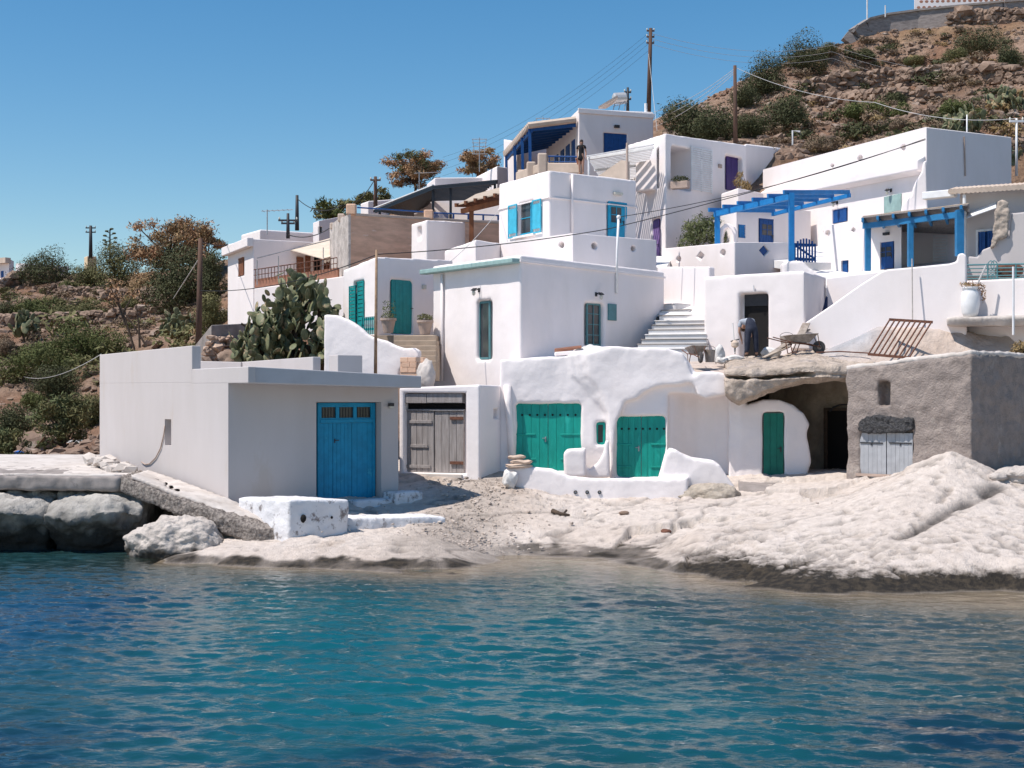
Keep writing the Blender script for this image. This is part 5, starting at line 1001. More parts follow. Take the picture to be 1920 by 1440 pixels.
# lower extension carrying the porch
PW = House('porch_house', 'white porch house with royal blue door under the dusty blue pergola', 'house', [(1545, 55.8, 424), (1690, 52.4, 402), (1692, 55.5, 402), (1812, 54.8, 380)], 5, 'white', {0: [(1577, 488, 1591, 514, .2), (1650, 453, 1677, 505, .16)], 2: [(1777, 438, 1800, 466, .2)]}, bevel=.04)
door(PW, 0, (1650, 453, 1677, 505), 'royal', .12, 4, glass=(.12, .88, .45, .8), frame_on=False); door(PW, 0, (1578, 488, 1591, 514), 'royal', .14, 2, frame_on=False, handle=None, name='shutter_panel')
fr = PW.fr[0]; carve(PW.wall, [disc_cut(fr, 1552, 437, 5, -.12), disc_cut(fr, 1600, 431, 5, -.12, d4=True)])
boxpart(PW, 'wall_lamp', 0, (1659, 436, 1668, 441), 0, .12, 'iron'); window(PW, 2, (1778, 438, 1799, 465), 'iron', .16, 1, 1, .06)
f2 = PW.fr[2]; SL = T('shutter_stand', 'white louvred shutter leaning in the porch shade', 'shutter', P(1763, 495, 54)); mb = MB(); u0, u1, z0, z1 = f2.rect((1752, 440, 1774, 496), .3)
for k in range(10): z = z0+(z1-z0)*(k+.5)/10; mb.lbox(f2, u0, u1, z-.04, z+.03, .3, .33)
mb.build('slat', 'whitepaint', SL); mb = MB(); mb.lbox(f2, u0-.05, u0, z0, z1, .29, .34); mb.lbox(f2, u1, u1+.05, z0, z1, .29, .34); mb.build('frame', 'whitepaint', SL)
PP = T('pergola', 'dusty blue porch pergola with dark slatted roof on the right', 'pergola', P(1707, 500, 50))
post('post', 1627, 428, 508, 51.8, .20, 'blue2', PP); post('post', 1707, 418, 500, 49.2, .18, 'blue2', PP); post('post', 1799, 394, 480, 46.6, .24, 'blue2', PP)
bA = P(1620, 424, 51.9); bB = P(1803, 402, 46.6); MB().bar(bA, bB, .14, .2).build('beam', 'blue2', PP, bevel=.01)
rv = (Vector((.35, 1, 0))).normalized()
for k in range(7):
    a = bA.lerp(bB, k/6)+Vector((0, 0, .17)); MB().bar(a-rv*.55, a+rv*(3.2), .09, .14).build('rafter', 'blue2', PP, bevel=.01)
mb = MB(); q = [bA+Vector((-.15, -.4, .26)), bB+Vector((.1, -.4, .26)), bB+rv*9.2+Vector((0, 0, .26)), bA+rv*3.9+Vector((0, 0, .26))]
for k in range(30):
    t = k/29; mb.bar(q[0].lerp(q[3], t), q[1].lerp(q[2], t), .09, .03)
mb.build('slat_roof', 'greywood', PP)
mb = MB(); mb.prism([p+Vector((0, 0, .03)) for p in q], Vector((0, 0, .03))); mb.build('roof_sheet', 'reed', PP)
# ---- long white stair wall and porch wall
fl = frame(1500, 46.2, 1812, 44.2); mb = MB(); mb.outline(fl, [(1480, 655), (1508, 606), (1560, 571), (1612, 534), (1652, 509), (1664, 505), (1720, 500), (1780, 494), (1793, 490), (1796, 476), (1806, 474), (1812, 480), (1812, 660)], -.3, 0)
tag(mb.build('stair_wall', 'white', bevel=.06, seg=4), 'long white ramp wall rising diagonally to the dusty blue porch', 'wall')
fl2 = frame(1540, 49, 1670, 47.5); mb = MB(); mb.outline(fl2, [(1546, 640), (1549, 521), (1600, 514), (1662, 507), (1670, 640)], -.3, 0); tag(mb.build('porch_wall', 'white', bevel=.05), 'white wall behind the diagonal ramp wall', 'wall')
fl3 = frame(1640, 47.5, 1802, 45.2); 
# ---- worker's hut
WH = House('white_hut', 'white hut with a dark open doorway where the workman bends', 'house', [(1320, 48.0, 519), (1508, 46.3, 507), (1549, 49.2, 520)], 4.2, 'white', {0: [(1386, 549, 1440, 672, .35)]}, bevel=.06)
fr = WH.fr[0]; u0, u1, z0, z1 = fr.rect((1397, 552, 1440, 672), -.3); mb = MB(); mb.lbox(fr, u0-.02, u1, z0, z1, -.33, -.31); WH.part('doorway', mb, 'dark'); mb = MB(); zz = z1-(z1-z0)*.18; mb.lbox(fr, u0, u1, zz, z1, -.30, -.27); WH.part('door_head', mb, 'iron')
mb = MB(); u, z = fr.uz(1414, 541); mb.tube([fr.pt(u, z-.08, .04), fr.pt(u, z+.1, .06)], .025, 6); WH.part('wall_lamp', mb, 'whitepaint')
mb = MB(); fx = frame(1538, 48.4, 1552, 48.2); mb.outline(fx, [(1541, 585), (1549, 555), (1551, 558), (1550, 585)], -.05, 0); tag(mb.build('folded_parasol', 'navy'), 'dark blue folded cloth wedged between the hut and the ramp wall', 'cloth')
# ---- white staircase
SW = T('staircase', 'broad white staircase with grey edges beside the workman hut', 'stairs', P(1260, 650, 47))
st = [(569, 1244, 1266, 51.2), (580, 1240, 1292, 50.7), (590, 1236, 1325, 50.2), (600, 1228, 1325, 49.7), (608, 1222, 1325, 49.2), (617, 1216, 1325, 48.7), (626, 1210, 1325, 48.2), (635, 1203, 1325, 47.7), (644, 1196, 1325, 47.2), (653, 1190, 1325, 46.7)]
for i, (y, x0, x1, d) in enumerate(st):
    f_ = frame(x0, d+.25, x1, d-.25); u0, u1, z0, z1 = f_.rect((x0, y, x1, y+11)); mb = MB(); mb.lbox(f_, u0, u1, z0-.3, z1-.035, -.9, 0); s_ = mb.build('step', 'stepw', SW, bevel=.02)
    mb = MB(); mb.lbox(f_, u0-.02, u1, z1-.034, z1, -.9, .03); mb.build('tread', 'grout' if i % 3 else 'stepw', s_, bevel=.01)
mb = MB(); fq_ = frame(1240, 52.5, 1325, 50.8); mb.outline(fq_, [(1232, 600), (1232, 500), (1330, 500), (1330, 600)], -.3, 0); tag(mb.build('retaining_wall', 'white', bevel=.05), 'white retaining wall at the head of the broad staircase', 'wall')
# ---- right hand end: terrace, railing, urn, plastered house with blanket
H7 = House('plaster_house', 'pinkish plastered house with tiled eave at the right edge', 'house', [(1800, 48.5, 357), (1990, 46.3, 345)], 5, 'boat', {0: [(1838, 432, 1863, 480, .12)]}, bevel=.04)
fr = H7.fr[0]; window(H7, 0, (1832, 430, 1866, 482), 'whitepaint', .05, 2, 1, .08, pane='royal', w=.01)
shutter(H7, 0, (1838, 435, 1848, 470), 'royal', .09, 9); shutter(H7, 0, (1853, 433, 1862, 470), 'royal', .09, 9)
mb = MB(); ua, za = fr.uz(1797, 356); ub, zb_ = fr.uz(1985, 344)
for k in range(22):
    t0 = k/22; a = fr.pt(ua+(ub-ua)*t0, za+(zb_-za)*t0, .1); mb.tube([a, a+fr.n*.55-Vector((0, 0, .13))], .1, 8)
H7.part('tile', mb, 'tan', bevel=0)
mb = MB(); q = [fr.pt(ua, za-.02, 0), fr.pt(ub, zb_-.02, 0), fr.pt(ub, zb_-.14, .6), fr.pt(ua, za-.14, .6)]; mb.prism(q, Vector((0, 0, -.06))); H7.part('eave', mb, 'whitepaint')
mb = MB(); mb.tube([fr.at(1808, 365, .5), fr.at(1810, 497, .5)], .06, 8); H7.part('post', mb, 'whitepaint')
mb = MB(); mb.lbox(fr, *fr.rect((1740, 360, 1800, 374))[:2], *fr.rect((1740, 360, 1800, 374))[2:], .2, .5); H7.part('canopy', mb, 'whitepaint', bevel=.03)
mb = MB(); q = [fr.at(1814, 400, 0), fr.at(1868, 378, 0), fr.at(1868, 388, .8), fr.at(1812, 408, .8)]; mb.prism(q, Vector((0, 0, -.04))); H7.part('awning', mb, 'whitepaint', bevel=.01)
mb = MB(); fsw = frame(1810, 46.6, 1960, 45.6); mb.outline(fsw, [(1812, 520), (1814, 480), (1832, 482), (1843, 468), (1858, 462), (1870, 445), (1884, 444), (1892, 446), (1896, 400), (1990, 390), (1990, 520)], -.18, 0); H7.part('curved_parapet', mb, 'boat', bevel=.05, seg=3)
mb = MB(); fbk = frame(1855, 46.2, 1895, 46); mb.outline(fbk, [(1872, 378), (1880, 376), (1890, 382), (1892, 410), (1888, 442), (1878, 448), (1872, 445), (1866, 462), (1858, 466), (1862, 430), (1866, 395)], -.12, .12); tag(mb.build('blanket', 'cloth', remesh=.035, sm=2, disp=.16, dscale=.3), 'tan blanket hanging over the curved parapet on the right', 'blanket')
pipe_on(H7, 0, 1900, 400, 500, .05, 'boat', .9)
TW = House('terrace_wall', 'weathered white terrace base under the teal railing at the right edge', 'wall', [(1796, 46.3, 527), (1800, 45.0, 527), (1990, 43.5, 519)], 4.5, 'white', bevel=.05)
RL = T('railing', 'rusting teal iron railing on the right terrace', 'railing', P(1860, 520, 44)); fr = TW.fr[1]
for x in (1804, 1852, 1870, 1905, 1935): MB().tube([fr.at(x, 526, -.1), fr.at(x, 494, -.1)], .025, 6).build('post', 'teal2', RL)
mb = MB(); [mb.tube([fr.at(1803, y, -.1), fr.at(1960, y-3, -.1)], .018 if y > 497 else .028, 6) for y in (497, 504, 511, 518, 523)]; mb.build('rail', 'teal2', RL)
for x in (1807, 1858, 1864):
    mb = MB(); cx = fr.at(x, 510, -.1); [mb.tube([cx+fr.d*.10*math.cos(a)+Vector((0, 0, .16*math.sin(a)+s_*.2)), cx+fr.d*.10*math.cos(a+.8)+Vector((0, 0, .16*math.sin(a+.8)+s_*.2))], .015, 5) for s_ in (-1, 1) for a in np.arange(0, 6.2, .8)]; mb.build('scroll', 'teal2', RL)
rock('basket', 'dark brown wicker crate behind the teal railing', P(1892, 508, 44.8), (.42, .2, .2), 'rust', 41, sub=3, n=.1, pw=.5, cat='crate')
U = T('urn', 'tall white urn with a dead plant on the ledge by the ramp wall', 'urn', P(1819, 594, 44.2)); c = P(1819, 594, 44.2)
MB().lathe(c, [(.20, 0), (.25, .12), (.29, .4), (.285, .6), (.25, .76), (.20, .84), (.24, .88), (.25, .92), (.17, .90)], 20).build('body', 'whitepaint', U, smooth=True)
leafobj('plant', [c+Vector((0, 0, 1.0)), c+Vector((.3, 0, .95)), c+Vector((.42, 0, .7))], [(.34, .25, .09), (.2, .1, .12), (.08, .08, .3)], 260, .05, 12, 'leaf_rust', U); MB().tube([c+Vector((.12, 0, .8)), c+Vector((.5, 0, 1.6))], .03, 6).build('stake', 'wirepale', U)
mb = MB(); mb.hexa([P(1775, 612, 44), P(1990, 612, 42.6), P(1990, 612, 44.6), P(1775, 612, 45.6)]+[P(1775, 595, 43.9), P(1990, 590, 42.4), P(1990, 590, 44.6), P(1775, 595, 45.6)]); S(mb.build('ledge_step', 'greyplaster', remesh=.06, sm=3, disp=.06, dscale=.5))
mb = MB(); mb.tube([P(1900, 628, 42.5), P(1900, 500, 42.5)], .035, 8); tag(mb.build('pole', 'whitepaint'), 'thin white pole standing before the right terrace', 'pole')
mb = MB(); mb.tube([P(1711, 600, 44.4), P(1710, 485, 44.6)], .022, 6); tag(mb.build('conduit', 'greyplaster'), 'thin grey cable conduit running up the ramp wall', 'pipe')
# ---- yard level above the caves: path sheet and earth bank
vs = []; fs = []; X_ = np.linspace(1270, 2060, 60); Dp = np.linspace(41.45, 49.5, 22)
g = np.array([[(((x-CX)*d/F), d, np.interp(x, [1270, 1300, 1400, 1500, 1600, 1700, 1800, 2060], [PZ(699, 41.45), PZ(699, 41.45), PZ(699, 41.45), PZ(690, 41.45), PZ(690, 41.45), PZ(690, 41.45), PZ(690, 41.45), PZ(690, 41.45)])+.01+(d-41.45)*(.098 if x < 1560 else .098)) for x in X_] for d in Dp])
gx, gy, gz = g[..., 0].copy(), g[..., 1], g[..., 2]
gz = gz+.05*vnoise(gx, gy, 3, .9, 3)
# earth bank on the right rising behind the rusty gate
pxg = X_[None, :]+0*gy
bank = np.clip((pxg-1480)/170, 0, 1)*np.clip((gy-43.6)/.55, 0, 1); bh = np.interp(pxg, [1480, 1560, 1640, 1740, 1900, 2060], [.1, .75, 1.05, 1.05, .72, .7])
gz = gz+bank*bh+bank*(1-np.clip((gy-44.2), 0, 1))*.16*vnoise(gx*1.3, gz*3, 8, .5, 4)
near = (pxg < 1378); gy = np.where(near, 42.5+(gy-41.45)*.87, gy+.12); gx = (pxg-CX)*gy/F; gz[0, :] -= .10
yc = np.ones(gz.shape+(3,))*np.array([.56, .47, .41]); gm_ = (np.clip((pxg-1500)/60, 0, 1)*np.clip((1680-pxg)/60, 0, 1)*np.clip(bank*2, 0, 1)+np.clip((pxg-1690)/60, 0, 1)*np.clip((gz-gz.min()-1.45)*3, 0, 1)*.6).clip(0, 1)[..., None]; yc = yc*(1-gm_)+np.array([.40, .40, .42])*gm_
bm_ = (np.clip((pxg-1690)/50, 0, 1)*np.clip((1860-pxg)/50, 0, 1)*np.clip(bank*2, 0, 1)*np.clip(vnoise(pxg/60, gz, 5, 1, 3)*2+.7, 0, 1)*(1-gm_[..., 0]))[..., None]; yc = yc*(1-bm_)+np.array([.46, .32, .23])*bm_
i = np.arange(g.shape[0]*g.shape[1]).reshape(g.shape[0], g.shape[1]); fq = np.stack([i[:-1, :-1], i[:-1, 1:], i[1:, 1:], i[1:, :-1]], -1).reshape(-1, 4)
M['yard'] = mat('dusty_yard', (1, 1, 1), (.80, .79, .78), 2.2, .96, .7, 14, attr='Col', bd=.05, bump2=.6, bs2=4)
S(fastmesh('yard_path', np.stack([gx, gy, gz], -1).reshape(-1, 3), fq, 'yard', smooth=True, cols=yc.reshape(-1, 3)))

# sloping white path and paved floors between the upper walls
def sheet(name, pts, m, th=.3, bevel=0): return S(MB().prism([Vector(p) for p in pts], Vector((0, 0, -th))).build(name, m, bevel=bevel))
sheet('stair_path', [P(1236, 590, 50.6), P(1330, 590, 49.8), P(1330, 545, 53.5), P(1236, 552, 54.5)], 'stepw')
sheet('path', [P(1490, 540, 50), P(1560, 540, 50), P(1620, 505, 56), P(1490, 500, 56)], 'stepw')
sheet('terrace_floor', [P(1340, 470, 59), P(1480, 492, 54.6), P(1560, 492, 55.5), P(1540, 455, 64), P(1340, 455, 64)], 'stepw')
sheet('porch_floor', [P(1600, 517, 51.5), P(1810, 492, 45.8), P(1850, 480, 56), P(1640, 497, 57)], 'stepw')
sheet('upper_terrace', [P(1190, 505, 55.5), P(1250, 500, 55.5), P(1262, 480, 62), P(1190, 480, 62)], 'stepw')
sheet('step_landing', [P(655, 629, 49.2), P(815, 629, 48.6), P(850, 627, 53), P(690, 627, 51.5)], 'step')

for h_ in (H, K, H3, WH, H4, S1, S2): organic(h_.wall)
# ================================================================ UPPER AND FAR HOUSES
# ---- top house with blue porch
TH = House('white_house', 'topmost white house with a blue tiled porch and solar water tank', 'house', [(1024, 90, 264), (1085, 80, 204), (1225, 81.6, 210)], 8, 'white', {1: [(1132, 250, 1176, 300, .2)]}, bevel=.05)
door(TH, 1, (1132, 250, 1176, 300), 'royal', .14, 5, frame_on=False, handle=None, name='shutter_panel'); boxpart(TH, 'wall_lamp', 1, (1151, 235, 1160, 240), 0, .15, 'iron')
mb = MB(); fr = TH.fr[1]; z = fr.uz(1085, 212)[1]; z2 = fr.uz(1085, 204)[1]; mb.lbox(fr, -.05, fr.L+.05, z, z2+.03, 0, .08); TH.part('cornice', mb, 'white', bevel=.02)
fr = TH.fr[0]
for a, b in ((.4, 1.2), (1.9, 2.9), (3.6, 4.5), (5.4, 6.4)):
    mb = MB(); mb.lbox(fr, fr.L-b-.6, fr.L-a-.6, 16.4, 18.6, .01, .06); TH.part('shutter', mb, 'royal')
e1 = P(1080, 231, 80.2); e0 = P(994, 240, 80); far = P(948, 293, 89.6); far1 = P(1030, 275, 90.2)
mb = MB(); mb.prism([e0, e1, far1, far], Vector((0, 0, .1))); TH.part('porch_roof', mb, 'navy'); mb = MB(); n = 9
for k in range(n):
    a = e0.lerp(far, (k+.1)/n); b = e1.lerp(far1, (k+.1)/n); mb.bar(a-Vector((0, 0, .1)), b-Vector((0, 0, .1)), .1, .18)
TH.part('porch_beam', mb, 'royal')
mb = MB(); m_ = 22
for k in range(m_):
    a = e0.lerp(far, k/(m_-1))+Vector((-.12, 0, .14)); b = e1.lerp(far1, k/(m_-1))+Vector((0, 0, .2)); mb.tube([a, b], .19, 7)
TH.part('tile', mb, 'tan')['kind'] = 'stuff'
for t, nm in ((.02, 0), (.3, 0), (.6, 0), (.97, 0)):
    p = e0.lerp(far, t); MB().bar(Vector((p.x+.1, p.y, 13.2)), p, .17, .17, Vector((0, 1, 0))).build('post', 'royal', TH.root)
mb = MB(); p = far; mb.bar(e0-Vector((-.1, 0, .15)), far-Vector((-.1, 0, .15)), .12, .22); TH.part('beam', mb, 'royal')
EW = House('end_wall', 'white end wall closing the far side of the blue porch', 'wall', [(944, 91, 261), (969, 90, 268)], 10, 'white', back=3, bevel=.05)
mb = MB(); mb.hexa([P(960, 345, 80), P(1090, 345, 80), P(1040, 345, 90), P(935, 345, 90)]+[P(960, 318, 80), P(1090, 312, 80), P(1040, 318, 90), P(935, 320, 90)]); 
TP = T('terrace_parapet', 'sandy terrace parapet with square pillars below the blue porch', 'wall', P(1028, 320, 76)); 
mb = MB(); mb.bar(P(1026, 316, 75), P(1092, 316, 74), .35, .55); mb.build('parapet', 'tan', TP, bevel=.05); mb = MB(); mb.bar(P(1026, 312, 75.5), P(972, 332, 79), .35, .5); mb.build('parapet', 'tan', TP, bevel=.05)
for x, y0, y1, d in ((1017, 288, 335, 75), (996, 304, 335, 77), (979, 319, 345, 79)): mb = MB(); a = P(x, y1, d); mb.box(a, .5, .5, PZ(y0, d)-PZ(y1, d)); mb.build('pillar', 'tan', TP, bevel=.08)
RB = T('railing', 'blue metal railing above the sandy terrace parapet by the woman', 'railing', P(1050, 305, 75.4)); fr_ = frame(1028, 75.5, 1090, 74.6)
mb = MB(); mb.tube([fr_.at(1028, 293, 0), fr_.at(1082, 294, 0)], .04, 6); mb.tube([fr_.at(1028, 303, 0), fr_.at(1082, 304, 0)], .03, 6); mb.build('rail', 'royal', RB)
for x in (1030, 1040, 1050, 1060, 1070, 1080): MB().tube([fr_.at(x, 310, 0), fr_.at(x, 292, 0)], .025, 5).build('bar', 'royal', RB)
pot('flower_pot', 'small red flower pot on the sandy parapet near the woman', P(1086, 308, 73.5), .18, .3, 'terrapot')
SH_ = T('solar_heater', 'solar water heater with a tank on the topmost white roof', 'water heater', P(1150, 205, 82))
mb = MB(); mb.prism([P(1122, 204, 81.4), P(1136, 204, 83), P(1166, 186, 83.5), P(1156, 184, 82)], Vector((0, 0, .14))); mb.build('panel', 'tan', SH_)
R = Vector((1, .25, .1)).to_track_quat('Z', 'Y').to_matrix(); MB().lathe(P(1150, 185, 82.6), [(.25, 0), (.33, .06), (.33, .72), (.25, .78)], 14, R).build('tank', 'solar', SH_)
mb = MB(); [mb.tube([P(x, 206, 82.4), P(x+4, 190, 82.6)], .025, 5) for x in (1150, 1160, 1170)]; mb.tube([P(1150, 200, 82.5), P(1176, 192, 82.5)], .02, 5); mb.build('stand', 'metal', SH_)
mb = MB(); mb.tube([P(1211, 210, 81.8), P(1211, 194, 81.8)], .09, 8); TH.part('chimney', mb, 'whitepaint')
# ---- black slatted pergola terrace
BK = T('pergola', 'black slatted steel pergola stepping down behind the brown wall', 'pergola', P(815, 400, 76))
def slatroof(a, b, c, d, n, m, parent, w=.14, h=.06):
    mb = MB()
    for k in range(n): t = k/(n-1); mb.bar(a.lerp(d, t), b.lerp(c, t), w, h)
    return mb.build('slat', m, parent)
slatroof(P(704, 395, 80), P(814, 351, 74), P(806, 374, 79), P(776, 408, 86), 15, 'black', BK); slatroof(P(812, 351, 74), P(932, 340, 72), P(888, 374, 78), P(808, 376, 80), 13, 'black', BK)
for a, b in ((P(704, 396, 80), P(814, 352, 74)), (P(812, 352, 74), P(932, 341, 72)), (P(776, 408, 86), P(808, 373, 79))): MB().bar(a, b, .12, .2).build('beam', 'black', BK)
for x, y0, y1, d in ((812, 352, 410, 74.2), (845, 350, 410, 73.6), (712, 395, 415, 79), (928, 342, 380, 72.2)): post('post', x, y0, y1, d, .13, 'black', BK)
slatroof(P(700, 391, 81.6), P(812, 347, 75.5), P(814, 349, 76), P(702, 393, 82), 2, 'whitepaint', BK)
WB = House('white_house', 'white terrace house in the shade of the black pergola', 'house', [(776, 84, 378), (808, 80, 366), (945, 79, 362)], 9, 'white', bevel=.05)
House('white_house', 'white stepped roof block above the black pergola', 'house', [(800, 86, 345), (815, 83.5, 333), (905, 86, 332)], 12, 'white', bevel=.08)
House('white_house', 'white roof block with rounded edges left of the blue porch', 'house', [(876, 89, 340), (932, 84.5, 311), (952, 86, 314)], 12, 'white', bevel=.08)
House('white_house', 'small white roof corner at the left tip of the black pergola', 'house', [(676, 92, 382), (690, 89, 377), (760, 92, 372)], 11, 'white', bevel=.08)
# ---- weathered blockwork building
BB = House('blockwork_house', 'weathered brown blockwork building with unplastered walls and roof pillars', 'house', [(619, 66, 421), (654, 61, 401), (940, 67, 418)], 5, 'brick', bevel=.04)
fr = BB.fr[0]; mb = MB(); mb.prism([fr.pt(u, z, .02) for u, z in [(0, 6), (fr.L+.02, 6), (fr.L+.02, PZ(401, 61)-.02), (fr.L*.5, PZ(410, 63.4)), (0, PZ(421, 66)-.03)]], fr.n*-.1); BB.part('render_coat', mb, 'greyplaster')
fr = BB.fr[1]; mb = MB(); zt = PZ(401, 61); mb.prism([fr.pt(.3, zt-.06, .04), fr.pt(fr.L, PZ(418, 67)-.06, .04), fr.pt(fr.L, PZ(418, 67)+.06, .04), fr.pt(.3, zt+.06, .04)], fr.n*-.4); BB.part('coping', mb, 'tan', bevel=.02)
for x, y0, y1, d in ((659, 383, 403, 61.2), (804, 394, 412, 64.2)): mb = MB(); mb.box(P(x, y1, d), .42, .42, PZ(y0, d)-PZ(y1, d)); BB.part('pillar', mb, 'brick', bevel=.05)
for x, y0, y1, d in ((640, 401, 416, 63.2), (625, 418, 430, 65.4)): mb = MB(); mb.box(P(x, y1, d), .3, .3, PZ(y0, d)-PZ(y1, d)); BB.part('pillar', mb, 'tan', bevel=.05)
RB = T('railing', 'blue railing on the blockwork terrace beside the timber pergola', 'railing', P(870, 413, 65.5)); fr_ = frame(812, 65, 938, 67)
mb = MB(); mb.tube([fr_.at(812, 399), fr_.at(936, 404)], .035, 6); mb.tube([fr_.at(670, 389), fr_.at(800, 398)], .035, 6); mb.tube([fr_.at(812, 411), fr_.at(936, 415)], .03, 6); mb.build('rail', 'royal', RB)
for k in range(16): x = 814+k*2.3 if k < 12 else 850+(k-12)*28; MB().tube([fr_.at(x, 413), fr_.at(x, 398+.04*(x-812))], .022 if k < 12 else .05, 5).build('bar', 'royal', RB)
TPG = T('pergola', 'brown timber pergola leaning on the white cube house', 'pergola', P(884, 450, 60))
post('post', 884, 392, 460, 60, .19, 'timber', TPG); MB().bar(P(866, 396, 60.4), P(938, 379, 58.6), .14, .2).build('beam', 'timber', TPG)
for k in range(5): t = k/4; a = P(866, 392, 60.2).lerp(P(938, 374, 58.6), t); MB().bar(a+Vector((-.25, -.5, .1)), a+Vector((.6, 2.6, .5)), .09, .16).build('rafter', 'timber', TPG)
mb = MB(); mb.prism([P(860, 391, 59.8)+Vector((0, 0, .15)), P(940, 370, 58.2)+Vector((0, 0, .15)), P(942, 352, 61.6), P(892, 366, 63.8)], Vector((0, 0, .05))); mb.build('roof_sheet', 'reed', TPG)
# ---- far left house with terrace
FH = House('white_house', 'white house with brown shutter and flat overhanging roof above the cactus', 'house', [(427, 69.5, 458), (475, 65, 448), (660, 70, 458)], 4, 'white', {0: [(446, 483, 458, 518, .1)]}, bevel=.04)
shutter(FH, 0, (447, 484, 457, 517), 'terracotta', -.06, 10)
fr = FH.fr[0]; mb = MB(); zt = PZ(448, 65); mb.prism([fr.pt(-.05, zt-.35, 0), fr.pt(fr.L+.02, zt-.35, 0), fr.pt(fr.L+.02, zt+.06, 0), fr.pt(-.05, zt+.06, 0)], fr.n*.3); FH.part('roof_edge', mb, 'white', bevel=.03)
TB = House('raised_terrace', 'white terrace base with brick railing beside the brown shutter house', 'terrace', [(476, 64.6, 541), (650, 62, 517)], 4, 'white', back=5, bevel=.04)
fr = TB.fr[0]; mb = MB(); u0 = .03; n = 26; zz = lambda u: PZ(541, 64.6)+(PZ(517, 62)-PZ(541, 64.6))*u/fr.L
mb.prism([fr.pt(0, zz(0)+.002, -.05), fr.pt(fr.L*.9, zz(fr.L*.9)+.002, -.05), fr.pt(fr.L*.9, zz(fr.L*.9)+.42, -.05), fr.pt(0, zz(0)+.42, -.05)], fr.n*-.12); TB.part('brick_course', mb, 'redbrown')
mb = MB(); [mb.tube([fr.pt(u, zz(u)+.3, .0), fr.pt(u, zz(u)+.85, .0)], .018, 5) for u in np.linspace(.1, fr.L*.9, n)]; mb.tube([fr.pt(0, zz(0)+.85), fr.pt(fr.L*.9, zz(fr.L*.9)+.85)], .025, 5); mb.tube([fr.pt(0, zz(0)+.6), fr.pt(fr.L*.9, zz(fr.L*.9)+.6)], .018, 5); TB.part('railing', mb, 'rust')
fr = FH.fr[1]
for r in ((556, 482, 568, 515), (572, 480, 581, 513), (605, 472, 617, 508)): shutter(FH, 1, r, 'terracotta', .03, 8)
boxpart(FH, 'doorway', 1, (589, 477, 600, 512), .0, .03, 'dark')
boxpart(FH, 'wall_lamp', 1, (566, 470, 570, 475), 0, .12, 'iron')
mb = MB(); a, b = fr.at(545, 468, .05), fr.at(640, 440, .05); q = [a, b, b+fr.n*2.2-Vector((0, 0, .55)), a+fr.n*2.2-Vector((0, 0, .55))]; mb.prism(q, Vector((0, 0, -.04)))
o = mb.build('awning', 'awning', FH.root); mb = MB()
for k in range(16): t0 = k/16; p = q[3].lerp(q[2], t0); p2 = q[3].lerp(q[2], t0+1/16); mb.add([p, p2, p2-Vector((0, 0, .16)), p.lerp(p2, .5)-Vector((0, 0, .26)), p-Vector((0, 0, .16))], [[0, 1, 2, 3, 4]])
mb.build('valance', 'awning', o)
mb = MB(); [mb.tube([fr.at(x, y, 2.2), fr.at(x, y-48, 2.2)], .025, 5) for x, y in ((482, 535), (522, 528), (606, 512))]; mb.tube([fr.at(482, 484, 2.2), fr.at(625, 448, 2.2)], .025, 5); FH.part('awning_frame', mb, 'metal')
House('white_house', 'long low white house with rounded parapet behind the brown shutter house', 'house', [(452, 82, 440), (487, 78, 430), (600, 82, 437)], 8, 'white', bevel=.1)
U9 = House('white_house', 'small white house with one dark square window left of the blockwork pillars', 'house', [(587, 80, 418), (598, 78, 414), (650, 80, 404)], 8, 'white', {1: [(598.9, 425, 605, 437, .1)]}, bevel=.08); boxpart(U9, 'pane', 1, (598.5, 425, 605, 437), -.09, -.07, 'glass')
GB = House('concrete_wall', 'bare grey concrete footing wall in front of the cactus', 'wall', [(366, 58, 646), (396, 55, 609), (480, 57, 605)], 4.5, 'concrete', bevel=.05)
mb = MB(); fr = GB.fr[1]; fr2 = GB.fr[0]
cs = [(fr.pt(random.uniform(-.3, fr.L), PZ(random.uniform(632, 690), 55), random.uniform(.0, .15))) for _ in range(170)]; v, f = stones(cs, [.13*random.lognormvariate(0, .3) for _ in cs], 3, .7)
M['stonetan'] = mat('tan_field_stone', (.50, .36, .27), (.36, .25, .19), 1.2, .95, .6, 8); tag(fastmesh('rubble_wall', v, f, 'stonetan', base=cs[0]), 'orange tan rubble wall beneath the grey concrete footing', 'wall')
for c, r, s in (((500, 675), (1.0, .8, .7), 3), ((560, 690), (1.2, .8, .6), 9), ((440, 680), (.7, .6, .5), 12)): rock('boulder', {3: 'grey rock at the foot of the big cactus, nearest its trunk', 9: 'grey rock under the right side of the cactus', 12: 'grey rock beneath the orange rubble wall'}[s], P(*c, 53), r, 'stone', s, 'rocks under the cactus', sub=4, n=.45)
# far houses at the left edge
F1 = House('white_house', 'small house with peach eave cut by the left edge', 'house', [(-40, 112, 487), (17, 110, 485), (26, 114, 490)], 8, 'white', {0: [(2, 508, 7, 528, .1)]}, bevel=.05); boxpart(F1, 'window', 0, (2, 508, 7, 528), -.08, .02, 'royal'); mb = MB(); mb.lbox(F1.fr[0], 0, F1.fr[0].L+.2, PZ(496, 111), PZ(485, 110)+.05, 0, .5); F1.part('eave', mb, 'tan')
House('garden_wall', 'white garden wall beside the peach eaved house', 'wall', [(-40, 108, 524), (26, 107, 520)], 8, 'white', back=2); F2 = House('white_house', 'grey white house end behind the far left dark bush', 'house', [(29, 118, 494), (46, 117, 494)], 9, 'white', back=4)
F3 = House('yellow_house', 'small yellow house with a tall chimney like front behind the bushes', 'house', [(158, 124, 482), (164, 122, 480), (181, 124, 481)], 8, 'yellow', bevel=.05)
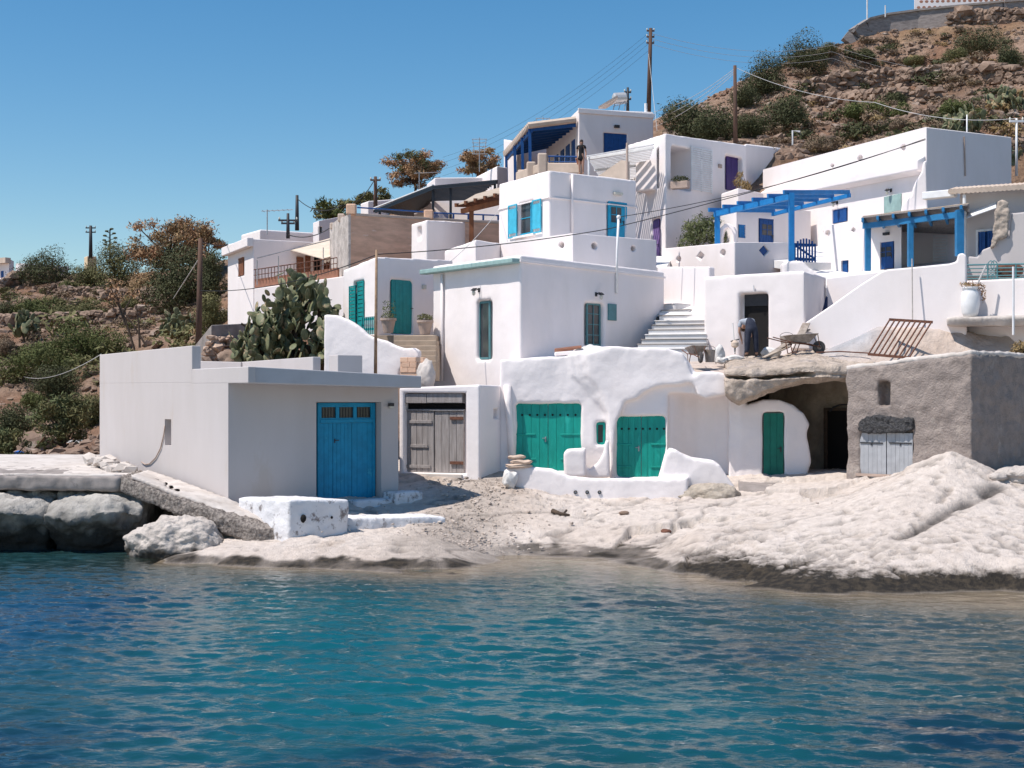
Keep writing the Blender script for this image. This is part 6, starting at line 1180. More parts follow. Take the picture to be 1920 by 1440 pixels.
# low building and wall at the far bay edge
F4 = House('stone_hut', 'small dark stone hut with white porch post beyond the boathouse', 'hut', [(150, 62, 830), (195, 60, 826)], 1, 'stonewall', {0: [(174, 845, 190, 872, .3)]}, back=4, remesh=.1, disp=.3); mb = MB(); mb.lbox(F4.fr[0], *F4.fr[0].rect((174, 845, 190, 872)), -.26, -.22); F4.part('doorway', mb, 'navy'); mb = MB(); mb.bar(P(149, 865, 59), P(149, 830, 59), .14, .14, Vector((0, 1, 0))); mb.bar(P(120, 828, 59.4), P(158, 827, 59), .25, .1); F4.part('porch', mb, 'whitepaint')
House('white_hut', 'tiny white cube shelter under the tamarisk tree', 'hut', [(86, 60, 858), (112, 59.5, 857)], 1, 'white', back=1.5, bevel=.03)
stone_wall('low pale stone wall along the far bay road', [P(-30, 858, 62), P(60, 848, 62), P(110, 840, 63)], .4, 130, .22, 44)
sack('covered_boat', 'blue tarpaulin heap by the road at the far left', P(36, 868, 58), .55, .5, .42, .2, 'bluetarp', seed=2); bpy.data.objects['covered_boat']['category'] = 'tarpaulin'
sack('covered_load', 'grey white tarpaulin heap beside the blue one', P(58, 870, 58), .6, .5, .3, 0, 'whitesack', seed=5); bpy.data.objects['covered_load']['category'] = 'tarpaulin'
# ---- hilltop terrace
hw = [P(1596, 68, 127), P(1606, 55, 127), P(1626, 42, 127.5), P(1660, 34, 128), P(1720, 26, 128), P(1800, 18, 127), P(1880, 10, 126), P(2000, 2, 126)]
mb = MB()
for i in range(len(hw)-1): mb.bar(hw[i]-Vector((0, 0, .9)), hw[i+1]-Vector((0, 0, .9)), .9, 2.1)
M['hillwall'] = mat('grey_masonry', (.34, .30, .28), (.22, .19, .18), 2.2, .95, .8, 8, stretch=(1, 1, 3)); HWt = T('retaining_wall', 'grey masonry retaining wall around the hilltop terrace', 'wall', hw[0]); mb.build('masonry', 'hillwall', HWt)
mb = MB(); [mb.bar(hw[i]+Vector((0, -.1, .22)), hw[i+1]+Vector((0, -.1, .22)), 1.0, .18) for i in range(len(hw)-1)]; mb.build('coping', 'concrete', HWt)
LC = T('lattice_wall', 'white pierced lattice wall on the hilltop terrace', 'wall', P(1715, 12, 129)); fl_ = frame(1715, 129, 2000, 128)
mb = MB(); u0, u1, z0, z1 = fl_.rect((1715, -24, 1990, 20)); mb.lbox(fl_, u0, u1, z0, z1, -.2, 0); mb.build('wall', 'white', LC)
mb = MB(); rs = 4; nc = 26
for r_ in range(rs):
    for c_ in range(nc):
        u = u0+.35+(u1-u0-.5)*(c_+(r_ % 2)*.5)/nc; z = z0+.25+(z1-z0)*(r_+.3)/rs; mb.prism([fl_.pt(u+.17*math.cos(a*math.pi/3), z+.14*math.sin(a*math.pi/3), .004) for a in range(6)], fl_.n*-.05)
o = mb.build('opening', 'redbrown', LC); o['kind'] = 'stuff'
mb = MB(); mb.tube([P(1626, 42, 127), P(1626, -10, 127)], .07, 6); tag(mb.build('flagpole', 'whitepaint'), 'tall white pole on the hilltop terrace', 'pole')
mb = MB(); mb.tube([P(1660, 32, 127), P(1660, 10, 127)], .06, 6); tag(mb.build('pole', 'whitepaint'), 'short white stub pole on the hilltop terrace', 'pole')
# ---- dry stone walls on the slopes
def wall_px(label, pts, h, n, size, seed, mt='stone', d0=60):
    q = [on_hill(x, y, d0) for x, y in pts]; q = [p for p in q if p]; return stone_wall(label, q, h, n, size, seed, mt)
for a in [('long dry stone terrace wall crossing the left slope below the shrubs', [(0, 612), (100, 612), (200, 608), (270, 600), (340, 580)], .8, 900, .17, 51), ('upper dry stone terrace wall under the brown trees on the left', [(90, 552), (180, 556), (250, 560), (330, 556)], .6, 560, .16, 52), ('lower dry stone wall above the tamarisk on the left', [(0, 712), (60, 712), (110, 722)], .7, 340, .15, 53), ('rubble bank on the left skyline by the far houses', [(0, 545), (40, 530), (110, 527)], .8, 420, .18, 54),
          ('stone terrace wall half way up the right hill', [(1510, 178), (1580, 168), (1660, 162), (1760, 152), (1850, 150), (1920, 158)], 1.0, 1100, .20, 55), ('broken stone wall below the right hill shrubs', [(1500, 205), (1580, 200), (1660, 196), (1760, 188)], .8, 560, .19, 56), ('rough stone bank under the hilltop masonry', [(1700, 52), (1780, 48), (1850, 42), (1930, 40)], 1.2, 700, .22, 57)]: wall_px(*a)
# ---- poles, aerials, wires
def pole(label, px, y0, y1, d, r, m='pole', lean=0, arms=(), name='utility_pole', cat='pole', r2=None):
    t = T(name, label, cat, P(px, y1, d)); a = P(px, y1, d); b = P(px+lean, y0, d); MB().tube([a, a.lerp(b, .5), b], r, 8, r2 or r*.7).build('shaft', m, t, smooth=True)
    for f_, w in arms:
        p = a.lerp(b, f_); mb = MB(); mb.bar(p-Vector((w, .02, 0)), p+Vector((w, .02, 0)), .09, .09); o = mb.build('crossarm', m, t)
        mb = MB(); [mb.lathe(p+Vector((s_*w*.9, .02, .04)), [(.03, 0), (.05, .06), (.02, .14)], 8) for s_ in (-1, 1)]; mb.build('insulator', 'lampglass', o)
    return t
pole('tall dark wooden pole on the left slope beside the white house', 372, 447, 655, 58, .13, lean=4)
pole('bamboo pole with cane joints standing before the sea green door', 704, 468, 705, 44.6, .055, 'cane', lean=2)
pole('thin far pole on the left skyline', 170, 423, 485, 115, .16, 'iron', arms=((.93, .4), (.8, .4)))
pole('dark pole behind the low white roofs, left of the blockwork pillars', 557, 366, 432, 88, .13, 'iron')
pole('short dark pole with cross arms on the low white roof', 540, 400, 447, 74, .1, 'iron', arms=((.72, .5), (.6, .35)))
pole('short wooden pole at the left tip of the black pergola', 704, 331, 398, 82, .13, 'pole', arms=((.9, .3),))
pole('tall brown utility pole behind the topmost house', 1216, 53, 215, 92, .17, 'pole', lean=4, arms=((.97, .25), (.9, .25), (.83, .25)))
pole('short black pole next to the solar tank', 1177, 164, 208, 84, .1, 'iron', arms=((.8, .2), (.5, .2)))
pole('dark wooden pole at the foot of the right hill', 1379, 123, 272, 70, .12, 'pole', lean=-1)
pole('white mast with cable clamp at the right roof edge', 1906, 222, 330, 60, .06, 'whitepaint', arms=((.95, .3),))
pole('thin white roof pole on the big right hand house', 1813, 215, 262, 58.5, .035, 'whitepaint')
def aerial(label, px, y0, y1, d, kind):
    t = T('aerial', label, 'aerial', P(px, y1, d)); MB().tube([P(px, y1, d), P(px, y0, d)], .03, 6).build('mast', 'metal', t); mb = MB(); p = P(px, y0+3, d)
    if kind == 0:
        mb.tube([p+Vector((-.3, 0, 0)), p+Vector((1.3, .3, .12))], .02, 5); [mb.tube([p+Vector((-.2+.25*k, .05*k-.35, .02*k)), p+Vector((-.2+.25*k, .05*k+.35, .02*k))], .012, 4) for k in range(6)]
    else:
        for k in range(5): mb.tube([p+Vector((-.45, 0, -.22*k)), p+Vector((.45, 0, -.22*k))], .022, 5); 
        mb.tube([p+Vector((-.4, 0, 0)), p+Vector((-.3, 0, -.9))], .02, 5); mb.tube([p+Vector((.4, 0, 0)), p+Vector((.3, 0, -.9))], .02, 5)
    mb.build('dipole', 'metal', t)
aerial('roof aerial on a thin mast above the long low white house', 501, 393, 440, 74, 0); aerial('grid aerial on the white roof left of the blue porch', 899, 258, 322, 85, 1); aerial('comb aerial over the blue porch roof', 1018, 219, 240, 88, 1); aerial('small aerial at the left end of the porch roof', 981, 244, 262, 90, 0); aerial('aerial mast behind the white stepped roof blocks', 786, 322, 360, 88, 0)
def wire(label, pts, sag=.25, r=.014, m='wire'):
    pts = [P(*p) for p in pts]; q = []
    for a, b in zip(pts[:-1], pts[1:]):
        for k in range(15): t = k/14; q.append(a.lerp(b, t)-Vector((0, 0, sag*4*t*(1-t))))
    tag(MB().tube(q, r, 5).build('cable', m, fix=False), label, 'cable')
wire('black cable from the bamboo pole up to the long right parapet', [(705, 477, 44.6), (1142, 429, 50), (1735, 262, 54.5)], .12, .016)
wire('thin black cable from the white mast to the right parapet', [(1160, 407, 50.8), (1735, 260, 54.6)], .3, .013)
wire('cable from the bamboo pole to the dark pole on the left', [(705, 478, 44.6), (374, 545, 58)], .35, .016)
wire('cable from the left pole top to the brown shutter house', [(376, 453, 58), (428, 459, 69)], .08, .02)
wire('stay wire of the left wooden pole', [(375, 482, 58), (325, 560, 74)], 0, .02, 'wirepale')
wire('cable draped from the pergola tip pole to the white roofs', [(704, 334, 82), (640, 385, 80), (557, 372, 88)], .5, .025)
wire('cable from the short cross arm pole to the roofs above the awning', [(540, 440, 74), (653, 400, 66)], .5, .025)
for k, (y0, y1) in enumerate(((62, 295), (72, 305), (82, 318), (95, 330))): wire(['highest', 'second', 'third', 'lowest'][k]+' thin power line falling left from the tall brown pole', [(1216, y0, 92), (830, y1, 118)], 1.0, .0075)
for k, y0 in enumerate((150, 158, 172)): wire(['upper', 'middle', 'lower'][k]+' faint line from the right hill pole down to the topmost roof', [(1378, 128+k*4, 70), (1226, 210+k*14, 81)], .3, .013, 'wirepale')
wire('pale cable from the right hill pole to the right roof mast', [(1380, 127, 70), (1640, 192, 66), (1906, 222, 60)], .35, .013, 'wirepale')
wire('thin stay from the tall brown pole down to the white roof', [(1216, 100, 92), (1232, 245, 85)], 0, .015, 'wirepale')
for k in range(3): wire(['top', 'middle', 'bottom'][k]+' faint power line crossing the right hill to the tall pole', [(1219, 62+k*10, 92), (1560, 85+k*12, 112), (1930, 140+k*14, 110)], .8, .011, 'wirepale')
wire('thin rope sloping past the lower left shrubs', [(190, 664, 47), (40, 705, 80)], .4, .012, 'wirepale'); wire('pale rope from the blockwork down across the turquoise shutter', [(935, 395, 57.4), (845, 490, 50)], .1, .012, 'wirepale')
# ================================================================ PLANTS
def bush(label, px, pyb, w, h, m, d=None, n=None, ls=None, name='bush', group=None, cat='bush', seed=None, lobes=None, trunk=False, asp=.45):
    """a shrub: several leafy lobes over short stems, standing on the slope under pixel (px, pyb)"""
    seed = seed or int(px*7+pyb); r = random.Random(seed)
    b = P(px, pyb, d) if d else (on_hill(px, pyb, 60) or on_hill(px, pyb+12, 60))
    if b is None: b = P(px, pyb, 100)
    k = b.y/F; W_ = w*k; H_ = h*k; t = T(name, label, cat, b, group); cs = []; rs = []
    L_ = lobes or max(5, int(4+W_*1.3))
    for i in range(L_):
        a = r.uniform(-1, 1); e = r.uniform(.25, .80) if i else .55; q = math.sqrt(max(.1, 1-a*a*.8)); ra = r.uniform(.22, .36)*min(W_, H_*1.6)
        cs.append(b+Vector((a*(W_/2-ra*.6), r.uniform(-.3, .3)*W_, H_*e*q))); rs.append((ra*1.25, ra*1.25, min(ra*1.2, H_*.5)))
    for i in range(L_//2): a = r.uniform(-.9, .9); ra = .27*min(W_, H_*1.6); cs.append(b+Vector((a*(W_/2-ra*.5), r.uniform(-.3, .1)*W_, H_*.22))); rs.append((ra*1.2, ra*1.2, H_*.34))
    n = n or int(min(17000, 1400+850*L_)); ls = ls or max(.05, .016*math.sqrt(W_*H_)+.038)
    leafobj('foliage', cs, rs, n, ls, seed, m, t, asp=asp)
    mb = MB()
    for c, q in zip(cs[:7], rs): mb.tube([b-Vector((0, 0, .3)), b.lerp(c, .5)+Vector((r.uniform(-.1, .1), 0, 0)), c], .05*min(W_, 3)/1.5+.015, 5, .012)
    mb.build('stem', 'bark', t); return t
def tree(label, px, pyb, pyt, w, m, d, seed, n=3200, ls=.16, clumps=16, open_=.7, m2=None, group=None, cat='tree', cy=.62):
    r = random.Random(seed); b = P(px, pyb, d); H_ = PZ(pyt, d)-b.z; W_ = w*d/F; t = T('tree', label, cat, b, group); cs = []; rs = []; mb = MB()
    top = b+Vector((0, 0, H_*.45)); mb.tube([b-Vector((0, 0, .4)), b+Vector((.1, 0, H_*.25)), top], .06*H_*.35+.05, 8, .07)
    for i in range(clumps):
        a = r.uniform(0, 6.28); rad = r.uniform(.2, 1)*W_/2*.82; zz = H_*(cy+r.uniform(-.34, .34)*(1-.3*rad/(W_/2))); c = b+Vector((math.cos(a)*rad, math.sin(a)*rad*.8, zz)); cs.append(c); q = r.uniform(.12, .24)*W_*open_; rs.append((q*1.25, q, q*.8))
        mid = top.lerp(c, .5)+Vector((r.uniform(-.2, .2), 0, r.uniform(-.3, 0))); mb.tube([top.lerp(b, r.uniform(0, .4)), mid, c], .05, 5, .015)
    mb.build('trunk', 'bark', t, smooth=True); v, f = leaves(cs, rs, n, ls, seed, asp=.4, shell=.05, nz=.8); o = fastmesh('crown', v, f, m, parent=t)
    if m2: o.data.materials.append(M[m2]); a_ = (np.random.default_rng(seed).random(len(f)) < .4).astype(np.int32); o.data.polygons.foreach_set('material_index', a_)
    return t
# skyline trees
tree('tall rust brown tree rising behind the left slope bushes', 320, 535, 400, 165, 'leaf_rust', 96, 1, 13000, .13, 74, .56, 'leaf_brown', cy=.58)
tree('rust brown tree right behind the tall one on the left slope', 385, 540, 425, 80, 'leaf_rust', 97, 11, 4200, .15, 26, .55, 'leaf_olive', cy=.6)
tree('rust brown tree behind the black pergola, left of two', 777, 375, 280, 122, 'leaf_rust', 102, 2, 8000, .125, 52, .52, 'leaf_olive', cy=.6)
tree('rust brown tree behind the roof aerial, right of two', 893, 345, 275, 96, 'leaf_rust', 106, 3, 6000, .125, 44, .52, 'leaf_brown', cy=.6)
tree('olive green tree behind the blockwork pillars', 630, 430, 372, 90, 'leaf_olive', 94, 4, 3000, .15, 20, .75, 'leaf_green', cy=.6); tree('olive tree top peeking left of the black pergola', 700, 405, 352, 80, 'leaf_olive', 100, 14, 2400, .15, 16, .75, cy=.6)
B_ = [('dark green bush on the left skyline', 95, 530, 112, 58, 'leaf_dark'), ('grey green bush beside the yellow house', 170, 534, 52, 50, 'leaf_olive'), ('brown green domed bush left of the rust tree', 222, 545, 80, 88, 'leaf_olive'), ('big dark dome bush under the rust tree', 342, 580, 125, 112, 'leaf_dark'), ('dark bush squeezed against the white house on the left', 402, 560, 60, 90, 'leaf_dark'), ('brown underbrush between the dome bushes', 275, 555, 70, 60, 'leaf_brown'), ('small green shrub under the skyline bush', 128, 545, 34, 22, 'leaf_green'),
      ('bright green low shrub on the second left terrace', 68, 597, 92, 42, 'leaf_green'), ('dark low shrub at the left edge of the second terrace', 8, 600, 50, 34, 'leaf_dark'), ('olive shrub right of the bright green one', 125, 598, 52, 34, 'leaf_olive'), ('olive shrub next to the small cactus patch', 172, 597, 52, 34, 'leaf_olive'), ('small round shrub in the middle of the left slope', 243, 578, 34, 24, 'leaf_olive'), ('olive bush growing beside the far left white house', 402, 612, 60, 58, 'leaf_olive'),
      ('spreading green creeper shrub, upper of two', 165, 668, 150, 62, 'leaf_green'), ('spreading green creeper shrub, lower of two', 85, 702, 160, 58, 'leaf_green'), ('dark green bush on the lower left terrace', 118, 748, 115, 58, 'leaf_dark'), ('dark bush near the left edge above the road', 25, 812, 75, 62, 'leaf_dark'), ('green bush between the dark ones on the left', 60, 770, 40, 36, 'leaf_green'), ('olive green bush beside the boathouse wall', 172, 800, 60, 70, 'leaf_olive'),
      ('heathy brown patch shrub on the left slope', 75, 660, 70, 22, 'leaf_heath'), ('brown shrub by the left edge', 15, 670, 50, 30, 'leaf_heath'),
      ('broad dark bush behind the purple door house roof', 1290, 268, 120, 70, 'leaf_dark'), ('dark bush left of the right hill pole', 1345, 262, 90, 75, 'leaf_dark'), ('dark bush on the skyline above the right hill pole', 1432, 178, 80, 70, 'leaf_dark'), ('dark bush at the skyline left of the masonry wall', 1505, 132, 82, 62, 'leaf_dark'), ('small bush on the skyline below the masonry', 1555, 104, 34, 24, 'leaf_olive'), ('deep green bush right of the right hill pole', 1470, 250, 84, 74, 'leaf_dark'), ('dark bush immediately right of the pole', 1408, 258, 50, 60, 'leaf_dark'), ('dark bush between pole and skyline', 1395, 200, 50, 40, 'leaf_dark'),
      ('large dark bush high on the right hill', 1842, 102, 100, 46, 'leaf_dark'), ('dark bush at the right edge of the hill', 1898, 142, 60, 58, 'leaf_dark'), ('small olive shrub left of the large hill bush', 1792, 114, 44, 22, 'leaf_olive'), ('small dark shrub under the masonry wall', 1621, 112, 36, 18, 'leaf_dark'), ('low green shrub mat on the right slope', 1640, 226, 118, 34, 'leaf_green'), ('green shrub above the shrub mat', 1672, 200, 40, 24, 'leaf_dark'), ('low green shrub mat by the cactus on the right', 1800, 222, 92, 28, 'leaf_green'), ('olive shrub low on the right slope', 1715, 122, 34, 16, 'leaf_olive'), ('olive tuft in the middle of the right slope', 1604, 152, 26, 18, 'leaf_olive'), ('dry brown shrub above the long parapet', 1700, 245, 70, 20, 'leaf_heath'), ('dry brown shrub over the white annex', 1540, 285, 70, 24, 'leaf_heath')]
for b in B_: bush(*b)
tree('olive green tamarisk tree in front of the boathouse wall', 118, 880, 742, 125, 'leaf_olive', 57, 5, 7000, .085, 30, .85, 'leaf_pale', cy=.62); tree('pale olive tree at the left edge by the road', 15, 885, 800, 90, 'leaf_olive', 56, 6, 4200, .08, 20, .85, 'leaf_pale', cy=.6)
# heath tufts dotted over the slopes: two prototypes, copied
def tufts(label, group, m, region, n, size, seed):
    kind = {'leaf_heath': 'heath_tuft', 'leaf_straw': 'grass_tuft'}.get(m, 'scrub_tuft')
    r = random.Random(seed); proto = None; k = 0; tries = 0
    while k < n and tries < n*4:
        tries += 1; p = on_hill(r.uniform(*region[:2]), r.uniform(*region[2:]), 62)
        if p is None: continue
        if proto is None:
            proto = T(kind, label, 'tuft', p, group); leafobj('foliage', [p+Vector((x, y, .22)) for x, y in ((0, 0), (.3, .1), (-.3, -.1), (.05, .3))], [(.38, .36, .28)]*4, 260, .085, seed, m, proto); o = proto; mb = MB(); [mb.tube([p-Vector((0, 0, .2)), p+Vector((x, y, .3))], .02, 4, .008) for x, y in ((.2, .1), (-.2, 0), (0, .2))]; mb.build('stem', 'bark', proto)
        else:
            o = proto.copy(); COL.objects.link(o)
            for ch in proto.children: c = ch.copy(); COL.objects.link(c); c.parent = o
        o.location = p; s_ = size*r.lognormvariate(0, .35); o.scale = (s_*r.uniform(.9, 1.5), s_, s_*r.uniform(.7, 1)); o.rotation_euler[2] = r.uniform(0, 6.28); k += 1
tufts('small brown heath tuft on the rocky right hill', 'heath tufts on the right hill', 'leaf_heath', (1400, 1920, 60, 290), 110, 1.0, 61); tufts('small straw coloured grass tuft on the rocky right hill', 'straw tufts on the right hill', 'leaf_straw', (1500, 1920, 60, 290), 60, .7, 62)
tufts('small brown heath tuft on the terraced left slope', 'heath tufts on the left slope', 'leaf_heath', (0, 420, 535, 720), 80, .8, 63); tufts('small straw coloured grass tuft on the left slope', 'straw tufts on the left slope', 'leaf_straw', (0, 420, 540, 660), 36, .6, 64)
tufts('small olive scrub tuft on the terraced left slope', 'scrub tufts on the left slope', 'leaf_olive', (0, 420, 540, 740), 70, 1.1, 65); tufts('small dark scrub tuft on the rocky right hill', 'scrub tufts on the right hill', 'leaf_dark', (1400, 1920, 70, 280), 50, 1.1, 66)
# prickly pears
def pear(label, px, pyb, w, h, d, n, size, seed, cat='cactus'):
    r = random.Random(seed); b = P(px, pyb, d); W_ = w*d/F; H_ = h*d/F; t = T('prickly_pear', label, cat, b); mb = MB(); size *= .85; n = int(n*1.35)
    for i in range(n):
        u = r.uniform(-1, 1); e = r.random()**.8; lim = 1-.55*abs(u)**1.5 if u > -.2 else 1-.9*abs(u+.2); c = b+Vector((u*W_/2, r.gauss(0, .18*W_)-.1*W_*(1-e), e*H_*max(.2, lim)))
        s = size*r.uniform(.7, 1.25); R = Matrix.Rotation(r.uniform(0, 6.28), 3, 'Z')@Matrix.Rotation(r.gauss(0, .45), 3, 'Y')@Matrix.Rotation(r.gauss(0, .5), 3, 'X'); mb.ball(c, (s*.62, s*.12, s), R, 10, 7)
        if r.random() < .5: c2 = c+R@Vector((s*r.uniform(-.5, .5), 0, s*1.5)); R2 = R@Matrix.Rotation(r.gauss(0, .6), 3, 'Y')@Matrix.Rotation(r.uniform(-1, 1), 3, 'Z'); mb.ball(c2, (s*.5, s*.1, s*.8), R2, 10, 6)
    o = mb.build('pad', 'cactus', t, smooth=True); o['kind'] = 'stuff'
    mb = MB(); [mb.tube([b-Vector((0, 0, .4)), b+Vector((r.uniform(-.3, .3)*W_, r.uniform(-.2, .2)*W_, H_*.5)), b+Vector((r.uniform(-.4, .4)*W_, 0, H_*.8))], .1, 6, .04) for _ in range(8)]; mb.build('trunk', 'bark', t); return t
pear('huge prickly pear cactus spilling over beside the blockwork house', 560, 688, 170, 172, 52.5, 300, .30, 71); pear('lower left lobe of prickly pear pads reaching the concrete footing', 488, 680, 95, 92, 52, 110, .26, 72)
pear('small pale prickly pear patch on the left slope', 48, 628, 40, 32, 88, 36, .38, 73); pear('prickly pear patch below the left wooden pole', 335, 628, 55, 42, 76, 46, .32, 74); pear('prickly pear behind the right hand roof', 1806, 250, 62, 40, 66, 44, .30, 75); pear('prickly pear clump at the right edge of the slope', 1890, 205, 60, 34, 72, 34, .3, 76); pear('prickly pear pads beside the right roof mast', 1885, 305, 40, 40, 62, 20, .22, 77)
t = T('agave', 'dead leaning agave stalks on the left slope', 'plant', P(262, 650, 70)); mb = MB()
for x0, y0, x1, y1 in ((252, 655, 215, 545), (275, 650, 225, 575), (262, 652, 255, 570), (235, 610, 208, 540), (228, 590, 250, 548), (222, 570, 200, 552)): mb.tube([P(x0, y0, 70), P((x0+x1)/2+2, (y0+y1)/2, 70), P(x1, y1, 70)], .06, 6, .025)
mb.build('stalk', 'bark', t); leafobj('dry_leaves', [P(x, y, 70) for x, y in ((214, 545), (205, 555), (226, 560), (250, 552), (215, 530))], [(.5, .4, .25)]*5, 260, .09, 78, 'leaf_rust', t)
t = T('agave', 'thin flowering agave spike on the far left skyline', 'plant', P(206, 485, 110)); MB().tube([P(206, 490, 110), P(206, 430, 110)], .09, 5, .05).build('stalk', 'iron', t)
for k in range(9): y = 431+k*4.2; mb = MB(); w = (.14+.30*math.sin(k*.33))*(-1 if k % 2 else 1); c = P(206, y+2, 110); mb.tube([c, c+Vector((w, 0, .12))], .03, 5); mb.ball(c+Vector((w, 0, .16)), (.17, .17, .08), None, 6, 4); mb.build('flower', 'leaf_dark', t)
bush('ochre dry bush on the bank at the right edge', 1916, 662, 36, 26, 'leaf_straw', d=42.3, n=500, ls=.05)
# ================================================================ TOOLS IN THE YARD
def wheelbarrow(label, c, rz, s=1.0, up=0.0):
    t = T('wheelbarrow', label, 'wheelbarrow', c); R = Matrix.Rotation(rz, 3, 'Z')@Matrix.Rotation(up, 3, 'Y'); c = Vector(c); X_ = lambda x, y, z: c+R@(Vector((x, y, z))*s)
    mb = MB(); bot = [X_(-.25, -.17, .30), X_(.22, -.14, .34), X_(.22, .14, .34), X_(-.25, .17, .30)]; top = [X_(-.48, -.31, .56), X_(.46, -.28, .62), X_(.46, .28, .62), X_(-.48, .31, .56)]
    mb.add(bot+top, [[3, 2, 1, 0], [0, 1, 5, 4], [1, 2, 6, 5], [2, 3, 7, 6], [3, 0, 4, 7]]); o = mb.build('tray', 'dust', t); sd = o.modifiers.new('s', 'SOLIDIFY'); sd.thickness = .02
    mb = MB(); [mb.tube([top[i], top[(i+1) % 4]], .016*s, 6) for i in range(4)]; mb.build('rim', 'dust', o)
    RW = R@Matrix.Rotation(math.pi/2, 3, 'X'); w = X_(.58, .05, .20); MB().lathe(w, [(.12*s, 0), (.19*s, .0), (.205*s, .03*s), (.205*s, .07*s), (.19*s, .1*s), (.12*s, .1*s)], 20, RW).build('tyre', 'rubber', t, smooth=False); MB().lathe(X_(.58, .04, .20), [(.118*s, .01), (.118*s, .08*s), (.03*s, .1*s)], 14, RW).build('hub', 'dust', t)
    for sg in (-1, 1):
        MB().tube([X_(.62, sg*.09, .20), X_(.2, sg*.16, .30), X_(-.45, sg*.24, .36), X_(-1.0, sg*.29, .50)], .018*s, 6).build('handle', 'rust', t); MB().tube([X_(-.1, sg*.19, .33), X_(-.22, sg*.22, .02), X_(-.36, sg*.22, .02), X_(-.42, sg*.23, .35)], .016*s, 6).build('leg', 'rust', t); MB().tube([X_(.58, sg*.09, .20), X_(.47, sg*.2, .6)], .014*s, 6).build('brace', 'rust', t)
    return t
yz = lambda px, py, d: P(px, py, d)
wheelbarrow('dusty wheelbarrow with rusty tray in front of the hut, seen from the side', P(1502, 663, 44.6), .12, 1.0)
sack('cement_heap', 'dried mortar slopped in the side-on wheelbarrow', P(1500, 637, 44.6), .3, .2, .09, .1, 'dust', seed=9); bpy.data.objects['cement_heap']['category'] = 'mortar'
wheelbarrow('dusty wheelbarrow standing end-on at the foot of the white stairs', P(1306, 681, 43.6), -1.45, .85)
def bucket(label, c, r, h, m='dust'):
    t = T('bucket', label, 'bucket', c); MB().lathe(c, [(r*.78, 0), (r*.8, .01), (r, h), (r*.94, h), (r*.76, .04)], 18).build('body', m, t); c = Vector(c); MB().tube([c+Vector((r*math.cos(a), -.02, h+.12*math.sin(a))) for a in np.linspace(0, math.pi, 9)], .008, 5).build('handle', 'iron', t)
bucket('dark grey bucket beside the end-on wheelbarrow', P(1331, 679, 43.8), .17, .38); bucket('dusty bucket resting behind the side-on wheelbarrow', P(1475, 648, 45.6), .22, .3)
sack('sack', 'open white cement sack beside the dark bucket', P(1348, 664, 44.6), .17, .14, .26, .3, 'whitesack', 'cement sacks', 1); sack('sack', 'flat white sack lying by the hut door', P(1378, 672, 44.8), .3, .2, .09, .1, 'whitesack', 'cement sacks', 2); sack('sack', 'slumped white sack right of the workman', P(1446, 662, 45.4), .3, .22, .17, -.3, 'whitesack', 'cement sacks', 3); sack('sack', 'small white sack with blue foot under the open one', P(1352, 676, 44.2), .16, .13, .10, 0, 'whitesack', 'cement sacks', 4)
t = T('hand_tool', 'upright mixing tool with pale handle leaning by the hut door', 'tool', P(1374, 660, 45)); MB().tube([P(1378, 662, 45), P(1374, 606, 45.6)], .022, 6).build('handle', 'wirepale', t); MB().lathe(P(1378, 652, 45), [(.05, 0), (.12, .05), (.12, .16), (.05, .24)], 12).build('motor', 'tan', t); mb = MB(); mb.tube([P(1370, 640, 45), P(1386, 636, 45)], .02, 6); mb.tube([P(1378, 664, 45), P(1380, 640, 45)], .015, 5); mb.build('grip', 'iron', t)
for lab, a, b, w in (('long grey plank leaning behind the side-on wheelbarrow', P(1440, 668, 44.4), P(1514, 618, 46.0), .22), ('short tilted board against the ramp wall behind the wheelbarrow', P(1496, 640, 45.4), P(1512, 606, 46), .26), ('brown plank propped low by the hut', P(1432, 670, 44.2), P(1480, 650, 45), .14)): tag(MB().bar(a, b, w, .035).build('plank', 'dust' if 'brown' not in lab else 'reed'), lab, 'plank')
mb = MB(); mb.tube([P(1530, 661, 44), P(1575, 659, 43.9), P(1628, 662, 43.6)], .02, 6); tag(mb.build('rod', 'rust'), 'rusty iron rod lying on the yard path', 'rod')
# rusty gate leaning on the bank
t = T('rusty_gate', 'rusty barred iron gate leaning against the earth bank', 'gate', P(1665, 668, 42.8)); b0, b1, t0, t1 = P(1627, 664, 42.9), P(1707, 671, 42.4), P(1667, 599, 43.9), P(1749, 604, 43.4)
MB().bar(b0, b1, .06, .08).build('rail', 'rust', t); MB().bar(t0, t1, .06, .08).build('rail', 'rust', t)
for k in range(9): q = (k+.15)/8.4; MB().bar(b0.lerp(b1, q), t0.lerp(t1, q), .035, .035).build('bar', 'rust', t)
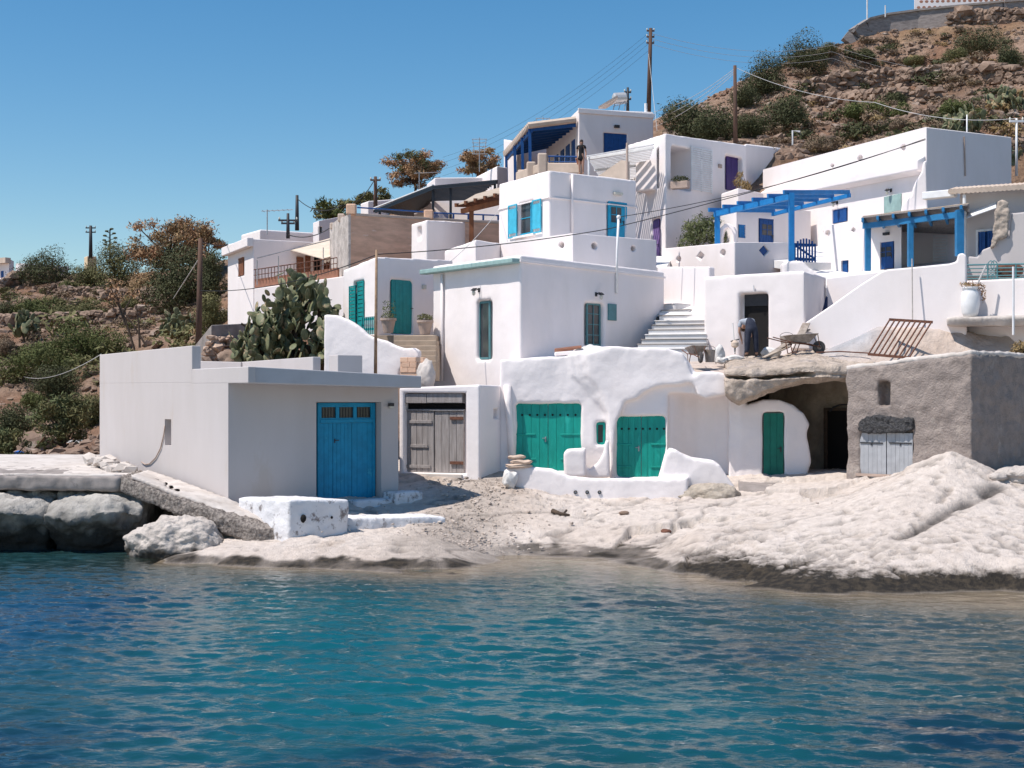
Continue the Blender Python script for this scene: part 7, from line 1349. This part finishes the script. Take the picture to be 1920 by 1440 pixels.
# ================================================================ PEOPLE
def skin(name, J, E, m, parent, lv=2):
    ks = list(J); me = bpy.data.meshes.new(name); off = wloc(parent); me.from_pydata([tuple(Vector(J[k][0])-off) for k in ks], [(ks.index(a), ks.index(b)) for a, b in E], []); o = bpy.data.objects.new(name, me); COL.objects.link(o); o.parent = parent; me.materials.append(M[m])
    s_ = o.modifiers.new('skin', 'SKIN'); s_.use_smooth_shade = True
    for i, k in enumerate(ks): r = J[k][1]; me.skin_vertices[0].data[i].radius = r if hasattr(r, '__len__') else (r, r); me.skin_vertices[0].data[i].use_root = (i == 0)
    q = o.modifiers.new('sub', 'SUBSURF'); q.levels = lv; q.render_levels = lv; return o
def person(label, base, rz, pose, clothes, hair):
    t = T('person', label, 'person', base); R = Matrix.Rotation(rz, 3, 'Z'); base = Vector(base); g = lambda p: base+R@Vector(p); J = {k: (g(v[0]), v[1]) for k, v in pose.items() if k != 'fwd'}
    E = [('pel', 'spi'), ('spi', 'che'), ('che', 'nec'), ('nec', 'jaw'), ('jaw', 'hed')]
    for s in 'LR': E += [('che', 'sh'+s), ('sh'+s, 'el'+s), ('el'+s, 'wr'+s), ('wr'+s, 'pa'+s), ('pel', 'hi'+s), ('hi'+s, 'kn'+s), ('kn'+s, 'an'+s), ('an'+s, 'to'+s)]
    for s in 'LR':
        w = Vector(pose['wr'+s][0]); p = Vector(pose['pa'+s][0]); d = (p-w).normalized(); sd = Vector((0, 1, 0)) if abs(d.y) < .8 else Vector((1, 0, 0))
        for f_, (o_, l_) in enumerate(((-.035, .065), (-.012, .08), (.012, .075), (.034, .06))):
            k = 'f%d%s' % (f_, s); J[k] = (g(p+d*.035+sd*o_), .0095); J[k+'t'] = (g(p+d*(.035+l_)+sd*o_*1.15+Vector((-.015 if s == 'L' else .015, 0, 0))), .007); E += [('pa'+s, k), (k, k+'t')]
        k = 'th'+s; J[k] = (g(w.lerp(p, .55)+sd*-.05+d*.02), .010); E += [('pa'+s, k)]
    skin('body', J, E, 'skin', t)
    h = J['hed'][0]; j = J['jaw'][0]; fw = g(Vector(pose['fwd']))-base; fw.normalize(); upv = (h-j).normalized(); sdv = fw.cross(upv).normalized()
    mb = MB(); mb.ball(h-fw*.025+upv*.02, (.093, .10, .10)); 
    if hair: [mb.ball(h-fw*(.06+.02*k)-upv*(.08*k), (.085-.006*k, .06, .09)) for k in range(1, 4)]
    mb.build('hair', 'hair', t, remesh=.02, sm=3)
    mb = MB(); [mb.ball(h+fw*.085+sdv*s_*.032-upv*.005, (.022, .012, .014), None, 8, 5) for s_ in (-1, 1)]; mb.build('glasses' if hair else 'eyes', 'iron', t)
    mb = MB(); mb.ball(h+fw*.098-upv*.03, (.014, .018, .022), None, 8, 5); [mb.ball(h+sdv*s_*.088-upv*.02, (.014, .02, .03), None, 8, 5) for s_ in (-1, 1)]; mb.build('nose_and_ears', 'skin', t, smooth=True)
    for nm, m, jj, ee in clothes: skin(nm, {k: (g(p), r) for k, (p, r) in jj.items()}, ee, m, t)
    return t
zf = 1.62
WP = {'pel': ((0, 0, .87), .105), 'spi': ((0, 0, 1.05), .095), 'che': ((0, 0, 1.25), (.12, .10)), 'nec': ((0, 0, 1.40), .042), 'jaw': ((.0, -.03, 1.455), .062), 'hed': ((0, -.01, 1.545), .082), 'fwd': (0, -1, -.1),
      'shL': ((-.16, 0, 1.335), .05), 'elL': ((-.21, .02, 1.06), .036), 'wrL': ((-.17, -.05, .84), .025), 'paL': ((-.165, -.06, .77), (.014, .034)), 'shR': ((.16, 0, 1.335), .05), 'elR': ((.22, .02, 1.06), .036), 'wrR': ((.24, -.07, .83), .025), 'paR': ((.245, -.08, .76), (.014, .034)),
      'hiL': ((-.085, 0, .82), .085), 'knL': ((-.09, -.01, .45), .055), 'anL': ((-.09, .02, .08), .035), 'toL': ((-.10, -.12, .03), .028), 'hiR': ((.085, 0, .82), .085), 'knR': ((.09, -.03, .45), .055), 'anR': ((.10, .0, .08), .035), 'toR': ((.11, -.14, .03), .028)}
dress = {'a': ((0, 0, 1.0), (.135, .115)), 'b': ((0, 0, 1.2), (.14, .115)), 'c': ((0, 0, 1.36), (.10, .07)), 'sl': ((-.17, 0, 1.335), .062), 'sl2': ((-.20, .01, 1.2), .056), 'sr': ((.17, 0, 1.335), .062), 'sr2': ((.20, .01, 1.2), .056), 'h': ((0, 0, .85), (.165, .13)), 'h2': ((0, 0, .62), (.18, .14))}
person('woman with long dark hair in a short black dress standing on the upper terrace', P(1090, 328, 66.5), -.35, WP, [('dress', 'blackcloth', dress, [('a', 'b'), ('b', 'c'), ('c', 'sl'), ('sl', 'sl2'), ('c', 'sr'), ('sr', 'sr2'), ('a', 'h'), ('h', 'h2')])], True)
KP = {'pel': ((0, 0, .96), .12), 'spi': ((0, .17, 1.11), .125), 'che': ((-.02, .42, 1.16), (.15, .12)), 'nec': ((-.04, .62, 1.07), .05), 'jaw': ((-.05, .70, .99), .068), 'hed': ((-.05, .76, .92), .088), 'fwd': (-.1, .2, -1),
      'shL': ((-.22, .46, 1.12), .062), 'elL': ((-.27, .44, .82), .044), 'wrL': ((-.18, .50, .58), .03), 'paL': ((-.16, .52, .51), (.016, .04)), 'shR': ((.19, .46, 1.12), .062), 'elR': ((.24, .52, .84), .044), 'wrR': ((.10, .58, .60), .03), 'paR': ((.07, .60, .53), (.016, .04)),
      'hiL': ((-.10, 0, .90), .095), 'knL': ((-.13, -.02, .48), .065), 'anL': ((-.15, .0, .09), .045), 'toL': ((-.17, .15, .04), .04), 'hiR': ((.10, 0, .90), .095), 'knR': ((.14, -.01, .48), .065), 'anR': ((.17, .02, .09), .045), 'toR': ((.19, .17, .04), .04)}
ov = {'p': ((0, -.01, .96), (.165, .15)), 's': ((-.01, .15, 1.12), (.15, .14)), 'b': ((-.02, .30, 1.20), (.09, .10)), 'hl': ((-.10, -.01, .88), .118), 'kl': ((-.13, -.02, .48), .092), 'al': ((-.15, .0, .12), .078), 'hr': ((.10, -.01, .88), .118), 'kr': ((.14, -.01, .48), .092), 'ar': ((.17, .02, .12), .078)}
shr = {'p': ((0, .12, 1.09), (.15, .14)), 'c': ((-.02, .42, 1.17), (.18, .145)), 'n': ((-.04, .57, 1.10), .08), 'sl': ((-.22, .46, 1.12), .078), 'el': ((-.262, .45, .93), .066), 'sr': ((.19, .46, 1.12), .078), 'er': ((.23, .49, .95), .066)}
sh_ = {'al': ((-.15, -.03, .07), .055), 'tl': ((-.17, .17, .04), .05)}; sr_ = {'ar': ((.17, -.01, .07), .055), 'tr': ((.19, .19, .04), .05)}
person('workman in navy overalls and grey shirt bending over at the dark doorway', P(1409, 669, 44.9), .12, KP, [('overalls', 'denim', ov, [('p', 's'), ('s', 'b'), ('p', 'hl'), ('hl', 'kl'), ('kl', 'al'), ('p', 'hr'), ('hr', 'kr'), ('kr', 'ar')]), ('shirt', 'shirt', shr, [('p', 'c'), ('c', 'n'), ('c', 'sl'), ('sl', 'el'), ('c', 'sr'), ('sr', 'er')]), ('shoe', 'shoe', sh_, [('al', 'tl')]), ('shoe', 'shoe', sr_, [('ar', 'tr')])], False)
